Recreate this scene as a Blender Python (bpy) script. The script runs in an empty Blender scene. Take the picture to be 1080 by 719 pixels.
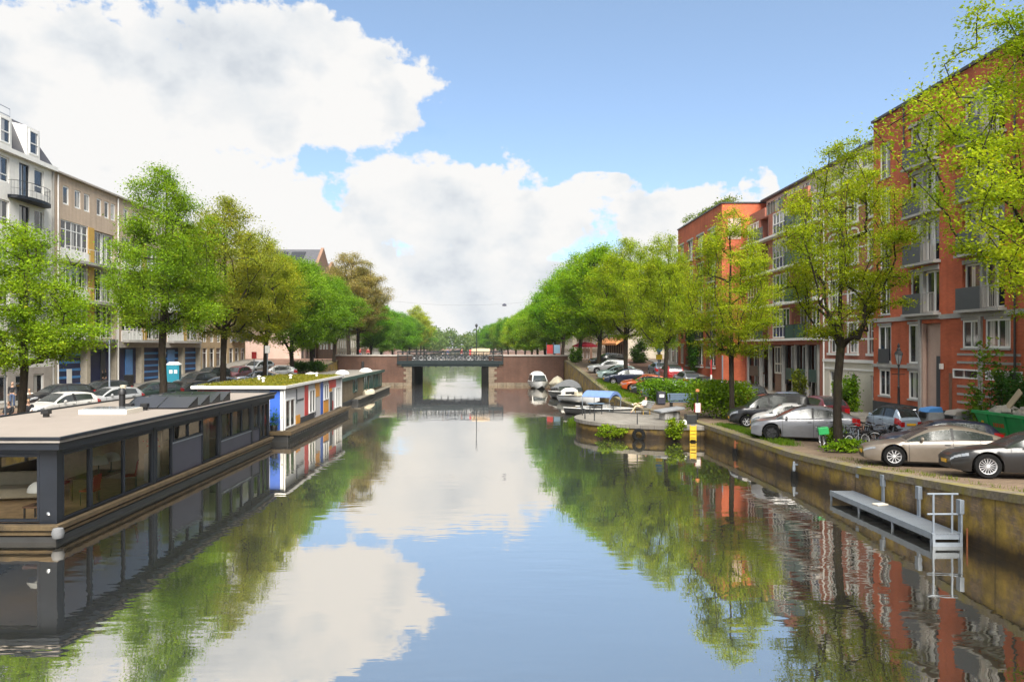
import bpy, math, random
import numpy as np
from mathutils import Vector, Matrix

scene = bpy.context.scene
COL = scene.collection
PI = math.pi
R = math.radians
F = 780.0                 # focal length in pixels of the 1080 px wide photograph
HX, HY, CZ = 515.0, 366.0, 5.4

def at(px, Y):            # world X of a thing seen at column px that stands at depth Y
    return (px - HX) * Y / F
def zat(py, Y):           # world Z at row py and depth Y
    return CZ + (HY - py) * Y / F

# ------------------------------------------------------------------ helpers
def link(o, parent=None):
    COL.objects.link(o)
    if parent is not None:
        o.parent = parent
    return o

def tag(o, label=None, cat=None, group=None, kind=None):
    if label: o['label'] = label
    if cat: o['category'] = cat
    if group: o['group'] = group
    if kind: o['kind'] = kind
    return o

def thing(name, label, cat, loc=(0, 0, 0), rz=0.0, group=None):
    o = bpy.data.objects.new(name, None)
    o.empty_display_size = 0.3
    COL.objects.link(o)
    o.location = loc
    o.rotation_euler = (0, 0, rz)
    return tag(o, label, cat, group)

KIDS = {}
def copy_tree(o, label=None, loc=None, rz=None, scale=None, color=None):
    kids = {}
    for ob in COL.objects:
        if ob.parent is not None:
            kids.setdefault(ob.parent.name, []).append(ob)
    def rec(src, par):
        c = src.copy()
        COL.objects.link(c)
        if par is not None:
            c.parent = par
        if color is not None and c.type == 'MESH' and c.get('tint'):
            c.color = color
        for k in kids.get(src.name, []):
            rec(k, c)
        return c
    r = rec(o, None)
    if label: r['label'] = label
    if loc is not None: r.location = loc
    if rz is not None: r.rotation_euler = (0, 0, rz)
    if scale is not None: r.scale = scale
    return r

class MB:
    def __init__(s):
        s.v = []; s.f = []; s.m = []
    def add(s, vs, fs, mi=0):
        b = len(s.v)
        s.v.extend([tuple(p) for p in vs])
        for f in fs:
            s.f.append([b + i for i in f]); s.m.append(mi)
        return s
    def box(s, x0, x1, y0, y1, z0, z1, mi=0):
        vs = [(x0,y0,z0),(x1,y0,z0),(x1,y1,z0),(x0,y1,z0),(x0,y0,z1),(x1,y0,z1),(x1,y1,z1),(x0,y1,z1)]
        return s.add(vs, [(0,3,2,1),(4,5,6,7),(0,1,5,4),(1,2,6,5),(2,3,7,6),(3,0,4,7)], mi)
    def obox(s, c, size, rot=(0,0,0), mi=0):
        from mathutils import Euler
        M = Euler(rot).to_matrix()
        hx, hy, hz = [q/2 for q in size]
        vs = []
        for z in (-hz, hz):
            for (x, y) in ((-hx,-hy),(hx,-hy),(hx,hy),(-hx,hy)):
                vs.append(tuple(M @ Vector((x,y,z)) + Vector(c)))
        return s.add(vs, [(0,3,2,1),(4,5,6,7),(0,1,5,4),(1,2,6,5),(2,3,7,6),(3,0,4,7)], mi)
    def quad(s, a, b, c, d, mi=0):
        return s.add([a,b,c,d], [(0,1,2,3)], mi)
    def bar(s, p0, p1, r0, n=6, r1=None, mi=0, cap=True):
        r1 = r0 if r1 is None else r1
        p0, p1 = Vector(p0), Vector(p1)
        d = p1 - p0
        if d.length < 1e-6: return s
        d.normalize()
        a = d.orthogonal().normalized(); b = d.cross(a)
        vs = []
        for (p, r) in ((p0, r0), (p1, r1)):
            for k in range(n):
                t = 2*PI*(k+.5)/n
                vs.append(p + a*math.cos(t)*r + b*math.sin(t)*r)
        fs = [(k, (k+1) % n, n+(k+1) % n, n+k) for k in range(n)]
        if cap:
            fs += [tuple(range(n-1, -1, -1)), tuple(range(n, 2*n))]
        return s.add(vs, fs, mi)
    def tube(s, pts, r, n=6, mi=0):
        pts = [Vector(p) for p in pts]
        rs = r if isinstance(r, (list, tuple)) else [r]*len(pts)
        vs = []; ref = None
        for i, p in enumerate(pts):
            d = (pts[min(i+1, len(pts)-1)] - pts[max(i-1, 0)])
            d.normalize()
            if ref is None:
                ref = d.orthogonal().normalized()
            a = (ref - d*ref.dot(d)); 
            if a.length < 1e-4: a = d.orthogonal()
            a.normalize(); ref = a
            b = d.cross(a)
            for k in range(n):
                t = 2*PI*k/n
                vs.append(p + a*math.cos(t)*rs[i] + b*math.sin(t)*rs[i])
        fs = []
        for i in range(len(pts)-1):
            for k in range(n):
                fs.append((i*n+k, i*n+(k+1) % n, (i+1)*n+(k+1) % n, (i+1)*n+k))
        fs += [tuple(range(n-1, -1, -1)), tuple(range((len(pts)-1)*n, len(pts)*n))]
        return s.add(vs, fs, mi)
    def lathe(s, prof, n=14, c=(0,0,0), mi=0, axis='z', a0=0.0, a1=2*PI):
        full = abs(a1-a0-2*PI) < 1e-6
        m = n if full else n+1
        vs = []
        for (r, h) in prof:
            for k in range(m):
                t = a0 + (a1-a0)*k/n
                x, y = r*math.cos(t), r*math.sin(t)
                if axis == 'z': q = (x, y, h)
                elif axis == 'y': q = (x, h, y)
                else: q = (h, x, y)
                vs.append((q[0]+c[0], q[1]+c[1], q[2]+c[2]))
        fs = []
        for i in range(len(prof)-1):
            for k in range(n):
                k2 = (k+1) % m
                fs.append((i*m+k, i*m+k2, (i+1)*m+k2, (i+1)*m+k))
        return s.add(vs, fs, mi)
    def prism(s, poly, z0, z1, mi=0):
        n = len(poly)
        vs = [(x, y, z0) for x, y in poly] + [(x, y, z1) for x, y in poly]
        fs = [tuple(range(n-1, -1, -1)), tuple(range(n, 2*n))]
        fs += [(k, (k+1) % n, n+(k+1) % n, n+k) for k in range(n)]
        return s.add(vs, fs, mi)
    def build(s, name, mats, parent=None, smooth=None, bevel=0, tint=None):
        me = bpy.data.meshes.new(name)
        me.from_pydata(s.v, [], s.f)
        if not isinstance(mats, (list, tuple)): mats = [mats]
        for m in mats: me.materials.append(m)
        if len(mats) > 1:
            me.polygons.foreach_set('material_index', s.m)
        if smooth is not None:
            me.polygons.foreach_set('use_smooth', [True]*len(me.polygons))
            try: me.set_sharp_from_angle(angle=R(smooth))
            except Exception: pass
        me.update()
        o = bpy.data.objects.new(name, me)
        link(o, parent)
        if tint is not None:
            o.color = tuple(tint)+(1,) if len(tint) == 3 else tint
            o['tint'] = 1
        if bevel:
            b = o.modifiers.new('bevel', 'BEVEL'); b.width = bevel; b.segments = 2
            b.limit_method = 'ANGLE'; b.angle_limit = R(40)
        return o

def mesh_np(name, verts, quads, mats, parent=None, smooth=False, tint=None):
    me = bpy.data.meshes.new(name)
    nv, nf = len(verts), len(quads)
    k = quads.shape[1]
    me.vertices.add(nv); me.loops.add(nf*k); me.polygons.add(nf)
    me.vertices.foreach_set('co', np.asarray(verts, np.float32).ravel())
    me.loops.foreach_set('vertex_index', np.asarray(quads, np.int32).ravel())
    me.polygons.foreach_set('loop_start', np.arange(0, nf*k, k, dtype=np.int32))
    me.polygons.foreach_set('loop_total', np.full(nf, k, np.int32))
    if smooth:
        me.polygons.foreach_set('use_smooth', np.ones(nf, bool))
    me.update(calc_edges=True)
    for m in (mats if isinstance(mats, (list, tuple)) else [mats]): me.materials.append(m)
    o = bpy.data.objects.new(name, me)
    link(o, parent)
    if tint is not None:
        o.color = tuple(tint)+(1,); o['tint'] = 1
    return o

# ------------------------------------------------------------------ materials
M = {}
def nmat(name):
    m = bpy.data.materials.new(name); m.use_nodes = True
    nt = m.node_tree; nt.nodes.clear()
    out = nt.nodes.new('ShaderNodeOutputMaterial')
    return m, nt, out
def N(nt, typ, **kw):
    n = nt.nodes.new(typ)
    for k, v in kw.items():
        if k.startswith('i_'):
            n.inputs[k[2:].replace('_', ' ')].default_value = v
        else:
            setattr(n, k, v)
    return n
def L(nt, a, b): nt.links.new(a, b)
def c4(c): return (c[0], c[1], c[2], 1.0)

def mixc(nt, fac, a, b, mode='MIX'):
    n = nt.nodes.new('ShaderNodeMix'); n.data_type = 'RGBA'; n.blend_type = mode
    if isinstance(fac, (int, float)): n.inputs[0].default_value = fac
    else: L(nt, fac, n.inputs[0])
    for i, q in ((6, a), (7, b)):
        if isinstance(q, (tuple, list)): n.inputs[i].default_value = c4(q)
        else: L(nt, q, n.inputs[i])
    return n.outputs[2]
def math_(nt, op, a, b=None, c=None, clamp=False):
    n = nt.nodes.new('ShaderNodeMath'); n.operation = op; n.use_clamp = clamp
    for i, q in enumerate((a, b, c)):
        if q is None: continue
        if isinstance(q, (int, float)): n.inputs[i].default_value = q
        else: L(nt, q, n.inputs[i])
    return n.outputs[0]
def noise(nt, scale, detail=4, rough=.55, vec=None, w=None):
    n = nt.nodes.new('ShaderNodeTexNoise')
    n.inputs['Scale'].default_value = scale; n.inputs['Detail'].default_value = detail
    n.inputs['Roughness'].default_value = rough
    if vec is not None: L(nt, vec, n.inputs['Vector'])
    return n.outputs['Fac']
def ramp(nt, fac, stops):
    n = nt.nodes.new('ShaderNodeValToRGB')
    el = n.color_ramp.elements
    while len(el) > 1: el.remove(el[0])
    el[0].position = stops[0][0]; el[0].color = c4(stops[0][1])
    for p, c in stops[1:]:
        e = el.new(p); e.color = c4(c)
    L(nt, fac, n.inputs[0])
    return n.outputs[0]
def bump(nt, h, strength=.3, dist=.02):
    n = nt.nodes.new('ShaderNodeBump')
    n.inputs['Strength'].default_value = strength; n.inputs['Distance'].default_value = dist
    L(nt, h, n.inputs['Height'])
    return n.outputs[0]
def coords(nt, kind='Object'):
    return nt.nodes.new('ShaderNodeTexCoord').outputs[kind]
def pb(nt, out, col, rough=.6, metal=0, spec=.5, coat=0, nrm=None):
    p = nt.nodes.new('ShaderNodeBsdfPrincipled')
    if isinstance(col, (tuple, list)): p.inputs['Base Color'].default_value = c4(col)
    else: L(nt, col, p.inputs['Base Color'])
    if isinstance(rough, (int, float)): p.inputs['Roughness'].default_value = rough
    else: L(nt, rough, p.inputs['Roughness'])
    p.inputs['Metallic'].default_value = metal
    p.inputs['Specular IOR Level'].default_value = spec
    if coat: p.inputs['Coat Weight'].default_value = coat; p.inputs['Coat Roughness'].default_value = .03
    if nrm is not None: L(nt, nrm, p.inputs['Normal'])
    if out is not None: L(nt, p.outputs[0], out.inputs['Surface'])
    return p

def plain(name, col, rough=.6, metal=0, var=.18, scale=3.0, bstr=.0, spec=.5, coat=0):
    if name in M: return M[name]
    m, nt, out = nmat(name)
    co = coords(nt)
    a = noise(nt, scale, 5, .6, co)
    b = noise(nt, scale*9, 3, .6, co)
    f = math_(nt, 'MULTIPLY_ADD', a, .65, math_(nt, 'MULTIPLY', b, .35))
    lo = tuple(c*(1-var*1.6) for c in col); hi = tuple(min(1, c*(1+var)) for c in col)
    c = ramp(nt, f, [(.3, lo), (.7, hi)])
    nr = bump(nt, b, bstr, .01) if bstr else None
    pb(nt, out, c, rough, metal, spec, coat, nr)
    M[name] = m
    return m

def brick(name, c1, c2, mortar, bw=.22, bh=.065, rough=.85, mort=.01, var=.3):
    m, nt, out = nmat(name)
    co = coords(nt)
    sp = nt.nodes.new('ShaderNodeSeparateXYZ'); L(nt, co, sp.inputs[0])
    cb = nt.nodes.new('ShaderNodeCombineXYZ')
    L(nt, math_(nt, 'ADD', sp.outputs[0], sp.outputs[1]), cb.inputs[0]); L(nt, sp.outputs[2], cb.inputs[1])
    b = nt.nodes.new('ShaderNodeTexBrick')
    b.inputs['Scale'].default_value = 1.0
    b.inputs['Brick Width'].default_value = bw; b.inputs['Row Height'].default_value = bh
    b.inputs['Mortar Size'].default_value = mort
    b.inputs['Color1'].default_value = c4(c1); b.inputs['Color2'].default_value = c4(c2); b.inputs['Mortar'].default_value = c4(mortar)
    L(nt, cb.outputs[0], b.inputs['Vector'])
    g = noise(nt, .35, 5, .65, co)
    c = mixc(nt, 1.0, b.outputs['Color'], ramp(nt, g, [(.3, (1-var,)*3), (.7, (1+var*.4,)*3)]), 'MULTIPLY')
    st = nt.nodes.new('ShaderNodeMapping'); st.inputs['Scale'].default_value = (2.5, 2.5, .12); L(nt, co, st.inputs[0])
    s2 = noise(nt, 1.0, 4, .6, st.outputs[0])
    c = mixc(nt, 1.0, c, ramp(nt, s2, [(.35, (.86, .85, .84)), (.55, (1, 1, 1))]), 'MULTIPLY')
    pb(nt, out, c, rough, 0, .3, 0, bump(nt, b.outputs['Fac'], -.25, .01))
    M[name] = m
    return m

def paving(name, c1, c2, mortar, bw=.2, bh=.1, rough=.85):
    m, nt, out = nmat(name)
    co = coords(nt)
    b = nt.nodes.new('ShaderNodeTexBrick')
    b.inputs['Scale'].default_value = 1.0
    b.inputs['Brick Width'].default_value = bw; b.inputs['Row Height'].default_value = bh
    b.inputs['Mortar Size'].default_value = .008
    b.inputs['Color1'].default_value = c4(c1); b.inputs['Color2'].default_value = c4(c2); b.inputs['Mortar'].default_value = c4(mortar)
    L(nt, co, b.inputs['Vector'])
    g = noise(nt, .5, 6, .65, co); g2 = noise(nt, 6, 4, .7, co)
    c = mixc(nt, 1.0, b.outputs['Color'], ramp(nt, g, [(.3, (.6, .58, .55)), (.7, (1.2, 1.2, 1.18))]), 'MULTIPLY')
    c = mixc(nt, ramp(nt, g2, [(.55, (0, 0, 0)), (.75, (.5, .5, .5))]), c, (.10, .085, .05))
    pb(nt, out, c, rough, 0, .3, 0, bump(nt, b.outputs['Fac'], -.3, .01))
    M[name] = m
    return m

def make_materials():
    # car paint: colour from the object
    m, nt, out = nmat('car_paint'); M['paint'] = m
    oi = nt.nodes.new('ShaderNodeObjectInfo')
    co = coords(nt)
    d = noise(nt, 4, 4, .6, co)
    c = mixc(nt, 1.0, oi.outputs['Color'], ramp(nt, d, [(.3, (.86, .85, .83)), (.7, (1, 1, 1))]), 'MULTIPLY')
    p = pb(nt, out, c, .3, .2, .45, .55)
    # leaves: colour from the object times a random value per leaf
    for nm, tr in (('leaf', .48), ('leaf_dense', .4)):
        m, nt, out = nmat(nm); M[nm] = m
        oi = nt.nodes.new('ShaderNodeObjectInfo'); ge = nt.nodes.new('ShaderNodeNewGeometry')
        cl = noise(nt, .55, 3, .6, coords(nt))
        rc = ramp(nt, ge.outputs['Random Per Island'], [(0, (.62, .7, .62)), (.45, (.92, .97, .92)), (.8, (1.1, 1.07, 1.0)), (.95, (1.1, 1.12, .9)), (.98, (1.35, .95, .75))])
        c = mixc(nt, 1.0, oi.outputs['Color'], rc, 'MULTIPLY')
        c = mixc(nt, 1.0, c, ramp(nt, cl, [(.35, (.78, .86, .8)), (.65, (1.2, 1.1, 1.0))]), 'MULTIPLY')
        di = nt.nodes.new('ShaderNodeBsdfDiffuse'); L(nt, c, di.inputs[0])
        tl = nt.nodes.new('ShaderNodeBsdfTranslucent'); L(nt, mixc(nt, 1.0, c, (1.05, 1.1, .6), 'MULTIPLY'), tl.inputs[0])
        mx = nt.nodes.new('ShaderNodeMixShader'); mx.inputs[0].default_value = tr
        L(nt, di.outputs[0], mx.inputs[1]); L(nt, tl.outputs[0], mx.inputs[2]); L(nt, mx.outputs[0], out.inputs['Surface'])
    # bark with moss
    m, nt, out = nmat('bark'); M['bark'] = m
    co = coords(nt)
    mp = nt.nodes.new('ShaderNodeMapping'); mp.inputs['Scale'].default_value = (6, 6, 1.4); L(nt, co, mp.inputs[0])
    n1 = noise(nt, 3, 6, .7, mp.outputs[0]); n2 = noise(nt, .8, 4, .6, co)
    c = ramp(nt, n1, [(.3, (.010, .008, .006)), (.7, (.045, .034, .024))])
    c = mixc(nt, ramp(nt, n2, [(.5, (0, 0, 0)), (.68, (.6, .6, .6))]), c, (.05, .055, .014))
    pb(nt, out, c, .95, 0, .2, 0, bump(nt, n1, .7, .03))
    # water
    m, nt, out = nmat('canal_water'); M['water'] = m
    co = coords(nt)
    mp = nt.nodes.new('ShaderNodeMapping'); mp.inputs['Scale'].default_value = (.55, 1.6, 1); L(nt, co, mp.inputs[0])
    n1 = noise(nt, 1.1, 2, .5, mp.outputs[0]); n2 = noise(nt, .16, 2, .5, co); n3 = noise(nt, 3.2, 2, .5, mp.outputs[0])
    calm = ramp(nt, n2, [(.42, (.12, .12, .12)), (.66, (1, 1, 1))])
    h = math_(nt, 'ADD', math_(nt, 'MULTIPLY', n1, calm), math_(nt, 'MULTIPLY', math_(nt, 'MULTIPLY', n3, .22), calm))
    bp = bump(nt, h, .085, .10)
    di = nt.nodes.new('ShaderNodeBsdfDiffuse'); di.inputs[0].default_value = (.008, .009, .005, 1)
    gl = nt.nodes.new('ShaderNodeBsdfGlossy'); gl.inputs['Roughness'].default_value = .012; gl.inputs['Color'].default_value = (1.0, .945, .86, 1)
    L(nt, bp, gl.inputs['Normal'])
    g2 = nt.nodes.new('ShaderNodeBsdfGlossy'); g2.inputs['Roughness'].default_value = .30; g2.inputs['Color'].default_value = (1, .97, .93, 1)
    gm = nt.nodes.new('ShaderNodeMixShader'); gm.inputs[0].default_value = .10; L(nt, gl.outputs[0], gm.inputs[1]); L(nt, g2.outputs[0], gm.inputs[2]); gl = gm
    fr = nt.nodes.new('ShaderNodeFresnel'); fr.inputs['IOR'].default_value = 1.33; L(nt, bp, fr.inputs['Normal'])
    fac = math_(nt, 'MULTIPLY_ADD', math_(nt, 'POWER', fr.outputs[0], .5), .26, .73, clamp=True)
    mx = nt.nodes.new('ShaderNodeMixShader'); L(nt, fac, mx.inputs[0])
    L(nt, di.outputs[0], mx.inputs[1]); L(nt, gl.outputs[0], mx.inputs[2]); L(nt, mx.outputs[0], out.inputs['Surface'])
    # building glass: opaque, random curtains
    m, nt, out = nmat('window_glass'); M['pane'] = m
    oi = nt.nodes.new('ShaderNodeObjectInfo'); co = coords(nt)
    wv = nt.nodes.new('ShaderNodeTexWave'); wv.inputs['Scale'].default_value = 2.2; wv.inputs['Distortion'].default_value = 1.5; L(nt, co, wv.inputs[0])
    cur = mixc(nt, wv.outputs['Fac'], (.30, .29, .27), (.5, .49, .46))
    sp = nt.nodes.new('ShaderNodeSeparateXYZ'); L(nt, co, sp.inputs[0])
    edge = math_(nt, 'LESS_THAN', math_(nt, 'FRACT', math_(nt, 'MULTIPLY_ADD', sp.outputs[0], .9, oi.outputs['Random'])), math_(nt, 'MULTIPLY', oi.outputs['Random'], .45))
    c = mixc(nt, edge, (.018, .02, .022), cur)
    pb(nt, out, c, .04, 0, .9)
    # clear glass for the boats
    m, nt, out = nmat('clear_glass'); M['glass'] = m
    tr = nt.nodes.new('ShaderNodeBsdfTransparent'); tr.inputs[0].default_value = (.93, .95, .94, 1)
    gl = nt.nodes.new('ShaderNodeBsdfGlossy'); gl.inputs['Roughness'].default_value = .01
    lw = nt.nodes.new('ShaderNodeFresnel'); lw.inputs[0].default_value = 1.6
    mx = nt.nodes.new('ShaderNodeMixShader'); L(nt, lw.outputs[0], mx.inputs[0])
    L(nt, tr.outputs[0], mx.inputs[1]); L(nt, gl.outputs[0], mx.inputs[2]); L(nt, mx.outputs[0], out.inputs['Surface'])
    # quay masonry with moss and a wet band
    m, nt, out = nmat('quay_masonry'); M['quay'] = m
    co = coords(nt)
    sp = nt.nodes.new('ShaderNodeSeparateXYZ'); L(nt, co, sp.inputs[0])
    cb = nt.nodes.new('ShaderNodeCombineXYZ'); L(nt, math_(nt, 'ADD', sp.outputs[0], sp.outputs[1]), cb.inputs[0]); L(nt, sp.outputs[2], cb.inputs[1])
    b = nt.nodes.new('ShaderNodeTexBrick'); b.inputs['Scale'].default_value = 1
    b.inputs['Brick Width'].default_value = .22; b.inputs['Row Height'].default_value = .07; b.inputs['Mortar Size'].default_value = .012
    b.inputs['Color1'].default_value = (.24, .16, .10, 1); b.inputs['Color2'].default_value = (.16, .11, .07, 1); b.inputs['Mortar'].default_value = (.15, .12, .085, 1)
    L(nt, cb.outputs[0], b.inputs['Vector'])
    g = noise(nt, 1.1, 6, .7, co); g2 = noise(nt, .7, 5, .65, cb.outputs[0])
    c = mixc(nt, ramp(nt, g, [(.42, (0, 0, 0)), (.56, (.85, .85, .85))]), b.outputs['Color'], (.30, .205, .035))
    c = mixc(nt, ramp(nt, g2, [(.5, (0, 0, 0)), (.7, (.8, .8, .8))]), c, (.05, .038, .024))
    sm = nt.nodes.new('ShaderNodeMapping'); sm.inputs['Scale'].default_value = (1.7, 1.7, 1.1); L(nt, co, sm.inputs[0])
    g3 = noise(nt, 1.3, 6, .7, sm.outputs[0])
    c = mixc(nt, 1.0, c, ramp(nt, g3, [(.36, (.6, .57, .53)), (.5, (1, 1, 1)), (.66, (1.3, 1.25, 1.15))]), 'MULTIPLY')
    jo = math_(nt, 'LESS_THAN', math_(nt, 'FRACT', math_(nt, 'MULTIPLY', math_(nt, 'ADD', sp.outputs[0], sp.outputs[1]), .31)), .018)
    c = mixc(nt, math_(nt, 'MULTIPLY', jo, .45), c, (.025, .02, .014))
    wet = ramp(nt, math_(nt, 'ADD', sp.outputs[2], math_(nt, 'MULTIPLY', math_(nt, 'SUBTRACT', g, .5), .35)), [(.24, (.14, .125, .10)), (.44, (.7, .67, .6)), (.7, (1.1, 1.1, 1.05))])
    c = mixc(nt, 1.0, c, wet, 'MULTIPLY')
    pb(nt, out, c, .8, 0, .3, 0, bump(nt, math_(nt, 'ADD', b.outputs['Fac'], g), -.4, .02))
    # kerb stone with lichen
    m, nt, out = nmat('kerb_stone'); M['kerb'] = m
    co = coords(nt)
    g = noise(nt, 1.4, 6, .7, co); g2 = noise(nt, 9, 4, .7, co)
    c = ramp(nt, g2, [(.3, (.10, .083, .06)), (.7, (.23, .195, .14))])
    c = mixc(nt, ramp(nt, g, [(.45, (0, 0, 0)), (.62, (.9, .9, .9))]), c, (.2, .17, .035))
    pb(nt, out, c, .9, 0, .3, 0, bump(nt, g2, .5, .02))
    # green sedum roof
    m, nt, out = nmat('sedum_roof'); M['sedum'] = m
    co = coords(nt)
    g = noise(nt, 1.3, 6, .7, co); g2 = noise(nt, 14, 4, .7, co)
    c = ramp(nt, math_(nt, 'MULTIPLY_ADD', g, .6, math_(nt, 'MULTIPLY', g2, .4)), [(.35, (.075, .08, .012)), (.5, (.17, .16, .03)), (.65, (.26, .2, .05))])
    pb(nt, out, c, .95, 0, .1, 0, bump(nt, g2, 1.0, .05))
    # solar panel
    m, nt, out = nmat('solar_cell'); M['solar'] = m
    pb(nt, out, (.012, .014, .02), .12, 0, .6)
    P = plain
    P('asphalt', (.075, .072, .07), .9, 0, .3, 2, .3)
    P('earth', (.07, .06, .03), .95, 0, .4, .6, .4)
    P('white', (.74, .73, .70), .55, 0, .07, 1.5)
    P('white_frame', (.75, .75, .73), .4, 0, .05, 2)
    P('cream', (.62, .57, .48), .7, 0, .1, .8)
    P('plaster_white', (.74, .72, .68), .8, 0, .12, .5, .1)
    P('concrete', (.33, .32, .30), .85, 0, .18, .8, .2)
    P('light_concrete', (.36, .325, .29), .85, 0, .18, 1.2, .2)
    P('old_stone', (.17, .135, .095), .9, 0, .35, 1.2, .3)
    P('stone_light', (.42, .37, .29), .85, 0, .25, .8, .2)
    P('dark_plinth', (.045, .045, .048), .7, 0, .3, 1)
    P('black', (.012, .012, .013), .5, 0, .2, 3)
    P('rubber', (.009, .009, .009), .9, 0, .25, 6, .1, .15)
    P('dark_metal', (.035, .038, .04), .45, .3, .2, 3)
    P('anthracite', (.008, .011, .017), .5, 0, .2, 1.5, 0, .3)
    P('blue_grey', (.022, .03, .045), .5, 0, .15, 1.5, 0, .3)
    P('panel_grey', (.045, .047, .068), .5, 0, .15, 1, 0, .3)
    P('galv', (.23, .265, .31), .5, .4, .14, 5)
    P('chrome', (.62, .63, .65), .18, 1, .05, 3)
    P('alloy', (.66, .66, .67), .3, .3, .05, 3)
    P('alloy_dark', (.06, .06, .065), .35, .6, .1, 3)
    P('timber', (.085, .058, .026), .85, 0, .45, 2.5, .3)
    P('timber_grey', (.19, .165, .12), .85, 0, .3, 2, .3)
    P('hull_black', (.016, .017, .018), .5, 0, .3, 2)
    P('roof_cream', (.24, .205, .175), .9, 0, .07, .6, .05)
    P('gravel_roof', (.22, .2, .17), .95, 0, .25, 3, .4)
    P('slate', (.075, .075, .085), .6, 0, .2, 3, .2)
    P('red_panel', (.55, .05, .045), .5, 0, .06)
    P('blue_panel', (.035, .11, .46), .45, 0, .06)
    P('orange_panel', (.72, .32, .04), .5, 0, .06)
    P('white_panel', (.58, .58, .60), .45, 0, .05)
    P('dark_panel', (.045, .05, .06), .5, 0, .1)
    P('ochre', (.50, .30, .05), .6, 0, .1)
    P('navy', (.014, .02, .075), .45, 0, .15, 1)
    P('stripe_blue', (.06, .22, .52), .5, 0, .08)
    P('poster_blue', (.08, .22, .5), .4, 0, .1)
    P('teal', (.01, .21, .30), .45, 0, .1)
    P('skip_green', (.018, .33, .085), .5, 0, .2, 1.5)
    P('yellow', (.72, .48, .02), .5, 0, .08)
    P('plate_yellow', (.75, .42, .02), .5, 0, .05)
    P('orange_text', (.6, .1, .02), .6, 0, .1)
    P('red', (.42, .02, .02), .5, 0, .1)
    P('red_lamp', (.35, .01, .012), .2, 0, .05, 2, 0, .6, .5)
    P('clear_lamp', (.30, .32, .34), .12, .3, .1, 8, 0, .7, .5)
    P('blue_bench', (.09, .14, .2), .6, 0, .12)
    P('blue_canvas', (.12, .2, .42), .85, 0, .12)
    P('grey_canvas', (.16, .165, .17), .9, 0, .15)
    P('white_canvas', (.72, .71, .68), .85, 0, .08)
    P('cream_canvas', (.56, .5, .37), .85, 0, .12)
    P('gelcoat', (.74, .73, .71), .25, 0, .06)
    P('wood_warm', (.50, .33, .18), .6, 0, .25)
    P('wood_deck', (.18, .09, .055), .7, 0, .25)
    P('awning_orange', (.62, .25, .09), .85, 0, .1)
    P('awning_red', (.40, .01, .03), .85, 0, .1)
    P('pinkish', (.46, .33, .27), .8, 0, .1, .8)
    P('green_dark', (.022, .07, .06), .4, 0, .15)
    P('pier_black', (.010, .010, .009), .95, 0, .3, 1, 0, .08)
    P('bridge_green', (.012, .019, .021), .7, 0, .2, 3, 0, .2)
    P('stone_grey', (.24, .25, .26), .85, 0, .2, 3, .3)
    P('skin', (.42, .25, .17), .6, 0, .06)
    P('hair_brown', (.06, .032, .016), .8, 0, .2)
    P('hair_fair', (.3, .19, .09), .8, 0, .2)
    P('denim', (.05, .075, .14), .85, 0, .15)
    P('cloth_black', (.014, .014, .017), .85, 0, .2)
    P('cloth_white', (.66, .62, .54), .85, 0, .06)
    P('cloth_beige', (.52, .42, .28), .85, 0, .08)
    P('cloth_red', (.32, .04, .04), .85, 0, .1)
    P('cloth_blue', (.06, .1, .24), .85, 0, .1)
    P('cloth_grey', (.18, .18, .19), .85, 0, .1)
    P('rubble', (.48, .44, .38), .9, 0, .25, 5)
    P('lampshade', (.70, .68, .64), .5, 0, .04)
    P('rust', (.24, .075, .025), .85, 0, .35, 4)
    P('tan_tarp', (.40, .30, .2), .85, 0, .12)
    P('interior', (.62, .48, .34), .8, 0, .2, .8)
    brick('brick_red', (.60, .14, .058), (.49, .105, .044), (.34, .11, .06), var=.34)
    brick('brick_red_white', (.48, .135, .08), (.38, .105, .063), (.36, .22, .17), var=.2)
    brick('brick_tan', (.55, .42, .31), (.49, .365, .27), (.5, .42, .34), var=.15)
    brick('brick_brown', (.26, .14, .085), (.2, .105, .065), (.25, .18, .14), var=.2)
    brick('brick_ochre', (.42, .30, .17), (.36, .25, .13), (.4, .32, .22), var=.15)
    brick('brick_bridge', (.125, .058, .038), (.085, .042, .03), (.10, .065, .048), var=.35)
    brick('brick_grey', (.34, .31, .27), (.28, .26, .22), (.35, .33, .3), var=.2)
    paving('paver_brown', (.24, .17, .115), (.17, .12, .085), (.10, .08, .06))
    paving('paver_red', (.22, .12, .085), (.16, .09, .065), (.10, .075, .06))
    paving('paver_grey', (.24, .225, .2), (.2, .185, .165), (.12, .11, .1), .3, .3)
    brick('timber_boards', (.23, .18, .115), (.19, .15, .095), (.09, .07, .05), 4.0, .14, .8, .008)
make_materials()
# ------------------------------------------------------------------ heights
def ip(x, pts):
    xs = [p[0] for p in pts]; ys = [p[1] for p in pts]
    return float(np.interp(x, xs, ys))
GRP = [(-30, 4.0), (4, 3.2), (12, 2.3), (20, 1.57), (26, 1.17), (31, .95), (58, .92), (66, 1.25), (75, 1.85), (88, 2.7), (102, 3.55), (118, 3.55), (135, 2.4), (160, 1.5), (2000, 1.3)]
GLP = [(-30, 4.0), (4, 3.2), (12, 2.4), (20, 1.7), (28, 1.3), (60, 1.4), (75, 1.85), (90, 2.7), (102, 3.55), (118, 3.55), (135, 2.4), (160, 1.5), (2000, 1.3)]
QRP = [(-30, 13.6), (12, 13.4), (20, 13.1), (26, 12.85), (31, 12.72), (43, 12.45), (52, 11.5), (60, 10.9), (72, 10.7), (104, 10.7), (118, 10.7), (200, 8.5), (300, 3), (420, -6), (2000, -40)]
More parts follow.
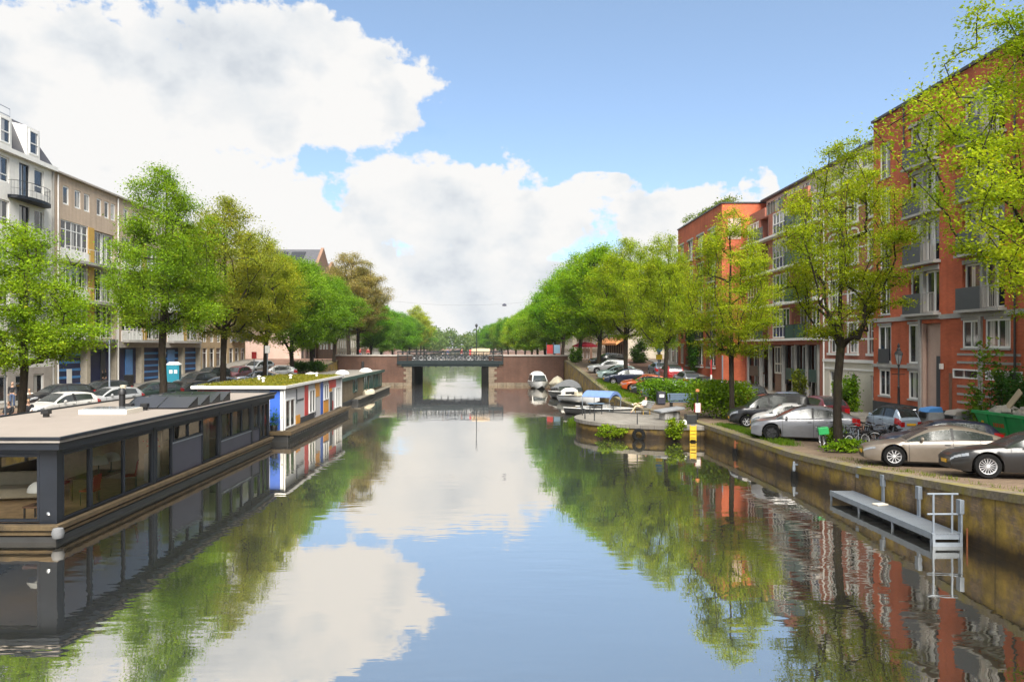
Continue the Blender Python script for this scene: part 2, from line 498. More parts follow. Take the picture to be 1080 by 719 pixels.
QLP = [(-30, -19.3), (60, -19.5), (80, -20.4), (104, -21.2), (118, -21.2), (200, -23), (300, -27), (420, -33), (2000, -60)]
def GR(Y): return ip(Y, GRP)
def GL(Y): return ip(Y, GLP)
def QR(Y): return ip(Y, QRP)
def QL(Y): return ip(Y, QLP)
YS = [-30, -12, 4, 8, 12, 16, 20, 23, 26, 28.5, 31, 37, 43, 47.5, 52, 56, 60, 66, 72, 75, 80, 88, 95, 102, 104]
YS2 = [118, 126, 135, 147, 160, 180, 200, 250, 300, 360, 420, 600, 900, 2000]
LEFT_FRONT, RIGHT_FRONT = -34.0, 25.0

def sheet(name, fl, fr, Ys, fz, mat, zo=0.0, nx=1, kind='structure', thick=0):
    mb = MB()
    for i in range(len(Ys)-1):
        y0, y1 = Ys[i], Ys[i+1]
        for k in range(nx):
            a0 = fl(y0)+(fr(y0)-fl(y0))*k/nx; b0 = fl(y0)+(fr(y0)-fl(y0))*(k+1)/nx
            a1 = fl(y1)+(fr(y1)-fl(y1))*k/nx; b1 = fl(y1)+(fr(y1)-fl(y1))*(k+1)/nx
            mb.quad((a0, y0, fz(y0)+zo), (b0, y0, fz(y0)+zo), (b1, y1, fz(y1)+zo), (a1, y1, fz(y1)+zo))
        if thick:
            mb.quad((fl(y0), y0, fz(y0)+zo-thick), (fl(y0), y0, fz(y0)+zo), (fl(y1), y1, fz(y1)+zo), (fl(y1), y1, fz(y1)+zo-thick))
            mb.quad((fr(y1), y1, fz(y1)+zo-thick), (fr(y1), y1, fz(y1)+zo), (fr(y0), y0, fz(y0)+zo), (fr(y0), y0, fz(y0)+zo-thick))
    o = mb.build(name, mat); tag(o, kind=kind)
    return o

def quay_wall(name, fq, side, Ys, fz):
    mb = MB()
    for i in range(len(Ys)-1):
        y0, y1 = Ys[i], Ys[i+1]
        a, b = (fq(y0), y0), (fq(y1), y1)
        if side < 0: pass
        mb.quad((a[0], a[1], -1.6), (a[0], a[1], fz(y0)-.02), (b[0], b[1], fz(y1)-.02), (b[0], b[1], -1.6))
    o = mb.build(name, M['quay']); tag(o, kind='structure')
    cap = MB()
    w0, w1 = (-.05, .5) if side > 0 else (.05, -.5)
    for i in range(len(Ys)-1):
        y0, y1 = Ys[i], Ys[i+1]
        n = max(1, int((y1-y0)/1.3)) if y0 > 10 and y1 < 105 else 1
        for k in range(n):
            u0 = y0+(y1-y0)*k/n+.008; u1 = y0+(y1-y0)*(k+1)/n-.008
            vs = []
            for z in (-.19, .03):
                for (dx, u) in ((w0, u0), (w1, u0), (w1, u1), (w0, u1)):
                    vs.append((fq(u)+dx, u, fz(u)+z))
            cap.add(vs, [(0,3,2,1),(4,5,6,7),(0,1,5,4),(1,2,6,5),(2,3,7,6),(3,0,4,7)])
    c = cap.build('quay_kerb', M['kerb']); tag(c, kind='structure')

def build_setting():
    # water and canal bed
    w = MB()
    w.quad((-90, -60, 0), (90, -60, 0), (90, 700, 0), (-90, 700, 0))
    tag(w.build('canal_water', M['water']), kind='structure')
    g = MB(); g.quad((-4000, -400, -1.7), (4000, -400, -1.7), (4000, 5000, -1.7), (-4000, 5000, -1.7))
    tag(g.build('ground', M['earth']), kind='structure')
    # land
    sheet('quay_street', QR, lambda y: 400, YS, GR, M['paver_brown'])
    sheet('quay_street', lambda y: -400, QL, YS, GL, M['paver_brown'])
    sheet('quay_street', QR, lambda y: 900, YS2, GR, M['paver_red'])
    sheet('quay_street', lambda y: -900, QL, YS2, GL, M['paver_red'])
    rY = YS
    sheet('road', lambda y: 18.3, lambda y: 21.6, rY, GR, M['paver_red'], .006)
    sheet('road', lambda y: -29.6, lambda y: -26.2, rY, GL, M['paver_red'], .006)
    sheet('pavement', lambda y: 21.9, lambda y: 25.6, rY, GR, M['paver_grey'], .12, thick=.3)
    sheet('pavement', lambda y: -34.6, lambda y: -31.4, rY, GL, M['paver_grey'], .12, thick=.3)
    quay_wall('quay_wall', QR, 1, YS, GR)
    quay_wall('quay_wall', QL, -1, YS, GL)
    quay_wall('quay_wall', QR, 1, YS2[:-3], GR)
    quay_wall('quay_wall', QL, -1, YS2[:-3], GL)
    # cross street carried over the canal: banks at each side of the bridge
    for (x0, x1) in ((10.6, 400), (-400, -21.1)):
        s = MB(); s.box(x0, x1, 104, 118, -1.5, 3.55)
        tag(s.build('cross_street', M['paver_red']), kind='structure')

def build_bridge():
    YB = 104.0
    t = thing('canal_bridge', 'low dark green girder bridge with brick abutments crossing the canal', 'bridge', (0, YB, 0))
    for (x0, x1, sx) in ((-21.6, -10.75, 1), (.05, 11.2, -1)):
        b = MB(); b.box(x0, x1, 0, 14, -1.5, 4.15)
        b.build('abutment', M['brick_bridge'], t)
        c = MB(); c.box(x0-.05, x1+.05, -.12, .55, 4.153, 4.33)
        c.build('coping', M['light_concrete'], t)
        f = MB()
        n = 9
        for k in range(n):
            u0 = x0+(x1-x0)*k/n+.03; u1 = x0+(x1-x0)*(k+1)/n-.03
            f.box(u0, u1, -.16, .3, -.2, .42)
        f.build('footing_blocks', M['old_stone'], t)
        q = MB()
        xe = x1 if sx > 0 else x0
        for k in range(6):
            z0 = .45+k*.38
            wd = 1.15 if k % 2 else .8
            q.box(min(xe, xe-sx*wd), max(xe, xe-sx*wd), -.09, .4, z0+.012, z0+.37)
        q.box(min(xe, xe-sx*1.9), max(xe, xe-sx*1.9), -.11, .5, 2.75, 3.1)
        q.build('quoin_stones', M['old_stone'], t)
        p = MB(); xq = x1+.02 if sx > 0 else x0-.02
        p.box(min(xq, xq+sx*1.0), max(xq, xq+sx*.3), -.05, 13.9, -1.5, 2.86)
        p.build('pier', M['pier_black'], t)
    d = MB()
    d.box(-12.8, 2.1, -.30, .0, 2.98, 3.5); d.box(-12.2, 1.5, -.2, .15, 2.70, 2.98); d.box(-12.8, 2.1, 13.9, 14.2, 2.9, 3.42)
    d.box(-10.75, .05, .15, 13.9, 2.84, 3.1)
    for k in range(9): d.box(-9.6+k*1.05, -9.45+k*1.05, .15, 13.9, 2.6, 2.84)
    d.build('girder', M['bridge_green'], t)
    s = MB(); s.box(-12.8, 2.1, 0, 13.9, 3.2, 3.5); s.build('deck', M['asphalt'], t)
    for yy in (-.12, 13.8):
        r = MB()
        for k in range(12): r.box(-12.7+k*1.34-.05, -12.7+k*1.34+.05, yy-.05, yy+.05, 3.42, 4.75)
        r.box(-12.8, 2.1, yy-.06, yy+.06, 4.68, 4.8)
        for z in (3.75, 4.2): r.box(-12.8, 2.1, yy-.03, yy+.03, z, z+.07)
        for k in range(88): r.box(-12.7+k*.168-.012, -12.7+k*.168+.012, yy-.01, yy+.01, 3.8, 4.7)
        r.build('railing', M['bridge_green'], t)

# ------------------------------------------------------------------ facades
WCACHE = {}
def window(parent, x, z, w, h, nx=2, nz=1, frame='white_frame', pane='pane', y=.12, fw=.07, transom=None, name='window'):
    key = (round(w, 3), round(h, 3), nx, nz, frame, pane, fw, transom, name)
    if key not in WCACHE:
        f = MB()
        f.box(0, w, -.03, .05, 0, fw); f.box(0, w, -.03, .05, h-fw, h)
        f.box(0, fw, -.032, .048, fw, h-fw); f.box(w-fw, w, -.032, .048, fw, h-fw)
        for k in range(1, nx):
            u = w*k/nx; f.box(u-fw*.4, u+fw*.4, -.02, .045, fw, h-fw)
        for k in range(1, nz):
            u = h*k/nz; f.box(fw, w-fw, -.018, .043, u-fw*.4, u+fw*.4)
        if transom: f.box(fw, w-fw, -.019, .044, transom-fw*.4, transom+fw*.4)
        fo = f.build(name, M[frame], parent)
        p = MB(); p.quad((fw*.5, .02, fw*.5), (w-fw*.5, .02, fw*.5), (w-fw*.5, .02, h-fw*.5), (fw*.5, .02, h-fw*.5))
        po = p.build('pane', M[pane], fo)
        WCACHE[key] = (fo.data, po.data)
        fo.location = (x, y, z)
        return fo
    fm, pm = WCACHE[key]
    fo = bpy.data.objects.new(name, fm); link(fo, parent); fo.location = (x, y, z)
    po = bpy.data.objects.new('pane', pm); link(po, fo)
    return fo

def wall_mesh(mb, W, H, ops, depth=.2, z0=0.0, mi=0, D=10.0, roof=True):
    xs = sorted({0.0, W} | {o[0] for o in ops} | {o[1] for o in ops})
    zs = sorted({z0, H} | {o[2] for o in ops} | {o[3] for o in ops})
    for j in range(len(zs)-1):
        zc = (zs[j]+zs[j+1])/2; run = None
        for i in range(len(xs)-1):
            xc = (xs[i]+xs[i+1])/2
            hole = any(o[0] < xc < o[1] and o[2] < zc < o[3] for o in ops)
            if not hole:
                if run is None: run = xs[i]
            if (hole or i == len(xs)-2) and run is not None:
                e = xs[i] if hole else xs[i+1]
                mb.quad((run, 0, zs[j]), (e, 0, zs[j]), (e, 0, zs[j+1]), (run, 0, zs[j+1]), mi); run = None
    for (a, b, c, d) in [o[:4] for o in ops]:
        mb.quad((a, 0, c), (a, 0, d), (a, depth, d), (a, depth, c), mi)
        mb.quad((b, 0, d), (b, 0, c), (b, depth, c), (b, depth, d), mi)
        mb.quad((a, 0, c), (a, depth, c), (b, depth, c), (b, 0, c), mi)
        mb.quad((a, 0, d), (b, 0, d), (b, depth, d), (a, depth, d), mi)
    mb.quad((0, D, z0), (0, 0, z0), (0, 0, H), (0, D, H), mi)
    mb.quad((W, 0, z0), (W, D, z0), (W, D, H), (W, 0, H), mi)
    mb.quad((W, D, z0), (0, D, z0), (0, D, H), (W, D, H), mi)
    if roof: mb.quad((0, 0, H), (W, 0, H), (W, D, H), (0, D, H), mi)

def right_root(name, label, cat, Yfar, X=None):
    return thing(name, label, cat, (RIGHT_FRONT if X is None else X, Yfar, 0), -PI/2)
def left_root(name, label, cat, Ynear, X=None):
    return thing(name, label, cat, (LEFT_FRONT if X is None else X, Ynear, 0), PI/2)

def rail(parent, x0, x1, y, z0, z1, name='balcony_rail', mat='dark_metal', step=.13):
    r = MB()
    r.box(x0, x1, y-.02, y+.02, z1-.04, z1); r.box(x0, x1, y-.015, y+.015, z0+.03, z0+.06)
    n = max(1, int((x1-x0)/step))
    for k in range(n+1):
        u = x0+(x1-x0)*k/n; r.box(u-.01, u+.01, y-.01, y+.01, z0, z1-.04)
    return r.build(name, M[mat], parent)

def build_red_building():
    Yf = 48.0
    t = right_root('apartment_building', 'orange red brick apartment block with grey concrete bands and dark grey balcony panels', 'building', Yf)
    W, H = 42.0, 19.9
    ops = []; items = []
    rows = [7.35, 10.25, 13.1, 15.95]
    for bx in (0, 10, 20):                                            # narrow bay, balcony bay, wide bay
        pass
    cols = [('n', .7, 2.0), ('b', 4.0, 7.0), ('w', 9.0, 12.2), ('b', 14.2, 17.2), ('n', 18.8, 20.2), ('w', 23.4, 26.6), ('b', 29, 32), ('n', 34.5, 35.8), ('w', 37.5, 40.7)]
    for z in rows:
        for (k, a, b) in cols:
            if k == 'n': ops.append((a, b, z+.1, z+2.35)); items.append((k, a, b, z))
            else: ops.append((a, b, z, z+2.55)); items.append((k, a, b, z))
    low = [(.6, 2.1, 4.45, 6.75), (4.0, 5.1, 4.45, 6.75), (.7, 2.0, 2.35, 4.0), (4.0, 5.1, 2.35, 4.0), (5.35, 7.1, 1.0, 6.75),
           (9.0, 10.35, 5.35, 6.8), (10.8, 12.6, 5.35, 6.8), (8.2, 10.6, 3.75, 4.25), (10.8, 13.4, 3.75, 4.25), (14.2, 16.6, 4.6, 6.7), (14.2, 15.6, 2.2, 4.0), (18.8, 20.2, 4.5, 6.7), (23.6, 25.8, 4.5, 6.7), (29.2, 31.6, 4.5, 6.7), (37.8, 40, 4.5, 6.7)]
    ops += low
    mb = MB(); wall_mesh(mb, W, H, ops, .28, 0.0, 0, 14)
    mb.build('wall', M['brick_red'], t)
    for (k, a, b, z) in items:
        if k == 'n':
            window(t, a, z+.1, b-a, 2.25, 2, 1, 'white_frame')
            s = MB(); s.box(a-.05, b+.05, -.06, .2, z+.02, z+.1); s.build('sill', M['concrete'], t)
        else:
            w = b-a
            window(t, a, z, w*.42, 2.38, 1, 1, 'white_frame', y=.2, fw=.10)
            window(t, a+w*.5, z, w*.5, 2.38, 2, 1, 'white_frame', y=.22, fw=.10)
            l = MB(); l.box(a, a+w*.497, -.03, .28, z+2.383, z+2.6); l.box(a+w*.497, b, -.05, .28, z+2.383, z+2.66); l.box(a+w*.43, a+w*.49, .0, .3, z, z+2.385)
            l.build('lintel', M['concrete'], t)
            sp = MB(); sp.box(a-.1, b+.15, -.42, .0, z-.16, z-.02); sp.build('balcony_slab', M['concrete'], t)
            p = MB(); p.box(a+.05, a+w*.62, -.41, -.36, z-.02, z+1.12); p.build('balcony_panel', M['dark_panel'], t)
            rail(t, a+w*.62, b+.1, -.385, z-.02, z+1.1, mat='concrete')
    for (a, b, c, d) in low:
        if (a, b) == (5.35, 7.1):
            s = MB(); s.quad((a, .275, c), (b, .275, c), (b, .275, d), (a, .275, d)); s.box(a, a+.12, .0, .2, c, d)
            s.build('entrance_panel', M['pinkish'], t)
            dr = MB(); dr.box(b-.7, b-.05, .2, .27, c, 4.9); dr.build('door', M['dark_panel'], t)
        elif d-c < .6:
            window(t, a, c, b-a, d-c, 1, 1, 'white_frame', y=.02, fw=.08)
        else:
            window(t, a, c, b-a, d-c, 2 if b-a > 1.2 else 1, 1, 'white_frame', y=.06, fw=.1)
            s = MB(); s.box(a-.06, b+.06, -.07, .2, c-.1, c); s.build('sill', M['concrete'], t); s = MB(); s.box(a-.06, b+.06, -.04, .1, d, d+.16); s.build('lintel', M['concrete'], t)
    p = MB(); p.box(.75, 1.98, -.1, -.05, 4.4, 5.3); p.build('balcony_panel', M['dark_panel'], t)
    bd = MB()
    bd.box(-.02, 7.2, -.12, .05, 6.98, 7.24); bd.box(7.2, 42, -.10, .05, 6.95, 7.2); bd.box(0, 5.2, -.09, .05, 4.14, 4.34)
    bd.box(5.12, 5.34, -.1, .2, .9, 6.98)
    for k in range(9): bd.box(8.6, 13.3, -.035, .02, 1.6+k*.42, 1.72+k*.42) if not (3.6 < 1.6+k*.42 < 4.3) else None
    bd.box(10.42, 10.62, -.13, .03, 1.0, 6.95)
    bd.build('concrete_band', M['concrete'], t)
    for (a, b) in ((-.02, 5.12), (7.1, 42.02)): pl = MB(); pl.box(a, b, -.04, .02, .5, 1.95); pl.build('plinth', M['dark_plinth'], t)
    cp = MB(); cp.box(-.1, W+.1, -.12, 14.1, H, H+.16); cp.build('roof', M['dark_metal'], t)
    for u in (4.0-.35, 13.0): dp = MB(); dp.bar((u, -.09, 16 if u < 5 else 1.5), (u, -.09, H-.05), .05, 8); dp.build('drainpipe', M['dark_metal'], t)
    lm = MB(); lm.obox((7.35, -.1, 4.35), (.18, .14, .3)); lm.build('wall_lamp', M['lampshade'], t)
    al = MB(); al.box(7.9, 8.15, -.03, .02, 1.0, 4.0); al.build('drainpipe', M['wood_deck'], t)

def arch_trim(mb, a, b, z, th=.16, y0=-.06, y1=.05, n=8, rise=.35):
    pts = []
    c = (a+b)/2; hw = (b-a)/2
    for k in range(n+1):
        q = PI*k/n; pts.append((c-math.cos(q)*hw, z+math.sin(q)*rise))
    for (p, q) in zip(pts, pts[1:]):
        mb.add([(p[0], y0, p[1]), (q[0], y0, q[1]), (q[0], y0, q[1]+th), (p[0], y0, p[1]+th), (p[0], y1, p[1]), (q[0], y1, q[1]), (q[0], y1, q[1]+th), (p[0], y1, p[1]+th)],
               [(0, 1, 2, 3), (3, 2, 6, 7), (0, 4, 5, 1), (0, 3, 7, 4), (1, 5, 6, 2)])

def build_ornate_building():
    Yf = 57.0
    t = right_root('town_house', 'red brick town house with white arched window surrounds above a cream plaster ground floor', 'house', Yf, 25.9)
    W, H = 8.98, 17.5
    ops = []
    cols = [(1.0, 2.2), (3.9, 5.1), (6.8, 8.0)]
    rows = [(5.0, 7.2), (8.3, 10.4), (11.4, 13.4), (14.3, 16.1)]
    for (c, d) in rows:
        for (a, b) in cols: ops.append((a, b, c, d))
    low = [(.9, 2.2, 1.2, 3.6), (4.0, 5.0, 1.9, 3.5), (6.9, 7.9, 1.9, 3.5)]
    mb = MB(); wall_mesh(mb, W, H, ops, .2, 4.4, 0, 12); mb.build('wall', M['brick_red_white'], t)
    m2 = MB(); wall_mesh(m2, W, 4.4, low, .2, 0, 0, 12, False); m2.build('ground_floor_wall', M['cream'], t)
    bd = MB()
    bd.box(-.02, W+.02, -.14, .05, 4.3, 4.52); bd.box(-.02, W+.02, -.06, .02, 3.75, 3.87)
    bd.box(-.05, W+.05, -.45, .1, H-.25, H+.1); bd.box(-.02, W+.02, -.25, .1, H-.5, H-.25)
    for k in range(12): bd.box(.2+k*.76, .42+k*.76, -.38, .0, H-.62, H-.26)
    for (c, d) in rows:
        bd.box(.0, W, -.025, .01, c+.9, c+1.02); bd.box(.0, W, -.028, .01, d-.1, d+.02)
        for (a, b) in cols:
            bd.box(a-.2, a, -.06, .05, c-.02, d); bd.box(b, b+.2, -.06, .05, c-.02, d)
            bd.box(a-.28, b+.28, -.16, .1, c-.2, c-.03)
            arch_trim(bd, a-.2, b+.2, d)
    bd.build('white_trim', M['white'], t)
    for (c, d) in rows:
        for (a, b) in cols: window(t, a, c, b-a, d-c, 2, 1, 'white_frame', transom=(d-c)*.68)
    for (a, b, c, d) in low: window(t, a, c, b-a, d-c, 1, 1, 'white_frame', transom=(d-c)*.7)
    at_ = MB(); at_.box(.8, W-.2, 1.2, 11.8, H+.1, H+2.2); at_.build('attic', M['white'], t)
    for a in (1.3, 3.5, 5.7): window(t, a, H+.4, 1.5, 1.6, 2, 1, 'white_frame', y=1.15)
    rf = MB(); rf.box(.5, W-.1, .8, 12, H+2.2, H+2.36); rf.build('roof', M['slate'], t)
    dp = MB(); dp.bar((.12, -.1, .9), (.12, -.1, H-.6), .06, 8); dp.build('drainpipe', M['white'], t)

def build_glass_building():
    Yf = 74.4
    t = right_root('apartment_building', 'red brick flats with white framed window bays and dark green glass balconies on white slabs', 'building', Yf, 25.9)
    W, H = 17.35, 17.6
    ops = []
    floors = [6.1, 9.2, 12.3, 15.35]
    bays = [(.5, 3.6, 'w'), (3.9, 6.0, 'g'), (7.0, 10.8, 'w'), (11.2, 15.0, 'g'), (15.2, 16.6, 'w')]
    for z in floors:
        for (a, b, k) in bays: ops.append((a, b, z+.12, min(z+2.7, H-.1)))
    gl = [(.5, 16.6, 1.0, 5.6)]
    mb = MB(); wall_mesh(mb, W, H, ops+gl, .9, 0, 0, 12); mb.build('wall', M['brick_red_white'], t)
    for z in floors:
        top = min(z+2.7, H-.1)
        for (a, b, k) in bays:
            if k == 'w':
                n = max(2, int((b-a)/.75))
                window(t, a, z+.12, b-a, top-z-.12, n, 1, 'white_frame', y=.05, fw=.11, transom=1.0)
                p = MB(); p.box(a+.1, b-.1, .045, .065, z+.22, z+1.05); p.build('spandrel_panel', M['navy'], t)
            else:
                window(t, a, z+.12, b-a, top-z-.12, 3, 1, 'white_frame', y=.8, fw=.09)
                p = MB(); p.box(a, b, -.55, -.51, z+.05, z+1.15)
                p.build('balcony_glass', M['green_dark'], t)
                q = MB(); q.box(a, b, -.56, -.5, z+1.15, z+1.2)
                for u in (a, (a+b)/2, b): q.box(u-.03, u+.03, -.58, -.52, z, z+1.2)
                q.build('balcony_rail', M['dark_metal'], t)
        s = MB(); s.box(.1, W-.15, -.62, .1, z-.14, z+.05); s.build('balcony_slab', M['white'], t)
    # ground floor: columns, dark shutters, white frames
    for k, u in enumerate((.6, 3.9, 6.2, 9.3, 12.0, 14.2, 16.3)): g = MB(); g.box(u-.13, u+.13, -.05, .25, 1.0, 5.6); g.build('column', M['concrete'], t)
    for (a, b) in ((1.0, 3.5), (10.0, 11.7), (12.3, 13.9), (14.6, 16.0)):
        window(t, a, 3.0, b-a, 2.5, 2, 1, 'white_frame', y=.5, fw=.1); window(t, a, 1.0, b-a, 1.8, 2, 1, 'white_frame', y=.55, fw=.12)
        for (u, v) in ((a-.35, a-.02), (b-.3, b+.05)): s = MB(); s.box(u, v, .1, .2, 2.2, 5.5); s.build('shutter', M['black'], t)
        q = MB(); q.box(a, b, .0, .04, 2.6, 3.6); q.build('balcony_glass', M['green_dark'], t)
    window(t, 6.5, 3.0, 2.6, 2.5, 2, 1, 'cream', y=.4, fw=.14, transom=.9)
    d = MB(); d.box(6.4, 9.1, .45, .52, 1.0, 3.0); d.build('entrance_wall', M['brick_brown'], t)
    # set back roof storey under a long dark roof
    a_ = MB(); a_.box(.2, W-.3, 2.0, 12, H, H+2.4); a_.build('roof_storey', M['white'], t)
    for k in range(6): window(t, .6+k*2.75, H+.3, 2.2, 1.9, 3, 1, 'white_frame', y=1.95)
    rf = MB(); rf.box(-.1, W, 1.5, 12.5, H+2.4, H+2.56); rf.box(3.2, 4.4, 4, 5, H+2.62, H+3.6); rf.build('roof', M['slate'], t)
    
    for (a, b) in ((1.2, 5.2), (9.5, 14.5)): pr = MB(); pr.box(a, b, -.02, .2, H, H+.85); pr.build('parapet', M['brick_red_white'], t)
    rail(t, 5.3, 9.4, .1, H, H+1.0, mat='green_dark')

def build_roof_garden_building():
    Yf, X = 92.0, 23.6
    t = right_root('apartment_building', 'red brick block with plants growing along its flat roof', 'building', Yf, X)
    W, H = 17.3, 19.9
    ops = []
    cols = [(1.0, 2.6), (4.6, 6.6), (8.6, 10.8), (12.9, 15.2)]
    rows = [3.4, 6.4, 9.4, 12.4, 15.6]
    for z in rows:
        for (a, b) in cols: ops.append((a, b, z, z+2.2))
    mb = MB(); wall_mesh(mb, W, H, ops, .25, 0, 0, 10); mb.build('wall', M['brick_red'], t)
    for i, z in enumerate(rows):
        for (a, b) in cols:
            window(t, a, z, b-a, 2.2, 2, 1, 'anthracite' if i % 2 else 'white_frame', fw=.09)
            l = MB(); l.box(a-.3, b+.3, -.08, .1, z+2.2, z+2.42); l.build('lintel', M['concrete'], t)
            if b-a > 1.9:
                rail(t, a, b, -.3, z-.1, z+.95, 'balcony_rail'); s = MB(); s.box(a-.1, b+.1, -.35, 0, z-.25, z-.1); s.build('balcony_slab', M['concrete'], t)
    cp = MB(); cp.box(-.1, W+.1, -.1, 10.1, H, H+.14); cp.build('roof', M['dark_metal'], t)
    # return wall panel facing the camera
    rp = MB(); rp.box(W, W+.05, .6, 1.9, 16.3, 18.4); rp.build('wall_panel', M['pinkish'], t)
    return t

def generic_house(side, Y0, Y1, H, mat, label, X=None, shop=None, cols=None, gz=2.0, pitched=False, frame='white_frame', nm='row_house', D=10.0):
    W = Y1-Y0
    if side > 0: t = right_root(nm, label, 'house', Y1, X)
    else: t = left_root(nm, label, 'house', Y0, X)
    n = cols or max(2, int(W/2.2))
    ops = []
    fl = []
    z = gz+3.6
    while z+2.3 < H-.4:
        fl.append(z); z += 3.1
    pw = W/n
    for z in fl:
        for k in range(n): ops.append((k*pw+pw*.25, k*pw+pw*.75, z, z+1.95))
    low = [(k*pw+pw*.15, k*pw+pw*.85, gz+.4, gz+2.9) for k in range(n)]
    mb = MB(); wall_mesh(mb, W, H, ops+low, .2, 0, 0, D); mb.build('wall', M[mat], t)
    for o in ops: window(t, o[0], o[2], o[1]-o[0], o[3]-o[2], 2, 1, frame)
    for o in low: window(t, o[0], o[2], o[1]-o[0], o[3]-o[2], 1, 1, frame if not shop else 'dark_metal', transom=1.9)
    c = MB(); c.box(-.06, W+.06, -.22, .1, H-.3, H+.05); c.build('cornice', M['white'], t)
    r = MB()
    if pitched:
        r.add([(-.1, -.2, H+.05), (W+.1, -.2, H+.05), (W+.1, D, H+.05), (-.1, D, H+.05), (-.1, 3.2, H+2.6), (W+.1, 3.2, H+2.6), (W+.1, D-3, H+2.6), (-.1, D-3, H+2.6)],
              [(0, 1, 5, 4), (1, 2, 6, 5), (2, 3, 7, 6), (3, 0, 4, 7), (4, 5, 6, 7)])
    else: r.box(-.05, W+.05, .12, D+.05, H+.002, H+.12)
    r.build('roof', M['slate'], t)
    if shop:
        a = MB(); a.add([(.3, 0, gz+4.1), (W-.3, 0, gz+4.1), (W-.3, -1.9, gz+3.1), (.3, -1.9, gz+3.1), (.3, -1.9, gz+2.75), (W-.3, -1.9, gz+2.75), (.3, -.02, gz+3.95), (W-.3, -.02, gz+3.95)],
                        [(3, 2, 1, 0), (3, 4, 5, 2), (4, 6, 7, 5), (0, 6, 4, 3), (1, 2, 5, 7)])
        a.build('awning', M[shop], t)
    return t

def build_white_building():
    t = left_root('apartment_building', 'white plastered block with slate mansard roof, dormers and a dark curved balcony', 'building', 40.0)
    W, H = 17.85, 19.3
    ops = []; kinds = []
    zs = [17.0-3.06*k for k in range(5)]
    cols = [(1.5, 2.8, 'w'), (5.2, 6.4, 'w'), (7.2, 8.4, 'w'), (11.2, 12.5, 'w'), (13.6, 14.8, 'd'), (15.4, 16.6, 'w')]
    for z in zs:
        for (a, b, k) in cols:
            ops.append((a, b, z-(0 if k == 'w' else .75), z+1.8)); kinds.append((a, b, k, z))
    mb = MB(); wall_mesh(mb, W, H, ops, .18, 3.9, 0, 12); mb.build('wall', M['plaster_white'], t)
    low = [(11.0, 12.3, 1.5, 3.4), (13.2, 14.6, 1.4, 3.4), (15.3, 16.6, 1.6, 3.4), (6, 7.3, 1.5, 3.4), (2, 3.3, 1.5, 3.4)]
    m2 = MB(); wall_mesh(m2, W, 3.9, low, .18, 0, 0, 12, False); m2.build('ground_floor_wall', M['light_concrete'], t)
    for (a, b, c, d) in low: window(t, a, c, b-a, d-c, 1, 1, 'white_frame', fw=.12)
    for (a, b, k, z) in kinds:
        if k == 'w': window(t, a, z, b-a, 1.8, 1, 1, 'white_frame', fw=.1, transom=.55)
        else: window(t, a, z-.75, b-a, 2.55, 2, 1, 'blue_grey', fw=.08)
    for k, z in enumerate(zs[:4]):
        s = MB(); poly = [(12.3, 0)]
        for q in range(9):
            v = PI*q/8; poly.append((14.5-math.cos(v)*2.2, -.25-math.sin(v)*.85))
        poly.append((16.7, 0)); s.prism(poly, z-1.0, z-.78); s.build('balcony_slab', M['anthracite'], t)
        r = MB()
        top = [(14.5-math.cos(PI*q/14)*2.15, -.22-math.sin(PI*q/14)*.82, z+.25) for q in range(15)]
        r.tube([(12.35, -.02, z+.25)]+top+[(16.65, -.02, z+.25)], .022, 5)
        for p in top: r.bar((p[0], p[1], z-.78), p, .012, 4)
        r.tube([(p[0], p[1], z-.3) for p in top], .012, 4)
        r.build('balcony_rail', M['dark_metal'], t)
    cn = MB(); cn.box(-.05, W+.05, -.35, .1, H-.2, H+.12); cn.build('cornice', M['white'], t)
    rf = MB()
    D = 12
    rf.add([(0, -.05, H+.12), (W, -.05, H+.12), (W, D, H+.12), (0, D, H+.12), (0, 1.1, H+2.9), (W-1.9, 1.1, H+2.9), (W-1.9, D-1, H+2.9), (0, D-1, H+2.9)],
           [(0, 1, 5, 4), (1, 2, 6, 5), (2, 3, 7, 6), (3, 0, 4, 7), (4, 5, 6, 7)])
    rf.build('roof', M['slate'], t)
    for a in (3.0, 7.5, 11.0, 14.3):
        d = MB()
        d.add([(a, -.1, H+.2), (a+1.6, -.1, H+.2), (a+1.6, -.1, H+2.35), (a, -.1, H+2.35), (a, 1.5, H+.2), (a+1.6, 1.5, H+.2), (a+1.6, 1.5, H+2.75), (a, 1.5, H+2.75)],
              [(0, 1, 2, 3), (1, 5, 6, 2), (4, 0, 3, 7), (3, 2, 6, 7)])
        dm = d.build('dormer', M['white'], t)
        window(dm, a+.25, H+.4, 1.1, 1.75, 1, 1, 'white_frame', y=-.14, fw=.1, transom=.8)
    rail(t, .1, W-2.2, 2.0, H+2.9, H+4.0, 'roof_rail', 'galv', 1.6)
    r2 = MB(); r2.box(.1, W-2.2, 1.98, 2.02, H+3.4, H+3.44); r2.build('roof_rail', M['galv'], t)
    dp = MB(); dp.bar((W-.2, -.1, 1.5), (W-.2, -.1, H-.2), .07, 8); dp.build('drainpipe', M['concrete'], t)

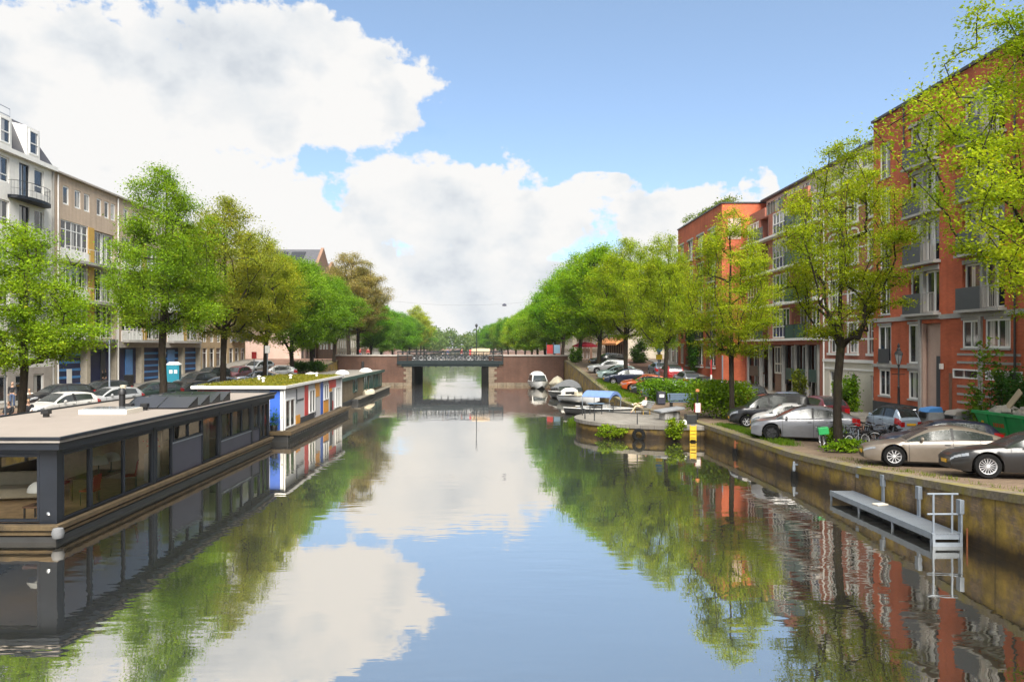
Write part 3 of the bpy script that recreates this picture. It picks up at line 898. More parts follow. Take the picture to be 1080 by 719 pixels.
def build_beige_building():
    t = left_root('apartment_building', 'beige rendered flats with white bay windows above a navy striped ground floor', 'building', 57.9)
    W, H = 29.5, 19.1
    ops = []; wl = []
    bay = 9.8
    for i in range(3):
        x = i*bay
        for (a, b) in ((1.2, 2.1), (2.9, 3.8), (4.3, 5.2), (6.3, 7.1), (7.6, 8.4), (8.7, 9.5)):
            ops.append((x+a, x+b, 16.85, 18.35)); wl.append((x+a, 16.85, b-a, 1.5, 1, 'white_frame', .12))
        for z in (6.9, 10.1, 13.3):
            ops.append((x+.9, x+4.9, z, z+2.3)); wl.append((x+.9, z+.0, 4.0, 2.3, 5, 'white_frame', .08))
            ops.append((x+5.9, x+9.4, z-.7, z+2.2))
    mb = MB(); wall_mesh(mb, W, H, ops, .25, 5.9, 0, 12); mb.build('wall', M['brick_tan'], t)
    for (a, z, w, h, n, fr, fw) in wl: window(t, a, z, w, h, n, 1, fr, y=.08, fw=fw, transom=h*.68 if w > 2 else None)
    for i in range(3):
        x = i*bay
        for z in (6.9, 10.1, 13.3):
            window(t, x+7.6, z-.7, 1.7, 2.85, 2, 1, 'white_frame', y=.24, fw=.09); window(t, x+5.95, z-.7, 1.5, 2.85, 1, 1, 'white_frame', y=.245, fw=.1)
            p = MB(); p.box(x+4.95, x+5.85, -.05, .02, z-.8, z+2.3); p.build('ochre_panel', M['ochre'], t)
            q = MB(); q.box(x+.8, x+4.9, -.08, .02, z-1.05, z-.02); q.build('parapet_panel', M['white'], t)
            s = MB(); poly = [(x+.8, 0)]
            for k in range(9): v = PI*k/8; poly.append((x+5.2-math.cos(v)*4.2, -.2-math.sin(v)*.75))
            poly.append((x+9.4, 0)); s.prism(poly, z-1.05, z-.82); s.build('balcony_slab', M['concrete'], t)
            r = MB()
            top = [(x+5.2-math.cos(PI*k/16)*4.1, -.2-math.sin(PI*k/16)*.7, z+.2) for k in range(17)]
            r.tube(top, .022, 5)
            for tp in top[::1]: r.bar((tp[0], tp[1], z-.82), tp, .012, 4)
            r.build('balcony_rail', M['white'], t)
    # ground floor
    n = 6; pw = W/n
    for k in range(n+1): c = MB(); c.box(k*pw-.28 if k else 0, k*pw+.28 if k < n else W, -.06, .6, .5, 5.9); c.build('pillar', M['stone_light'], t)
    b = MB(); b.box(0, W, -.1, 1.0, 5.35, 5.93); b.build('concrete_band', M['light_concrete'], t)
    g = MB(); g.box(0, W, .5, 11.5, .3, 5.9); g.build('ground_floor_wall', M['navy'], t)
    for k in range(n):
        s = MB(); a0, a1 = k*pw+.3, (k+1)*pw-.3
        if k in (1, 2): a1 = a0+1.0 if k == 2 else a0+.6
        if k == 2:
            q = MB(); q.box(a0+2.2, a0+3.6, .44, .5, 1.5, 5.2); q.build('door', M['poster_blue'], t)
        if k == 1:
            q = MB(); q.box(a0+2.6, a0+3.4, .44, .5, 1.8, 5.0); q.build('door', M['dark_panel'], t)
        for z in np.arange(2.2, 5.3, .62): s.box(a0, a1, .46, .5, z, z+.2)
        s.build('blue_stripes', M['stripe_blue'], t)
        w = MB(); w.box(k*pw+.3, (k+1)*pw-.3, .3, .5, .5, 1.9) if k > 2 else w.box(k*pw+.3, k*pw+1.2, .3, .5, .5, 1.5); w.build('low_wall', M['light_concrete'], t)
    po = MB(); po.box(2.5, 3.2, .40, .44, 1.7, 3.6); po.build('poster', M['white'], t)
    po = MB(); po.box(21.4, 23.2, .40, .44, 2.2, 5.1); po.build('poster', M['poster_blue'], t)
    cp = MB(); cp.box(-.05, W+.05, -.3, 12.05, H, H+.14); cp.box(9.0, 11.2, 1.5, 5, H+.14, H+.5); cp.build('roof', M['light_concrete'], t)
    for u in (.35, 9.8, 19.5): dp = MB(); dp.bar((u, -.12, 1.5), (u, -.12, H-.1), .06, 8); dp.build('drainpipe', M['white'], t)

def build_gabled_building():
    t = thing('brick_building', 'large brown brick building with grey pitched roof and two gables above the trees', 'building', (-29.5, 128, 0))
    b = MB()
    b.box(-27, 0, 0, 16, 0, 19.8)
    for (y0, y1, pk) in ((0, 9.4, 23.2), (9.4, 16, 21.6)):
        b.add([(0, y0, 19.8), (0, y1, 19.8), (0, (y0+y1)/2, pk), (-.5, y0, 19.8), (-.5, y1, 19.8), (-.5, (y0+y1)/2, pk)], [(0, 1, 2), (0, 2, 5, 3), (1, 4, 5, 2), (3, 5, 4)])
    b.build('wall', M['brick_brown'], t)
    r = MB()
    for (y0, y1, pk) in ((0, 9.4, 22.9), (9.4, 16, 21.3)):
        m = (y0+y1)/2
        r.add([(-27, y0-.3, 19.7), (-.5, y0-.3, 19.7), (-.5, m, pk), (-27, m, pk), (-27, y1, 19.7), (-.5, y1, 19.7)], [(0, 1, 2, 3), (3, 2, 5, 4)])
    r.build('roof', M['slate'], t)
    s = MB()
    for k in range(7): s.add([(-24+k*3.1, .55, 20.35), (-21.5+k*3.1, .55, 20.35), (-21.5+k*3.1, 3.6, 22.35), (-24+k*3.1, 3.6, 22.35)], [(0, 1, 2, 3)])
    s.build('roof_panel', M['solar'], t)
    ch = MB(); ch.box(-9.5, -8.9, 3.6, 4.4, 22.4, 23.9); ch.build('chimney', M['brick_brown'], t)
    for z in (5, 8.2, 11.4, 14.6):
        for y in (1.5, 4, 6.5, 10.5, 13):
            w = window(t, 0, 0, 1.2, 1.8, 2, 1, 'white_frame'); w.location = (.04, y, z); w.rotation_euler = (0, 0, PI/2)

def build_houses():
    build_red_building(); build_ornate_building(); build_glass_building()
    build_roof_garden_building()
    build_white_building(); build_beige_building(); build_gabled_building()
    generic_house(1, 92.1, 103, 16.5, 'brick_grey', 'grey brick house between the red roof garden block and the bridge street', 24.6, gz=2.6)
    generic_house(1, 119, 142, 15, 'stone_light', 'pale stone corner house with long orange awning behind the bridge', 22.5, shop='awning_orange', gz=3.0)
    generic_house(1, 142.2, 160, 17, 'brick_tan', 'tan brick house just past the orange awning corner', 22.5, gz=1.6)
    generic_house(1, 160.2, 184, 16, 'brick_brown', 'brown brick house second past the orange awning corner', 22, gz=1.5)
    generic_house(1, 184.2, 214, 18, 'stone_light', 'pale house third past the orange awning corner', 21, gz=1.4)
    generic_house(1, 214.2, 250, 16, 'brick_red_white', 'red brick house farthest along the right canal bank', 19, gz=1.4)
    # left bank beyond the beige block
    t = generic_house(-1, 87.6, 103.5, 17.5, 'brick_ochre', 'ochre brick house with dark glazed balconies left of the shop awnings', gz=2.4)
    for z in (6.4, 9.6, 12.8):
        b = MB(); b.box(10.2, 15.4, -1.1, 0, z-.2, z); b.box(10.2, 15.4, -1.12, -1.04, z, z+1.15); b.build('balcony', M['dark_panel'], t)
    generic_house(-1, 117.6, 127.9, 13.5, 'pinkish', 'pinkish corner shop with pale awning in front of the gabled brick building', -29.8, shop='white_canvas', gz=3.2)
    generic_house(-1, 144.2, 165, 17, 'stone_light', 'pale stone house just past the gabled brick building', -29.5, gz=1.6)
    generic_house(-1, 165.2, 190, 16, 'brick_brown', 'brown brick house second past the gabled building', -30, gz=1.5)
    generic_house(-1, 190.2, 225, 18, 'brick_grey', 'grey house third past the gabled building', -32, gz=1.4)
    generic_house(-1, 225.2, 262, 17, 'brick_red_white', 'red house farthest along the left canal bank', -33, gz=1.4)

# ------------------------------------------------------------------ terrace, platform, furniture fixed to the quay
TER_C, TER_R = (12.0, 47.8), 6.3
def build_terrace():
    cx, cy = TER_C
    pts = []
    for k in range(29):
        a = PI*.5 + PI*k/28
        pts.append((cx+math.cos(a)*TER_R*1.0, cy+math.sin(a)*TER_R*.82))
    poly = pts + [(cx+.9, cy-TER_R*.82), (cx+.9, cy+TER_R*.82)]
    b = MB(); b.prism(poly, -1.5, .62); tag(b.build('terrace_base', M['quay']), kind='structure')
    big = [((x-cx)*1.02+cx, (y-cy)*1.02+cy) for x, y in pts] + [(cx+.9, cy-TER_R*.84), (cx+.9, cy+TER_R*.84)]
    c = MB(); c.prism(big, .62, .86); o = c.build('terrace_paving', M['paver_grey'], bevel=.02); tag(o, kind='structure')
    # low rails along the rim
    for i, (k0, k1) in enumerate(((5, 8), (11, 16), (18, 23))):
        r = MB()
        P = [pts[k] for k in range(k0, k1+1)]
        P = [((x-cx)*.96+cx, (y-cy)*.96+cy) for x, y in P]
        r.tube([(P[0][0], P[0][1], .86)]+[(x, y, 1.5) for x, y in P]+[(P[-1][0], P[-1][1], .86)], .035, 6)
        tag(r.build('terrace_rail', M['dark_metal']), ['short dark rail at the outer tip of the rounded stone terrace', 'dark rail on the middle of the terrace rim above the grass tuft',
            'long dark rail on the terrace rim nearest the yellow ladder'][i], 'rail', 'low rails round the terrace')
    # tyre fender on the wall
    ty = MB(); ty.lathe([(.19, -.09), (.30, -.11), (.38, -.06), (.39, .0), (.38, .06), (.30, .11), (.19, .09), (.19, -.09)], 20, axis='y')
    o = ty.build('tyre_fender', M['rubber'], smooth=50); o.location = (8.75, 43.0, .3); o.rotation_euler = (.0, 0, R(-22))
    tag(o, 'black tyre hanging as fender on the terrace wall at the waterline', 'tyre')

def build_platform():
    t = thing('jetty', 'galvanised steel jetty with grated deck and end handrail bolted to the quay', 'jetty', (0, 0, 0))
    x0, x1, y0, y1 = 12.05, 12.86, 20.1, 26.1
    zt = .34
    d = MB()
    for k in range(6):
        u0 = y0+(y1-y0)*k/6+.012; u1 = y0+(y1-y0)*(k+1)/6-.012
        d.box(x0+.03, x1-.03, u0, u1, zt-.035, zt)
    # procedural grating
    m, nt, out = nmat('steel_grating'); M['grating'] = m
    co = coords(nt); sp = nt.nodes.new('ShaderNodeSeparateXYZ'); L(nt, co, sp.inputs[0])
    a = math_(nt, 'LESS_THAN', math_(nt, 'FRACT', math_(nt, 'MULTIPLY', sp.outputs[0], 26)), .42)
    b = math_(nt, 'LESS_THAN', math_(nt, 'FRACT', math_(nt, 'MULTIPLY', sp.outputs[1], 26)), .42)
    mxx = math_(nt, 'MAXIMUM', a, b)
    pb(nt, out, mixc(nt, mxx, (.13, .15, .175), (.27, .30, .34)), .5, .5)
    d.build('deck_grating', m, t)
    f = MB()
    for x in (x0, x1-.04): f.box(x, x+.05, y0, y1, zt-.16, zt+.012)
    for k in range(7):
        u = y0+(y1-y0)*k/6; f.box(x0+.052, x1-.042, u-.02, u+.02, zt-.155, zt-.04)
    f.box(x0, x1, y0-.05, y0-.003, -.35, -.02+.12); f.box(x0, x0+.07, y0-.052, y0+.02, -.6, zt); f.box(x1-.07, x1, y0-.052, y0+.02, -.6, zt)
    f.build('frame', M['galv'], t)
    for u in (y0+.05, y0+2.0, y0+4.0, y1-.06):
        p = MB(); p.box(x0+.003, x0+.055, u-.03, u+.03, -.8, zt-.16); p.build('leg', M['galv'], t)
    for u in (y0+.1, y0+2.05, y0+4.05, y1-.35):
        p = MB(); p.box(x1+.01, x1+.06, u-.07, u+.07, -.8, zt+.72); p.box(x1-.03, x1+.09, u-.09, u+.09, zt+.52, zt+.9); p.build('post', M['galv'], t, bevel=.008)
    h = MB()
    yy = y0+.12
    for x in (x0+.12, x1-.18): h.bar((x, yy, zt), (x, yy, zt+1.05), .028, 8)
    for z in (zt+.5, zt+1.05): h.bar((x0-.05, yy, z), (x1-.02, yy, z), .026, 8)
    h.build('handrail', M['galv'], t, smooth=40)
    rp = MB(); rp.bar((x1+.1, y0-.08, -.5), (x1+.1, y0-.08, .5), .022, 6); rp.build('guide_pole', M['rust'], t)
    s = MB(); s.obox((x1-.3, y0+3.6, zt+.03), (.42, .25, .05), (0, 0, .3)); o = s.build('plastic_tray', M['cream'], bevel=.01)
    tag(o, 'cream plastic tray lying on the steel jetty deck', 'tray')
# ------------------------------------------------------------------ leaves and trees
def leaves(rng, cen, size, up=.6):
    n = len(cen)
    nn = rng.normal(size=(n, 3)); nn[:, 2] = np.abs(nn[:, 2]) + up
    nn /= np.linalg.norm(nn, axis=1)[:, None]
    r = rng.normal(size=(n, 3)); t = np.cross(r, nn); t /= np.linalg.norm(t, axis=1)[:, None] + 1e-9
    b = np.cross(nn, t)
    s = np.asarray(size).reshape(-1, 1) * rng.uniform(.5, 1.45, (n, 1))
    fold = nn * s * .18
    v = np.stack([cen + t*s, cen + b*s*.55 + fold, cen - t*s, cen - b*s*.55 + fold], 1).reshape(-1, 3)
    q = np.arange(n*4, dtype=np.int32).reshape(-1, 4)
    return v, q

def tree_data(seed, H, trunk_h, rad, K=260, bf=.45, peak=.5, nleaf=110, lsize=.085, clump=(.5, .2), lean=(0, 0), trunk_r=.2, flat=.0, top=.8, inner=.25):
    """a branching skeleton grown through points of the crown, then leaf sprays along the outer twigs"""
    rng = np.random.default_rng(seed)
    def prof(t):
        a = np.clip(t, 1e-3, 1)
        return np.where(a < peak, np.sin(.5*PI*(.25+.75*a/peak)), np.cos(np.clip(.5*PI*(a-peak)/(1-peak), 0, 1.55)*.93)**.8)
    # lobes make the outline uneven
    lob = rng.uniform(0, 2*PI, 7); lam = rng.uniform(.08, .2, 7)
    def lobes(az, t):
        f = 1.0
        for k in range(7): f = f + lam[k]*np.sin((k+2)*az*.8 + lob[k] + t*5*(1 if k % 2 else -1))
        return f
    pts = []
    while len(pts) < K:
        t = rng.uniform(.02, 1.0); az = rng.uniform(0, 2*PI)
        if rng.uniform() > .12 + .88*float(prof(np.array(t)))**1.6: continue
        rr = np.sqrt(rng.uniform(inner, 1.0))
        r = float(prof(np.array(t))) * rad * rr * float(np.clip(lobes(az, t), .55, 1.35))
        z = trunk_h + (H-trunk_h)*t - .12*r
        pts.append((math.cos(az)*r + lean[0]*t, math.sin(az)*r + lean[1]*t, z))
    pts = np.array(pts)
    # trunk line
    nt_ = 9
    zt = np.linspace(0, trunk_h + (H-trunk_h)*top, nt_)
    wob = rng.normal(0, .05*rad, (nt_, 2)).cumsum(0)*.5; wob[0] = 0; wob[1] *= .5
    tr = np.stack([wob[:, 0] + lean[0]*np.clip((zt-trunk_h*.3)/(H), 0, 1), wob[:, 1] + lean[1]*np.clip((zt-trunk_h*.3)/H, 0, 1), zt], 1)
    nodes = [tuple(p) for p in tr]; par = [-1] + list(range(nt_-1))
    plen = [0.0]
    for i in range(1, nt_): plen.append(plen[-1] + float(np.linalg.norm(tr[i]-tr[i-1])))
    zmin = trunk_h*.82
    ok = [i for i in range(nt_) if tr[i][2] >= zmin]
    best = np.full(K, 1e9); bp = np.full(K, -1, int)
    def relax(i):
        d = pts - np.array(nodes[i]); dist = np.linalg.norm(d, axis=1)
        pen = np.where(d[:, 2] < -.25*dist, 1.6, 1.0)
        cost = dist*pen + bf*plen[i]
        m = cost < best; best[m] = cost[m]; bp[m] = i
    for i in ok: relax(i)
    used = np.zeros(K, bool)
    for _ in range(K):
        b = np.where(used, 1e9, best); j = int(b.argmin())
        used[j] = True; i = bp[j]
        p = pts[j]; q = np.array(nodes[i])
        mid = (p+q)/2 + rng.normal(0, .04, 3)*np.linalg.norm(p-q); mid[2] += .06*np.linalg.norm(p[:2]-q[:2])
        nodes.append(tuple(mid)); par.append(i); plen.append(plen[i] + float(np.linalg.norm(mid-q)))
        nodes.append(tuple(p)); par.append(len(nodes)-2); plen.append(plen[-1] + float(np.linalg.norm(mid-p)))
        relax(len(nodes)-1)
    n = len(nodes); nodes = np.array(nodes)
    area = np.zeros(n); nch = np.zeros(n, int)
    for i in range(n-1, 0, -1):
        if area[i] == 0: area[i] = .008**2.1
        area[par[i]] += area[i]; nch[par[i]] += 1
    rad_ = area**(1/2.1); rad_ *= trunk_r/rad_[0]; rad_ = np.maximum(rad_, .007)
    wood = MB()
    wood.tube([tuple(nodes[i]) for i in range(nt_)], [float(rad_[i])*(1.35 if i == 0 else 1) for i in range(nt_)], 9)
    for i in range(nt_, n):
        p = par[i]; r0 = min(float(rad_[p]), float(rad_[i])*1.5)
        wood.bar(tuple(nodes[p]), tuple(nodes[i]), r0, 6 if r0 > .05 else (4 if r0 > .015 else 3), float(rad_[i]), cap=False)
    # leaf sprays
    outer = [i for i in range(nt_, n) if rad_[i] < .05]
    cen = []
    for i in outer:
        p = nodes[par[i]]; q = nodes[i]
        m = int(nleaf*.5*rng.uniform(.5, 1.5))
        f = rng.uniform(0, 1.15, (m, 1))
        c = p + (q-p)*f
        off = rng.normal(0, 1, (m, 3))*np.array([clump[0], clump[0], clump[1]])
        cen.append(c+off)
    cen = np.concatenate(cen)
    v, q = leaves(rng, cen, np.full(len(cen), lsize), 1.1)
    return wood, v, q

class Variant:
    pass
VAR = {}
def variant(name, **kw):
    w, v, q = tree_data(**kw)
    s = Variant(); s.wood, s.v, s.q, s.H = w, v, q, kw['H']; s.tm = None; s.cm = None
    VAR[name] = s
def tree(label, var, x, y, z, H=None, wide=1.0, rz=0, col=(.14, .2, .02), group=None, name='elm_tree', cat='tree'):
    s = VAR[var]
    t = thing(name, label, cat, (x, y, z), rz, group)
    if s.tm is None:
        a = s.wood.build('trunk', M['bark'], t, smooth=60); s.tm = a.data
        b = mesh_np('crown', s.v, s.q, M['leaf'], t); s.cm = b.data
    else:
        a = bpy.data.objects.new('trunk', s.tm); link(a, t)
        b = bpy.data.objects.new('crown', s.cm); link(b, t)
    b.color = (col[0]*LEAF_GAIN[0], col[1]*LEAF_GAIN[1], col[2]*LEAF_GAIN[2], 1)
    k = 1.0 if H is None else H/s.H
    t.scale = (k*wide, k*wide, k)
    return t

LEAF_GAIN = (1.74, 1.82, 1.7)
BRIGHT = (.155, .215, .012); FRESH = (.125, .205, .014); OLIVE = (.165, .17, .025); LUSH = (.085, .175, .018); TAN = (.19, .15, .065); LIME = (.20, .25, .02); YOL = (.22, .24, .03)

def build_trees():
    variant('airy', seed=3, H=13.6, trunk_h=4.7, rad=3.9, K=340, nleaf=190, lsize=.06, clump=(.36, .11), trunk_r=.24, peak=.5, bf=.35, lean=(.5, -.2), inner=.2)
    variant('airy_two', seed=11, H=13.4, trunk_h=3.9, rad=3.7, K=340, nleaf=190, lsize=.062, clump=(.36, .12), trunk_r=.2, peak=.45, bf=.35, inner=.2)
    variant('layered', seed=21, H=14.2, trunk_h=4.5, rad=3.8, K=460, nleaf=210, lsize=.066, clump=(.40, .19), trunk_r=.24, peak=.24, bf=.3, top=.9, inner=.15)
    variant('small', seed=29, H=9.4, trunk_h=2.7, rad=3.1, K=280, nleaf=230, lsize=.056, clump=(.38, .14), trunk_r=.17, peak=.38, bf=.35, top=.85, inner=.15)
    variant('vase', seed=37, H=15.5, trunk_h=4.6, rad=4.6, K=420, nleaf=190, lsize=.08, clump=(.46, .2), trunk_r=.27, peak=.55, bf=.45, inner=.15)
    variant('dense', seed=41, H=15.0, trunk_h=3.8, rad=4.9, K=440, nleaf=150, lsize=.11, clump=(.5, .27), trunk_r=.27, peak=.55, bf=.45, inner=.1)
    variant('dense_two', seed=47, H=15.0, trunk_h=3.7, rad=4.6, K=420, nleaf=150, lsize=.11, clump=(.5, .27), trunk_r=.27, peak=.45, bf=.45, inner=.1)
    variant('overhang', seed=57, H=15.0, trunk_h=4.2, rad=6.0, K=520, nleaf=215, lsize=.058, clump=(.30, .12), trunk_r=.2, peak=.5, bf=.35, inner=.15)
    # left bank, near to far
    X = -20.9
    tree('small bright green tree on the left quay beside the white plastered block', 'small', at(21, 33), 33, GL(33), 9.9, .92, .4, (.145, .205, .016))
    tree('broad pointed green tree in front of the navy striped ground floor', 'layered', at(172, 47.5), 47.5, GL(47.5), 15.6, .84, 1.2, (.125, .185, .016))
    tree('tall olive tinted tree with dark trunk next to the teal toilet cabin', 'vase', at(235, 58), 58, GL(58), 15.8, .86, 2.1, OLIVE)
    tree('yellowish olive tree behind the sedum roofed houseboat', 'vase', at(279, 68), 68, GL(68), 13.9, .9, 4.0, (.18, .19, .02))
    tree('bright green round tree on the left quay right of the yellowish olive tree', 'dense', at(309, 78), 78, GL(78), 13.2, .95, .5, (.11, .175, .018))
    tree('deep green tree on the left quay nearest the brick bridge abutment', 'dense_two', at(329, 88), 88, GL(88), 12.8, 1.0, 2.6, (.095, .165, .018))
    tree('green tree at the left end of the bridge, in front of the gabled brick building', 'dense', at(352, 100.5), 100.5, GL(100), 11.6, .95, 3.6, (.10, .17, .018))
    g = 'trees lining the left bank beyond the bridge'
    lbl = ['tall tan budding tree at the left corner just beyond the bridge', 'tan budding tree second beyond the bridge on the left bank'] + ['rounded green tree %s beyond the bridge on the left bank' % o for o in ('third', 'fourth', 'fifth', 'sixth', 'seventh')] + ['pale lime tree rising above its left bank neighbours far beyond the bridge', 'tan tree right after the pale lime tree on the left bank', 'last green tree of the left bank row before the hazy wood']
    ys = [121, 131, 146, 165, 188, 216, 248, 290, 325, 370]
    hs = [17.5, 17, 13.5, 13, 13.5, 14, 14.5, 20, 18, 17]
    cs = [TAN, (.18, .15, .06), LUSH, (.09, .16, .03), LUSH, LUSH, (.09, .16, .03), YOL, (.16, .14, .06), LUSH]
    vs = ['vase', 'vase', 'dense', 'dense_two', 'dense', 'dense_two', 'dense', 'dense_two', 'vase', 'dense']
    for i in range(10):
        tree(lbl[i], vs[i], QL(ys[i])-1.5, ys[i], GL(ys[i]), hs[i], 1.0, i*1.3, cs[i], g)
    # right bank, near to far
    tree('foreground tree on the right whose sprays hang over the orange brick block', 'overhang', 20.6, 24.0, GR(23), 17.4, .88, 2.5, (.185, .22, .014))
    tree('slender leaning tree between silver crossover and bicycles on the right quay', 'airy', 15.25, 32.2, GR(32), 13.5, .72, 0.0, (.19, .215, .014))
    tree('tree rising out of the clipped bush beside the black van', 'airy_two', at(772, 44.3), 44.3, GR(44), 12.9, .76, 1.0, (.185, .215, .014))
    tree('tree behind the park bench hedge, left of the red roof garden block', 'vase', at(701, 62), 62, GR(62), 13.8, .68, 3.0, (.17, .205, .014))
    tree('yellow green tree behind the orange hatchback', 'vase', at(660, 74), 74, GR(74), 14.5, .85, 1.0, (.165, .205, .012))
    tree('dense bright tree behind the white hatchback near the quay ramp', 'dense', at(631, 89), 89, GR(89), 15.2, .95, 2.2, (.13, .20, .012))
    tree('dense green tree at the right end of the bridge beside the red parasol', 'dense_two', at(611, 101.5), 101.5, GR(101), 14.6, 1.0, .4, (.115, .195, .012))
    tree('second row tree on the right pavement behind the parked cars near the bridge', 'dense', 19.5, 84, GR(84), 13.0, .8, 5, (.11, .19, .012))
    g = 'trees lining the right bank beyond the bridge'
    ys = [121, 133, 147, 163, 181, 202, 226, 255, 290, 330, 375]
    lbl = ['bright green tree at the right corner just beyond the bridge'] + ['green tree %s beyond the bridge on the right bank' % o for o in ('second', 'third', 'fourth', 'fifth', 'sixth', 'seventh', 'eighth', 'ninth', 'tenth')] + ['last green tree of the right bank row before the hazy wood']
    hs = [14.8, 14, 14.5, 14, 14, 14.5, 14, 14.5, 15, 15, 15]
    cs = [(.10, .2, .012), FRESH, (.14, .2, .02), FRESH, (.12, .2, .015), FRESH, LIME, LUSH, (.12, .18, .02), LUSH, LUSH]
    for i in range(11):
        tree(lbl[i], 'dense' if i % 2 else 'dense_two', QR(ys[i])+1.5, ys[i], GR(ys[i]), hs[i], 1.0, i*1.7, cs[i], g)
    # far wood closing the canal
    rng = np.random.default_rng(5)
    cen = []
    for k in range(46):
        x = rng.uniform(-75, 60); y = rng.uniform(470, 600); h = rng.uniform(13, 20); r = rng.uniform(5, 8)
        m = 700
        d = rng.normal(size=(m, 3)); d /= np.linalg.norm(d, axis=1)[:, None]
        rr = rng.uniform(.5, 1, (m, 1))
        cen.append(np.array([x, y, h*.58]) + d*rr*np.array([r, r, h*.42]))
    cen = np.concatenate(cen)
    v, q = leaves(rng, cen, np.full(len(cen), .75), .2)
    o = mesh_np('distant_wood', v, q, M['leaf'], None); o.color = (.15, .22, .07, 1); tag(o, 'hazy far off wood closing the end of the canal', 'wood', None, 'stuff')
    b = MB(); b.box(-200, 200, 640, 660, 0, 9)
    # land closing the canal
    g2 = MB(); g2.box(-120, 120, 455, 760, -1.5, 1.0); tag(g2.build('terrain', M['earth']), kind='structure')

def bush(name, label, cat, loc, dims, n, size, col, seed, stems=8, group=None, rz=0, boxy=.5):
    rng = np.random.default_rng(seed)
    t = thing(name, label, cat, loc, rz, group)
    k = max(6, int(n/220))
    cc = []
    for _ in range(k):
        a = rng.uniform(-1, 1, 3)
        if boxy < .4: a = a/max(1, np.linalg.norm(a))
        cc.append(a)
    cc = np.array(cc)
    d = np.array(dims)/2
    cen = []
    for c in cc:
        m = n//k
        o = rng.normal(0, .22, (m, 3)); p = c*np.array([.82, .82, .8]) + o
        cen.append(p)
    cen = np.concatenate(cen)
    cen = np.clip(cen, -1.12, 1.12)*d + np.array([0, 0, d[2]])
    cen = cen[cen[:, 2] > .02]
    v, q = leaves(rng, cen, np.full(len(cen), size), .4)
    f = mesh_np('foliage', v, q, M['leaf_dense'], t); f.color = (col[0]*1.4, col[1]*1.3, col[2]*1.3, 1)
    s = MB()
    for i in range(stems):
        a = rng.uniform(-.8, .8, 2)*d[:2]
        s.bar((a[0]*.5, a[1]*.5, -.05), (a[0], a[1], d[2]*1.2), .025, 5, .01)
        s.bar((a[0]*.75, a[1]*.75, d[2]*.5), (a[0]*1.1, a[1]*.6, d[2]*1.5), .014, 4, .006)
    s.build('stem', M['bark'], t)
    return t

def tufts(label, pts, col, seed, name='grass', blade=.28, per=60, spread=.25):
    rng = np.random.default_rng(seed)
    vs, qs = [], []
    b = 0
    for (x, y, z) in pts:
        for _ in range(per):
            px, py = x+rng.normal(0, spread), y+rng.normal(0, spread)
            a = rng.uniform(0, 2*PI); h = blade*rng.uniform(.5, 1.2); w = .02*blade/.28
            dx, dy = math.cos(a), math.sin(a); le = rng.uniform(.1, .5)*h
            vs += [(px-dy*w, py+dx*w, z), (px+dy*w, py-dx*w, z), (px+dx*le+dy*w*.3, py+dy*le-dx*w*.3, z+h), (px+dx*le-dy*w*.3, py+dy*le+dx*w*.3, z+h)]
            qs.append((b, b+1, b+2, b+3)); b += 4
    o = mesh_np(name, np.array(vs), np.array(qs), M['leaf_dense'], None); o.color = tuple(col)+(1,)
    tag(o, label, 'grass', None, 'stuff')
    return o

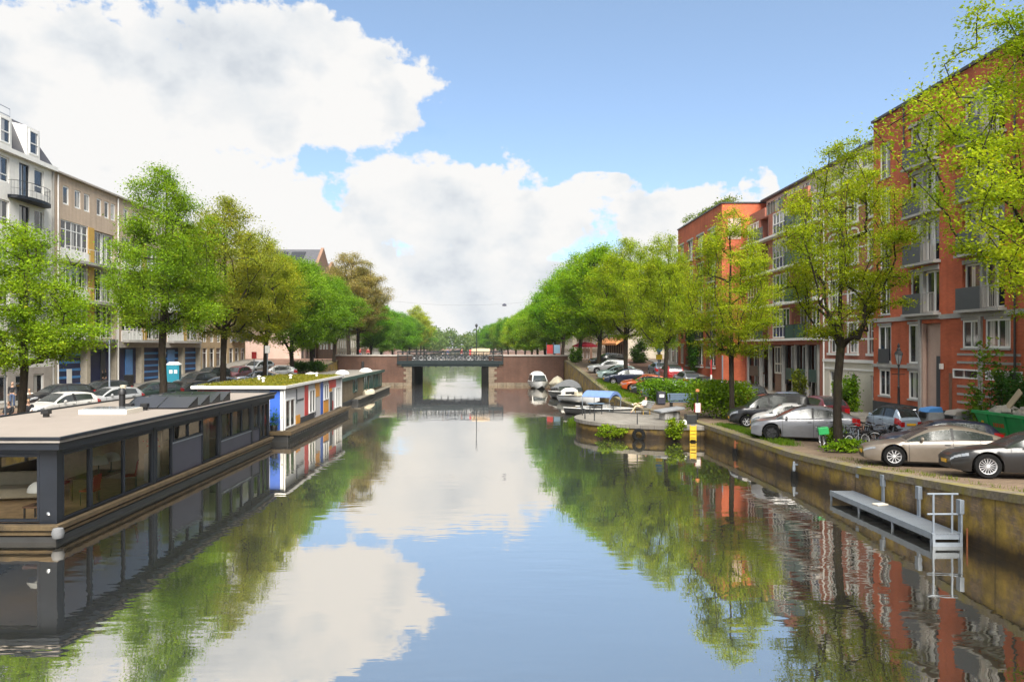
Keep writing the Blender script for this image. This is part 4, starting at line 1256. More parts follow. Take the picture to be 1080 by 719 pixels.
def build_plants():
    G = (.09, .19, .014)
    bush('clipped_bush', 'large bright green bush on the quay left of the black van', 'bush', (14.75, 46.7, GR(46)), (3.6, 3.0, 2.2), 11000, .085, (.125, .215, .014), 4)
    bush('hedge', 'low green hedge behind the rubbish bin and park bench', 'hedge', (14.9, 59.5, GR(59)), (5.0, 2.0, 1.8), 8000, .09, (.10, .20, .014), 6)
    bush('hedge', 'green hedge patch behind the blue grey bench, right of the bin', 'hedge', (17.2, 55.8, GR(56)), (3.6, 2.4, 1.9), 6000, .09, (.115, .205, .014), 8)
    bush('facade_shrub', 'dark green shrub against the orange brick wall behind the green skip', 'shrub', (23.9, 33.3, GR(33)), (1.7, 4.4, 3.6), 7000, .08, (.04, .10, .022), 10, boxy=.3)
    bush('sapling', 'thin leafy sapling growing above the skip against the orange brick wall', 'sapling', (23.7, 35.4, GR(35)), (1.6, 1.8, 4.6), 900, .10, (.09, .17, .02), 12, 3, boxy=.3)
    bush('facade_shrub', 'bright green climber at the cream plaster ground floor behind the silver crossover', 'shrub', (24.4, 50.5, GR(50)), (1.2, 2.4, 2.6), 3500, .09, (.11, .21, .015), 14, boxy=.3)
    bush('facade_shrub', 'yellow green shrub before the dark shutters of the white slab flats', 'shrub', (24.6, 58.6, GR(58)), (1.0, 1.6, 2.6), 2200, .09, (.13, .16, .02), 16, boxy=.3)
    bush('ivy', 'dark climbing plant on the front of the roof garden block', 'shrub', (23.2, 84, GR(84)), (.9, 3.2, 7), 4000, .12, (.05, .13, .015), 18, boxy=.3)
    bush('rooftop_plants', 'green planting along the roof edge of the red brick block', 'plants', (25.0, 84, 20.0), (2.2, 14.5, 1.5), 4500, .11, (.11, .16, .03), 20, boxy=.5)
    bush('facade_shrub', 'round dark shrub at the orange awning café front', 'shrub', (19.8, 98, GR(98)), (2.8, 2.6, 3.0), 3500, .12, (.05, .10, .02), 22, boxy=.3)
    bush('quay_shrub', 'dark shrub at the foot of the left quay trees near the bridge', 'shrub', (at(328, 86), 84.5, GL(85)), (4.0, 2.2, 1.6), 3500, .1, (.04, .10, .014), 24, boxy=.3)
    bush('quay_shrub', 'green shrub at the top of the quay ramp beside the bridge abutment', 'shrub', (11.6, 99, GR(99)), (1.8, 2.2, 2.0), 2600, .1, (.08, .17, .014), 26, boxy=.3)
    # base growth of the leaning tree
    bush('ground_plant', 'bright green weeds round the foot of the slender leaning tree', 'weeds', (15.0, 31.5, GR(31)), (1.9, 1.1, .55), 1800, .06, (.13, .24, .015), 28, boxy=.3)
    bush('ground_plant', 'tall green nettles on the trunk of the slender leaning tree', 'weeds', (15.3, 32.4, GR(32)), (.9, .8, 1.2), 700, .06, (.11, .22, .015), 29, boxy=.3)
    # terrace edge plants
    bush('water_plant', 'low leafy plant on the terrace ledge left of the tyre', 'plant', (7.3, 43.7, .02), (1.7, .9, .75), 1500, .07, (.15, .23, .015), 31, 3, boxy=.3)
    bush('water_plant', 'taller leafy plant on the terrace rim right of the tyre', 'plant', (10.75, 42.45, .1), (1.15, .8, 1.15), 1500, .07, (.16, .24, .015), 32, 3, boxy=.3)
    tufts('low weeds in the water at the outer tip of the terrace', [(5.9, 50.6, .02), (6.2, 51.4, .02), (6.6, 52, .02)], (.10, .17, .02), 33, 'reeds', .5, 120, .35)
    rng = random.Random(8)
    pts = []
    for k in range(110):
        y = rng.uniform(33.5, 42.5); w = 1.0 if y < 36 or y > 39.5 else .6
        pts.append((QR(y)+.75+rng.uniform(0, .6)*w, y, GR(y)))
    tufts('patchy grass growing between the kerb and the parked cars', pts, (.11, .19, .02), 34, 'grass', .16, 45, .2)
    pts = [(QR(y)+rng.uniform(.5, 1.9), y, GR(y)) for y in [rng.uniform(57, 77) for _ in range(130)]]
    tufts('grass strip along the ramped quay beside the parked hatchbacks', pts, (.12, .20, .015), 35, 'grass', .22, 50, .3)
    pts = [(QR(y)+rng.uniform(.6, 1.2), y, GR(y)) for y in [rng.uniform(18, 29) for _ in range(26)]]
    tufts('sparse weeds along the near quay kerb', pts, (.13, .17, .02), 36, 'grass', .1, 25, .15)
    pts = [(x, y, GL(y)) for (x, y) in [(at(235, 58)+rng.uniform(-.5, .5), 58+rng.uniform(-.6, .6)) for _ in range(8)]+[(at(309, 78)+rng.uniform(-.6, .6), 78+rng.uniform(-.6, .6)) for _ in range(8)]+[(at(172, 47.5)+rng.uniform(-.5, .5), 47.5+rng.uniform(-.5, .5)) for _ in range(8)]]
    tufts('grass tufts at the feet of the left quay trees', pts, (.09, .18, .015), 37, 'grass', .4, 60, .25)
# ------------------------------------------------------------------ cars
def hermite(pts, x):
    xs = np.array([p[0] for p in pts], float); ys = np.array([p[1] for p in pts], float)
    d = np.diff(ys)/np.diff(xs)
    m = np.zeros(len(xs)); m[0] = d[0]; m[-1] = d[-1]
    for i in range(1, len(xs)-1):
        m[i] = 0 if d[i-1]*d[i] <= 0 else 2*d[i-1]*d[i]/(d[i-1]+d[i])
    i = int(np.clip(np.searchsorted(xs, x)-1, 0, len(xs)-2))
    h = xs[i+1]-xs[i]; t = float(np.clip((x-xs[i])/h, 0, 1))
    return (2*t**3-3*t**2+1)*ys[i] + (t**3-2*t**2+t)*h*m[i] + (-2*t**3+3*t**2)*ys[i+1] + (t**3-t**2)*h*m[i+1]

SPECS = {
 'coupe_saloon': dict(L=4.80, W=1.85, H=1.42, xa=.94, xb=3.65, R=.36, belt=[(0, .60), (.12, .68), (.45, .765), (1.35, .885), (2.5, .945), (3.7, .985), (4.35, 1.0), (4.8, .93)],
    roof=[(1.28, .88), (1.75, 1.16), (2.2, 1.355), (2.75, 1.42), (3.3, 1.375), (3.9, 1.20), (4.42, 1.0)], bp=2.75, cend=3.95, spokes=10, rim='alloy'),
 'saloon': dict(L=4.70, W=1.86, H=1.43, xa=.93, xb=3.70, R=.37, belt=[(0, .62), (.12, .72), (.5, .83), (1.45, .93), (2.5, .96), (3.7, 1.01), (4.3, 1.04), (4.7, .98)],
    roof=[(1.42, .93), (1.85, 1.18), (2.3, 1.38), (2.75, 1.43), (3.3, 1.385), (3.8, 1.23), (4.3, 1.05)], bp=2.8, cend=3.85, spokes=16, rim='alloy'),
 'crossover': dict(L=4.75, W=1.92, H=1.62, xa=.92, xb=3.80, R=.385, belt=[(0, .66), (.1, .76), (.45, .88), (1.2, 1.0), (2.5, 1.05), (3.7, 1.12), (4.3, 1.17), (4.75, 1.10)],
    roof=[(1.05, .98), (1.6, 1.30), (2.1, 1.53), (2.65, 1.62), (3.3, 1.58), (4.0, 1.38), (4.55, 1.15)], bp=2.75, cend=4.0, spokes=5, rim='alloy_dark'),
 'city_car': dict(L=3.57, W=1.63, H=1.49, xa=.68, xb=2.98, R=.30, belt=[(0, .58), (.08, .72), (.3, .86), (.85, .98), (1.6, 1.0), (2.7, 1.02), (3.3, 1.0), (3.57, .88)],
    roof=[(.8, .97), (1.15, 1.24), (1.5, 1.43), (1.95, 1.49), (2.5, 1.45), (3.0, 1.28), (3.42, 1.0)], bp=2.0, cend=2.75, spokes=8, rim='alloy'),
 'hatchback': dict(L=4.15, W=1.78, H=1.47, xa=.82, xb=3.42, R=.32, belt=[(0, .60), (.1, .72), (.4, .83), (1.1, .94), (2.3, .98), (3.4, 1.02), (3.9, 1.03), (4.15, .95)],
    roof=[(1.05, .94), (1.5, 1.22), (1.95, 1.42), (2.45, 1.47), (3.1, 1.45), (3.65, 1.36), (4.06, 1.02)], bp=2.35, cend=3.55, spokes=7, rim='alloy'),
 'estate_car': dict(L=4.65, W=1.82, H=1.50, xa=.90, xb=3.62, R=.33, belt=[(0, .60), (.1, .72), (.45, .82), (1.3, .93), (2.4, .98), (3.8, 1.02), (4.4, 1.02), (4.65, .95)],
    roof=[(1.22, .93), (1.7, 1.24), (2.15, 1.44), (2.7, 1.50), (3.5, 1.48), (4.1, 1.40), (4.58, 1.02)], bp=2.5, cend=4.1, spokes=9, rim='alloy'),
 'sport_utility': dict(L=4.45, W=1.86, H=1.66, xa=.88, xb=3.58, R=.36, belt=[(0, .70), (.08, .86), (.35, .98), (1.15, 1.06), (2.4, 1.10), (3.7, 1.14), (4.2, 1.14), (4.45, 1.04)],
    roof=[(1.1, 1.06), (1.5, 1.33), (1.95, 1.60), (2.4, 1.66), (3.4, 1.64), (3.95, 1.55), (4.36, 1.13)], bp=2.45, cend=3.95, spokes=6, rim='alloy'),
 'panel_van': dict(L=4.25, W=1.83, H=1.82, xa=.86, xb=3.56, R=.33, belt=[(0, .66), (.08, .82), (.35, .95), (.95, 1.08), (1.9, 1.12), (3.4, 1.14), (4.1, 1.14), (4.25, 1.08)],
    roof=[(.9, 1.07), (1.25, 1.40), (1.65, 1.72), (2.1, 1.82), (3.2, 1.82), (4.05, 1.77), (4.21, 1.20)], bp=2.05, cend=3.5, spokes=6, rim='alloy'),
 'micro_car': dict(L=2.53, W=1.40, H=1.53, xa=.42, xb=2.10, R=.29, belt=[(0, .62), (.08, .80), (.25, .92), (.6, .98), (1.2, 1.0), (2.0, 1.0), (2.35, .98), (2.53, .86)],
    roof=[(.38, .96), (.7, 1.25), (1.0, 1.46), (1.35, 1.53), (1.8, 1.51), (2.15, 1.38), (2.45, .98)], bp=1.45, cend=2.1, spokes=6, rim='alloy_dark'),
}
CARPROTO = {}
def lerp(a, b, t): return tuple(a[i]+(b[i]-a[i])*t for i in range(3))

def car_parts(kind):
    S = SPECS[kind]
    Lg, W, H, R_ = S['L'], S['W'], S['H'], S['R']
    Ra = R_+.055
    xs = list(np.linspace(0, Lg, 54)) + [.03, .07, Lg-.03, Lg-.07]
    for xw in (S['xa'], S['xb']):
        xs = [x for x in xs if abs(x-xw) > Ra*1.03]
        for q in (1.003, .997, .96, .88, .74, .55, .3): xs += [xw-Ra*q, xw+Ra*q]
        xs.append(xw)
    xs = sorted(x for x in set(xs) if 0 <= x <= Lg)
    r0, r1 = S['roof'][0][0], S['roof'][-1][0]
    secs, tt = [], []
    for x in xs:
        zs = hermite(S['belt'], x)
        cab = r0 < x < r1
        zr = max(zs, hermite(S['roof'], x)) if cab else zs
        t = float(np.clip((zr-zs)/(H-1.0), 0, 1)) if cab else 0.0
        f = max(0, (0.75-x)/.75); b = max(0, (x-(Lg-.6))/.6)
        w = W/2*(1-.30*f**2.1-.16*b**2.3)
        zb = .20 + .07*max(0, (.35-x)/.35) + .10*max(0, (x-(Lg-.5))/.5)
        for xw in (S['xa'], S['xb']):
            d = abs(x-xw)
            if d < Ra: zb = R_ + math.sqrt(Ra*Ra-d*d)
        th = max(0.0, min(1.0, t*1.15))
        wr = (w*.90)*(1-th) + (W/2*.70)*th
        ins = .965
        p1 = (x, w*.93, zb); z2 = max(zb+.012, .20+.28*(zs-.20)); z3 = max(z2+.012, .20+.62*(zs-.20)); z4 = max(z3+.012, zs-.055)
        p2 = (x, w*.985, z2); p3 = (x, w, z3); p4 = (x, w*.985, z4); p5 = (x, w*.945, max(zs, z4+.008))
        p8 = (x, wr, max(zr-.055*th, p5[2]+.001+.012*(1-th)))
        p6 = lerp(p5, p8, .07); p7 = lerp(p5, p8, .90)
        p9 = (x, wr*.86, zr+.004+.02*(1-th)); p10 = (x, wr*.5, zr+.022+.02*(1-th)); p11 = (x, 0, zr+.03+.02*(1-th))
        secs.append([(x, 0, zb), p1, p2, p3, p4, p5, p6, p7, p8, p9, p10, p11]); tt.append(t)
    # raise the near-flat roof to H exactly
    n = len(xs); NP = 12
    body, side, screen, back, lampf, lampr, seam = MB(), {}, MB(), MB(), {1: MB(), -1: MB()}, {1: MB(), -1: MB()}, MB()
    def idx(i, k): return secs[i][k]
    xa_cab, xb_cab = r0, r1
    peak = xs[int(np.argmax([s[11][2] for s in secs]))]
    for sgn in (1, -1):
        for i in range(n-1):
            xm = (xs[i]+xs[i+1])/2; tm = (tt[i]+tt[i+1])/2; tmin = min(tt[i], tt[i+1])
            for k in range(NP-1):
                q = [secs[i][k], secs[i+1][k], secs[i+1][k+1], secs[i][k+1]]
                q = [(a, b*sgn, c) for a, b, c in q]
                if sgn < 0: q = q[::-1]
                tgt, mi = body, 0
                if k == 6 and tm > .10 and xm < S['cend'] and abs(xm-S['bp']) > .045 and not (kind == 'panel_van' and xm > S['bp']+.9):
                    tgt = side.setdefault((sgn, xm > S['bp']), MB())
                elif k in (9, 10) and tm > .06:
                    if xm < peak and tmin < .90: tgt = screen
                    elif xm > peak and tmin < (.80 if Lg > 4.6 and kind in ('saloon', 'coupe_saloon', 'crossover') else .93): tgt = back
                
                if tgt is body and k in (6, 7) and tm > .25 and abs(xm-S['bp']) <= .05: mi = 1
                if k == 0 or (kind == 'micro_car' and k >= 7 and tm > .75): mi = 1
                if k == 1 and (.26 > (q[0][2]+q[2][2])/2): mi = 1 if kind in ('sport_utility', 'panel_van') else 0
                if tgt is body and k in (3, 4):
                    if xm < .40 and k == 3 and abs(q[0][1]) > W*.27: lampf[sgn].add([(a-.012*(1 if xm < .3 else .4), b*1.006, .5*c+.5*max(p[2] for p in q)+.002) for a, b, c in q], [(0, 1, 2, 3)])
                    if xm > Lg-.34: lampr[sgn].add([(a+.01*(1 if xm > Lg-.2 else .4), b*1.006, c+.002) for a, b, c in q], [(0, 1, 2, 3)])
                tgt.add(q, [(0, 1, 2, 3)], mi)
    for i, e in ((0, 1), (n-1, -1)):
        for k in range(0, NP-1):
            a, b = secs[i][k], secs[i][k+1]
            q = [a, b, (b[0], -b[1], b[2]), (a[0], -a[1], a[2])]
            if e < 0: q = q[::-1]
            body.add(q, [(0, 1, 2, 3)], 1 if (k in (1, 2) and e > 0) or k == 0 else 0)
            if e < 0 and k in (3,):
                for s in (1, -1):
                    qq = [(a[0]+.012, s*a[1]*.62, a[2]-.04), (b[0]+.012, s*b[1]*.62, b[2]), (b[0]+.012, s*b[1], b[2]), (a[0]+.012, s*a[1], a[2]-.04)]
                    lampr[s].add(qq if s < 0 else qq[::-1], [(0, 1, 2, 3)])
    # door gaps and handles
    def section_at(x):
        j = max(0, min(n-2, int(np.searchsorted(xs, x))-1)); f = (x-xs[j])/(xs[j+1]-xs[j])
        return [lerp(secs[j][k], secs[j+1][k], f) for k in range(NP)]
    doors = [max(S['xa']+Ra+.04, r0+.12), S['bp'], min(S['cend']-.15, S['xb']-Ra*.2)] if Lg > 3.8 else [S['xa']+Ra+.04, S['bp']]
    for sgn in (1, -1):
        for dx in doors:
            sc = section_at(dx); sc2 = section_at(dx+.016)
            if dx > S['xb']-Ra: ks = range(3, 5)
            else: ks = range(1, 5)
            for k in ks:
                q = [(p[0], sgn*(p[1]+.004), p[2]) for p in (sc[k], sc2[k], sc2[k+1], sc[k+1])]
                seam.add(q if sgn > 0 else q[::-1], [(0, 1, 2, 3)])
        for dx in doors[1:]:
            sc = section_at(dx-.16)
            seam.obox((dx-.16, sgn*(sc[4][1]+.012), sc[4][2]-.09), (.17, .03, .03))
        # dark window surround line
        for i in range(n-1):
            if min(tt[i], tt[i+1]) > .12 and xs[i+1] < S['cend']+.12:
                for k in (5, ):
                    a, b = secs[i][k], secs[i+1][k]
                    seam.add([(a[0], sgn*(a[1]+.004), a[2]+.0), (b[0], sgn*(b[1]+.004), b[2]), (b[0], sgn*(b[1]+.003), b[2]+.022), (a[0], sgn*(a[1]+.003), a[2]+.022)], [(0, 1, 2, 3) if sgn > 0 else (3, 2, 1, 0)])
    mir = {1: MB(), -1: MB()}
    xm_ = r0+.52 if Lg > 3 else r0+.3
    sc = section_at(xm_)
    for s in (1, -1):
        mir[s].lathe([(0, -.05), (.06, -.045), (.085, 0), (.07, .05), (0, .065)], 8, (xm_, s*(sc[5][1]+.13), sc[5][2]+.075), axis='x')
        mir[s].bar((xm_+.03, s*(sc[5][1]-.02), sc[5][2]+.03), (xm_+.03, s*(sc[5][1]+.09), sc[5][2]+.05), .018, 5)
    return S, body, side, screen, back, lampf, lampr, seam, mir

def wheel_mesh(S):
    R_ = S['R']; w = .105
    ty = MB(); ty.lathe([(R_*.66, -w), (R_*.93, -w*1.05), (R_, -w*.7), (R_, w*.7), (R_*.93, w*1.05), (R_*.66, w), (R_*.60, 0), (R_*.66, -w)], 26, axis='y')
    rim = MB()
    rr = R_*.665
    rim.lathe([(rr, -w*.95), (rr*.9, -w*.6), (rr*.88, w*.2)], 24, axis='y', mi=0)
    rim.lathe([(rr*.89, -w*.05), (.0, -w*.02)], 24, axis='y', mi=1)
    ns = S['spokes']
    for k in range(ns):
        a = 2*PI*k/ns
        wd = .10 if ns <= 6 else (.055 if ns < 14 else .028)
        vs = []
        for (r, h) in ((rr*.12, wd*.55), (rr*.95, wd*.8)):
            for sx in (-1, 1):
                for y in (-w*.72, -w*.3):
                    vs.append((r*math.cos(a)-sx*h*rr*2.2*math.sin(a)*.5, y, r*math.sin(a)+sx*h*rr*2.2*math.cos(a)*.5))
        rim.add(vs, [(0, 4, 6, 2), (1, 3, 7, 5), (0, 1, 5, 4), (2, 6, 7, 3), (4, 5, 7, 6)], 0)
    rim.lathe([(rr*.2, -w*.75), (rr*.16, -w*.85), (0, -w*.86)], 12, axis='y', mi=0)
    return ty, rim

def make_car(kind, name, label, cat, col, rim=None):
    key = (kind, rim)
    if key not in CARPROTO:
        CARPROTO[key] = car_meshes(kind, rim)
    D = CARPROTO[key]
    t = thing(name, label, cat)
    def child(nm, me, par, loc=None, rz=None, tint=False):
        o = bpy.data.objects.new(nm, me); link(o, par)
        if loc is not None: o.location = loc
        if rz is not None: o.rotation_euler = (0, 0, rz)
        if tint: o.color = tuple(col)+(1,)
        return o
    b = child('body', D['body'], t, tint=True)
    for nm in ('windscreen', 'side_window', 'rear_window', 'headlight', 'tail_light', 'door_seams', 'mirror'):
        for m_ in D[nm]:
            if m_ is not None: child(nm, m_, t, tint=(nm == 'mirror'))
    for (x, y, rz) in D['wheels']:
        w = child('wheel', D['tyre'], t, (x, y, D['R']), rz); child('rim', D['rim'], w)
    child('number_plate', D['plate_f'], t); child('number_plate', D['plate_r'], t)
    return t

def car_meshes(kind, rim=None):
    S, body, side, screen, back, lampf, lampr, seam, mir = car_parts(kind)
    D = {'R': S['R']}
    for mb in [body, screen, back, seam]+list(side.values())+list(lampf.values())+list(lampr.values())+list(mir.values()): mb.v = [(x-S['L']/2, y, z) for x, y, z in mb.v]
    def me(mb, nm, mats, sm=35):
        if not mb.v: return None
        o = mb.build(nm, mats, None, smooth=sm); m = o.data
        import bmesh
        bm = bmesh.new(); bm.from_mesh(m); bmesh.ops.remove_doubles(bm, verts=bm.verts, dist=.0006); bm.to_mesh(m); bm.free()
        m.polygons.foreach_set('use_smooth', [True]*len(m.polygons))
        m.set_sharp_from_angle(angle=R(sm))
        bpy.data.objects.remove(o); return m
    D['body'] = me(body, 'body', [M['paint'], M['black']], 38)
    for nm, ms, mt in (('side_window', side.values(), 'car_glass'), ('windscreen', [screen], 'car_glass'), ('rear_window', [back], 'car_glass'), ('headlight', lampf.values(), 'clear_lamp'),
            ('tail_light', lampr.values(), 'red_lamp'), ('door_seams', [seam], 'black'), ('mirror', mir.values(), 'paint')): D[nm] = [me(mb, nm, M[mt]) for mb in ms]
    ty, rm = wheel_mesh(S)
    D['tyre'] = me(ty, 'tyre', M['rubber'], 50); D['rim'] = me(rm, 'rim', [M[rim or S['rim']], M['black']], 30)
    yw = S['W']/2-.115
    D['wheels'] = [(S['xa']-S['L']/2, -yw, 0), (S['xb']-S['L']/2, -yw, 0), (S['xa']-S['L']/2, yw, PI), (S['xb']-S['L']/2, yw, PI)]
    p = MB(); p.box(-S['L']/2-.03, -S['L']/2-.012, -.26, .26, .42, .53); D['plate_f'] = me(p, 'number_plate', M['plate_yellow'])
    p = MB(); zt = .62 if kind not in ('saloon', 'coupe_saloon') else .72
    p.box(S['L']/2+.008, S['L']/2+.025, -.26, .26, zt, zt+.11); D['plate_r'] = me(p, 'number_plate', M['plate_yellow'])
    return D

PAINT = dict(black=(.012, .012, .014), grey=(.02, .0195, .0195), darkgrey=(.035, .035, .037), beige=(.205, .172, .138), silver=(.19, .195, .215), white=(.72, .70, .66), navy=(.015, .022, .05),
             orange=(.62, .11, .02), paleblue=(.32, .44, .52), mint=(.34, .45, .44), maroon=(.13, .02, .03), red=(.35, .03, .035), greyblue=(.16, .2, .27), dgreen=(.03, .06, .05), lsilver=(.42, .43, .44), ice=(.38, .47, .58))

def build_cars():
    plain('car_glass', (.03, .036, .037), .14, .15, .1, 1, 0, 1.0)
    def put(kind, name, label, cat, col, x, y, g, rz, group=None, rim=None):
        c = make_car(kind, name, label, cat, PAINT[col] if isinstance(col, str) else col, rim)
        c.location = (x, y, g(y)+.012)
        # follow the slope of the ramping street
        s = (g(y+1)-g(y-1))/2
        a = math.atan(s)
        c.rotation_euler = (0, 0, 0)
        c.rotation_mode = 'QUATERNION'
        from mathutils import Quaternion
        c.rotation_quaternion = Quaternion((1, 0, 0), a) @ Quaternion((0, 0, 1), rz)
        if group: c['group'] = group
        return c
    gr = 'cars parked nose to the canal on the right quay'
    put('saloon', 'parked_car', 'dark grey saloon with multi spoke wheels at the quay edge by the jetty handrail', 'car', 'grey', 16.75, 22.8, GR, R(-17), gr)
    put('coupe_saloon', 'parked_car', 'champagne beige coupe saloon with ten spoke alloy wheels above the steel jetty', 'car', 'beige', 16.05, 26.5, GR, R(-20), gr)
    put('hatchback', 'parked_car', 'dark navy car mostly hidden behind the champagne beige coupe', 'car', 'navy', 18.0, 29.6, GR, R(-19), gr)
    put('crossover', 'parked_car', 'silver grey crossover with dark wheels left of the leaning tree', 'car', 'silver', 15.2, 35.7, GR, R(-19), gr)
    put('city_car', 'parked_car', 'small white city car between black van and silver crossover', 'car', 'white', 15.7, 38.9, GR, R(-18), gr)
    put('panel_van', 'parked_van', 'black compact van with silver wheels beside the clipped bush', 'van', 'black', 15.75, 41.6, GR, R(-12), gr)
    put('hatchback', 'parked_car', 'pale blue hatchback peeping out left of the hedge behind the terrace', 'car', 'greyblue', 13.0+2.05, 62.6, GR, R(-2), gr)
    put('hatchback', 'parked_car', 'dark grey hatchback directly in front of the orange hatchback', 'car', 'darkgrey', 12.6+2.05, 65.4, GR, R(-2), gr)
    put('hatchback', 'parked_car', 'bright orange hatchback on the right quay', 'car', 'orange', 12.3+2.05, 68.4, GR, R(-2), gr)
    put('hatchback', 'parked_car', 'dark blue hatchback parked beyond the orange hatchback', 'car', 'navy', 11.5+2.1, 74.0, GR, 0, gr)
    put('hatchback', 'parked_car', 'pale mint hatchback between the dark blue and the white hatchbacks', 'car', 'mint', 11.4+2.1, 77.8, GR, 0, gr)
    put('estate_car', 'parked_car', 'white and black car farthest up the quay ramp near the bridge shrub', 'car', 'lsilver', 11.4+2.3, 84.5, GR, 0, gr)
    put('estate_car', 'parked_car', 'dark car under the dense tree at the top of the quay ramp', 'car', 'darkgrey', 15.2, 94.5, GR, R(8), gr)
    gs = 'cars parked along the right pavement seen from behind'
    put('micro_car', 'micro_car', 'light blue micro car with dark roof in front of the orange brick block', 'car', 'ice', 20.3, 37.2, GR, R(-78), gs)
    put('estate_car', 'parked_car', 'maroon car half hidden behind the black van roof', 'car', 'maroon', 20.2, 45.2, GR, R(-90), gs)
    put('saloon', 'parked_car', 'blue grey saloon just above the roof of the black van', 'car', 'greyblue', 20.2, 50.4, GR, R(-90), gs)
    put('sport_utility', 'parked_car', 'black high car with yellow plate before the white slab flats', 'car', 'black', 19.6, 56.2, GR, R(-90), gs)
    put('estate_car', 'parked_car', 'silver estate second in the line beyond the black high car', 'car', 'lsilver', 19.6, 61.6, GR, R(-90), gs)
    put('hatchback', 'parked_car', 'black hatchback with red lamps beside the blue bench hedge', 'car', 'black', 19.4, 66.6, GR, R(-90), gs)
    put('estate_car', 'parked_car', 'grey estate next to the red car beneath the roof garden block', 'car', 'silver', 19.2, 71.6, GR, R(-90), gs)
    put('sport_utility', 'parked_car', 'red off road car seen from behind beyond the trees of the right quay', 'car', 'red', 18.9, 76.6, GR, R(-90), gs)
    put('hatchback', 'parked_car', 'blue grey hatchback farthest in the line along the right pavement', 'car', 'greyblue', 18.8, 81.6, GR, R(-90), gs)
    gl = 'cars parked on the left quay'
    put('estate_car', 'parked_car', 'black estate with pale windscreen before the white plastered block', 'car', 'black', -29.3, 50.4, GL, R(62), gl)
    put('estate_car', 'parked_car', 'grey car tucked behind the black estate near the navy ground floor', 'car', 'grey', -29.0, 55.4, GL, R(70), gl)
    put('hatchback', 'parked_car', 'white hatchback above the cream houseboat roof', 'car', 'white', at(64, 42), 42, GL, R(70), gl)
    put('hatchback', 'parked_car', 'pale silver hatchback behind the lamp pole and solar panels', 'car', 'lsilver', at(115, 47.2), 47.2, GL, R(64), gl)
    put('hatchback', 'parked_car', 'dark green hatchback left of the broad pointed tree trunk', 'car', 'dgreen', at(160, 53.5), 53.5, GL, R(50), gl)
    put('saloon', 'parked_car', 'black saloon with light windscreen below the teal toilet cabin', 'car', 'black', at(203, 56), 56, GL, R(45), gl)
    put('hatchback', 'parked_car', 'light blue grey hatchback beside the olive tree trunk', 'car', 'greyblue', at(228, 61.5), 61.5, GL, R(20), gl)
    put('estate_car', 'parked_car', 'dark estate right behind the teal toilet cabin', 'car', 'grey', at(207, 67), 67, GL, R(70), gl)
    put('sport_utility', 'parked_car', 'black off road car behind the light blue grey hatchback', 'car', 'black', at(222, 72), 72, GL, R(72), gl)
    put('hatchback', 'parked_car', 'maroon hatchback coming along the left quay street', 'car', 'maroon', at(249, 76), 76, GL, R(82), gl)
    put('saloon', 'parked_car', 'dark grey saloon with bluish bonnet above the sedum roof', 'car', 'greyblue', at(270, 70.5), 70.5, GL, R(12), gl)
    put('estate_car', 'parked_car', 'pale grey estate behind the dark grey saloon above the sedum roof', 'car', 'lsilver', at(271, 84), 84, GL, R(70), gl)
    put('hatchback', 'parked_car', 'white hatchback at the right end of the left quay row', 'car', 'lsilver', at(292, 78), 78, GL, R(15), gl)

# ------------------------------------------------------------------ bicycles
def bike(name, label, group, col='black', basket=False):
    t = thing(name, label, 'bicycle', group=group)
    r = .34
    for x in (-.53, .53):
        w = MB(); w.lathe([(r-.03, -.016), (r, -.018), (r+.012, 0), (r, .018), (r-.03, .016), (r-.03, -.016)], 20, axis='y'); wo = w.build('wheel', M['rubber'], t, smooth=60); wo.location = (x, 0, r)
        q = MB(); q.lathe([(r-.075, -.014), (r-.03, -.021), (r-.029, .021), (r-.075, .014), (r-.075, -.014)], 20, axis='y'); q.build('rim', M['alloy'], wo, smooth=60)
        s = MB()
        for k in range(12):
            a = 2*PI*k/12; s.bar((0, .02*(1 if k % 2 else -1), 0), (math.cos(a)*(r-.03), 0, math.sin(a)*(r-.03)), .004, 3)
        s.bar((0, -.04, 0), (0, .04, 0), .025, 6); s.build('spokes', M['chrome'], wo)
    f = MB()
    hd, st, bb = (-.36, 0, .88), (.16, 0, .86), (.06, 0, .30)
    f.bar(hd, bb, .018, 6); f.bar(bb, st, .017, 6); f.bar((hd[0]+.03, 0, .76), (.12, 0, .62), .016, 6); f.bar(bb, (.53, 0, r), .012, 5); f.bar((.13, 0, .74), (.53, 0, r), .011, 5)
    f.tube([(hd[0]-.01, 0, .98), hd, (-.42, 0, .62), (-.53, 0, r)], .015, 5)
    f.build('frame', M[col], t)
    m = MB()
    for x in (-.53, .53): m.tube([(x+math.cos(a)*.385, 0, r+math.sin(a)*.385) for a in np.linspace(.15, 2.6, 9)], .018, 4)
    m.box(.28, .82, -.07, .07, .73, .745); m.build('mudguard', M['black'], t)
    h = MB(); h.tube([(-.18, -.29, .98), (-.30, -.27, 1.02), (-.37, 0, 1.03), (-.30, .27, 1.02), (-.18, .29, .98)], .014, 5); h.build('handlebar', M['chrome'], t)
    s = MB(); s.add([(.05, -.02, .98), (.32, -.09, .99), (.34, 0, .98), (.32, .09, .99), (.05, .02, .98), (.05, -.02, .94), (.32, -.08, .93), (.34, 0, .92), (.32, .08, .93), (.05, .02, .94)],
                      [(0, 1, 2, 3, 4), (9, 8, 7, 6, 5), (0, 5, 6, 1), (1, 6, 7, 2), (2, 7, 8, 3), (3, 8, 9, 4), (4, 9, 5, 0)]); s.bar((.17, 0, .84), (.2, 0, .95), .013, 5); s.build('saddle', M['black'], t)
    if basket:
        b = MB(); b.box(-.75, -.42, -.2, .2, .72, 1.02); b.build('crate', M['skip_green'], t, bevel=.02)
    return t

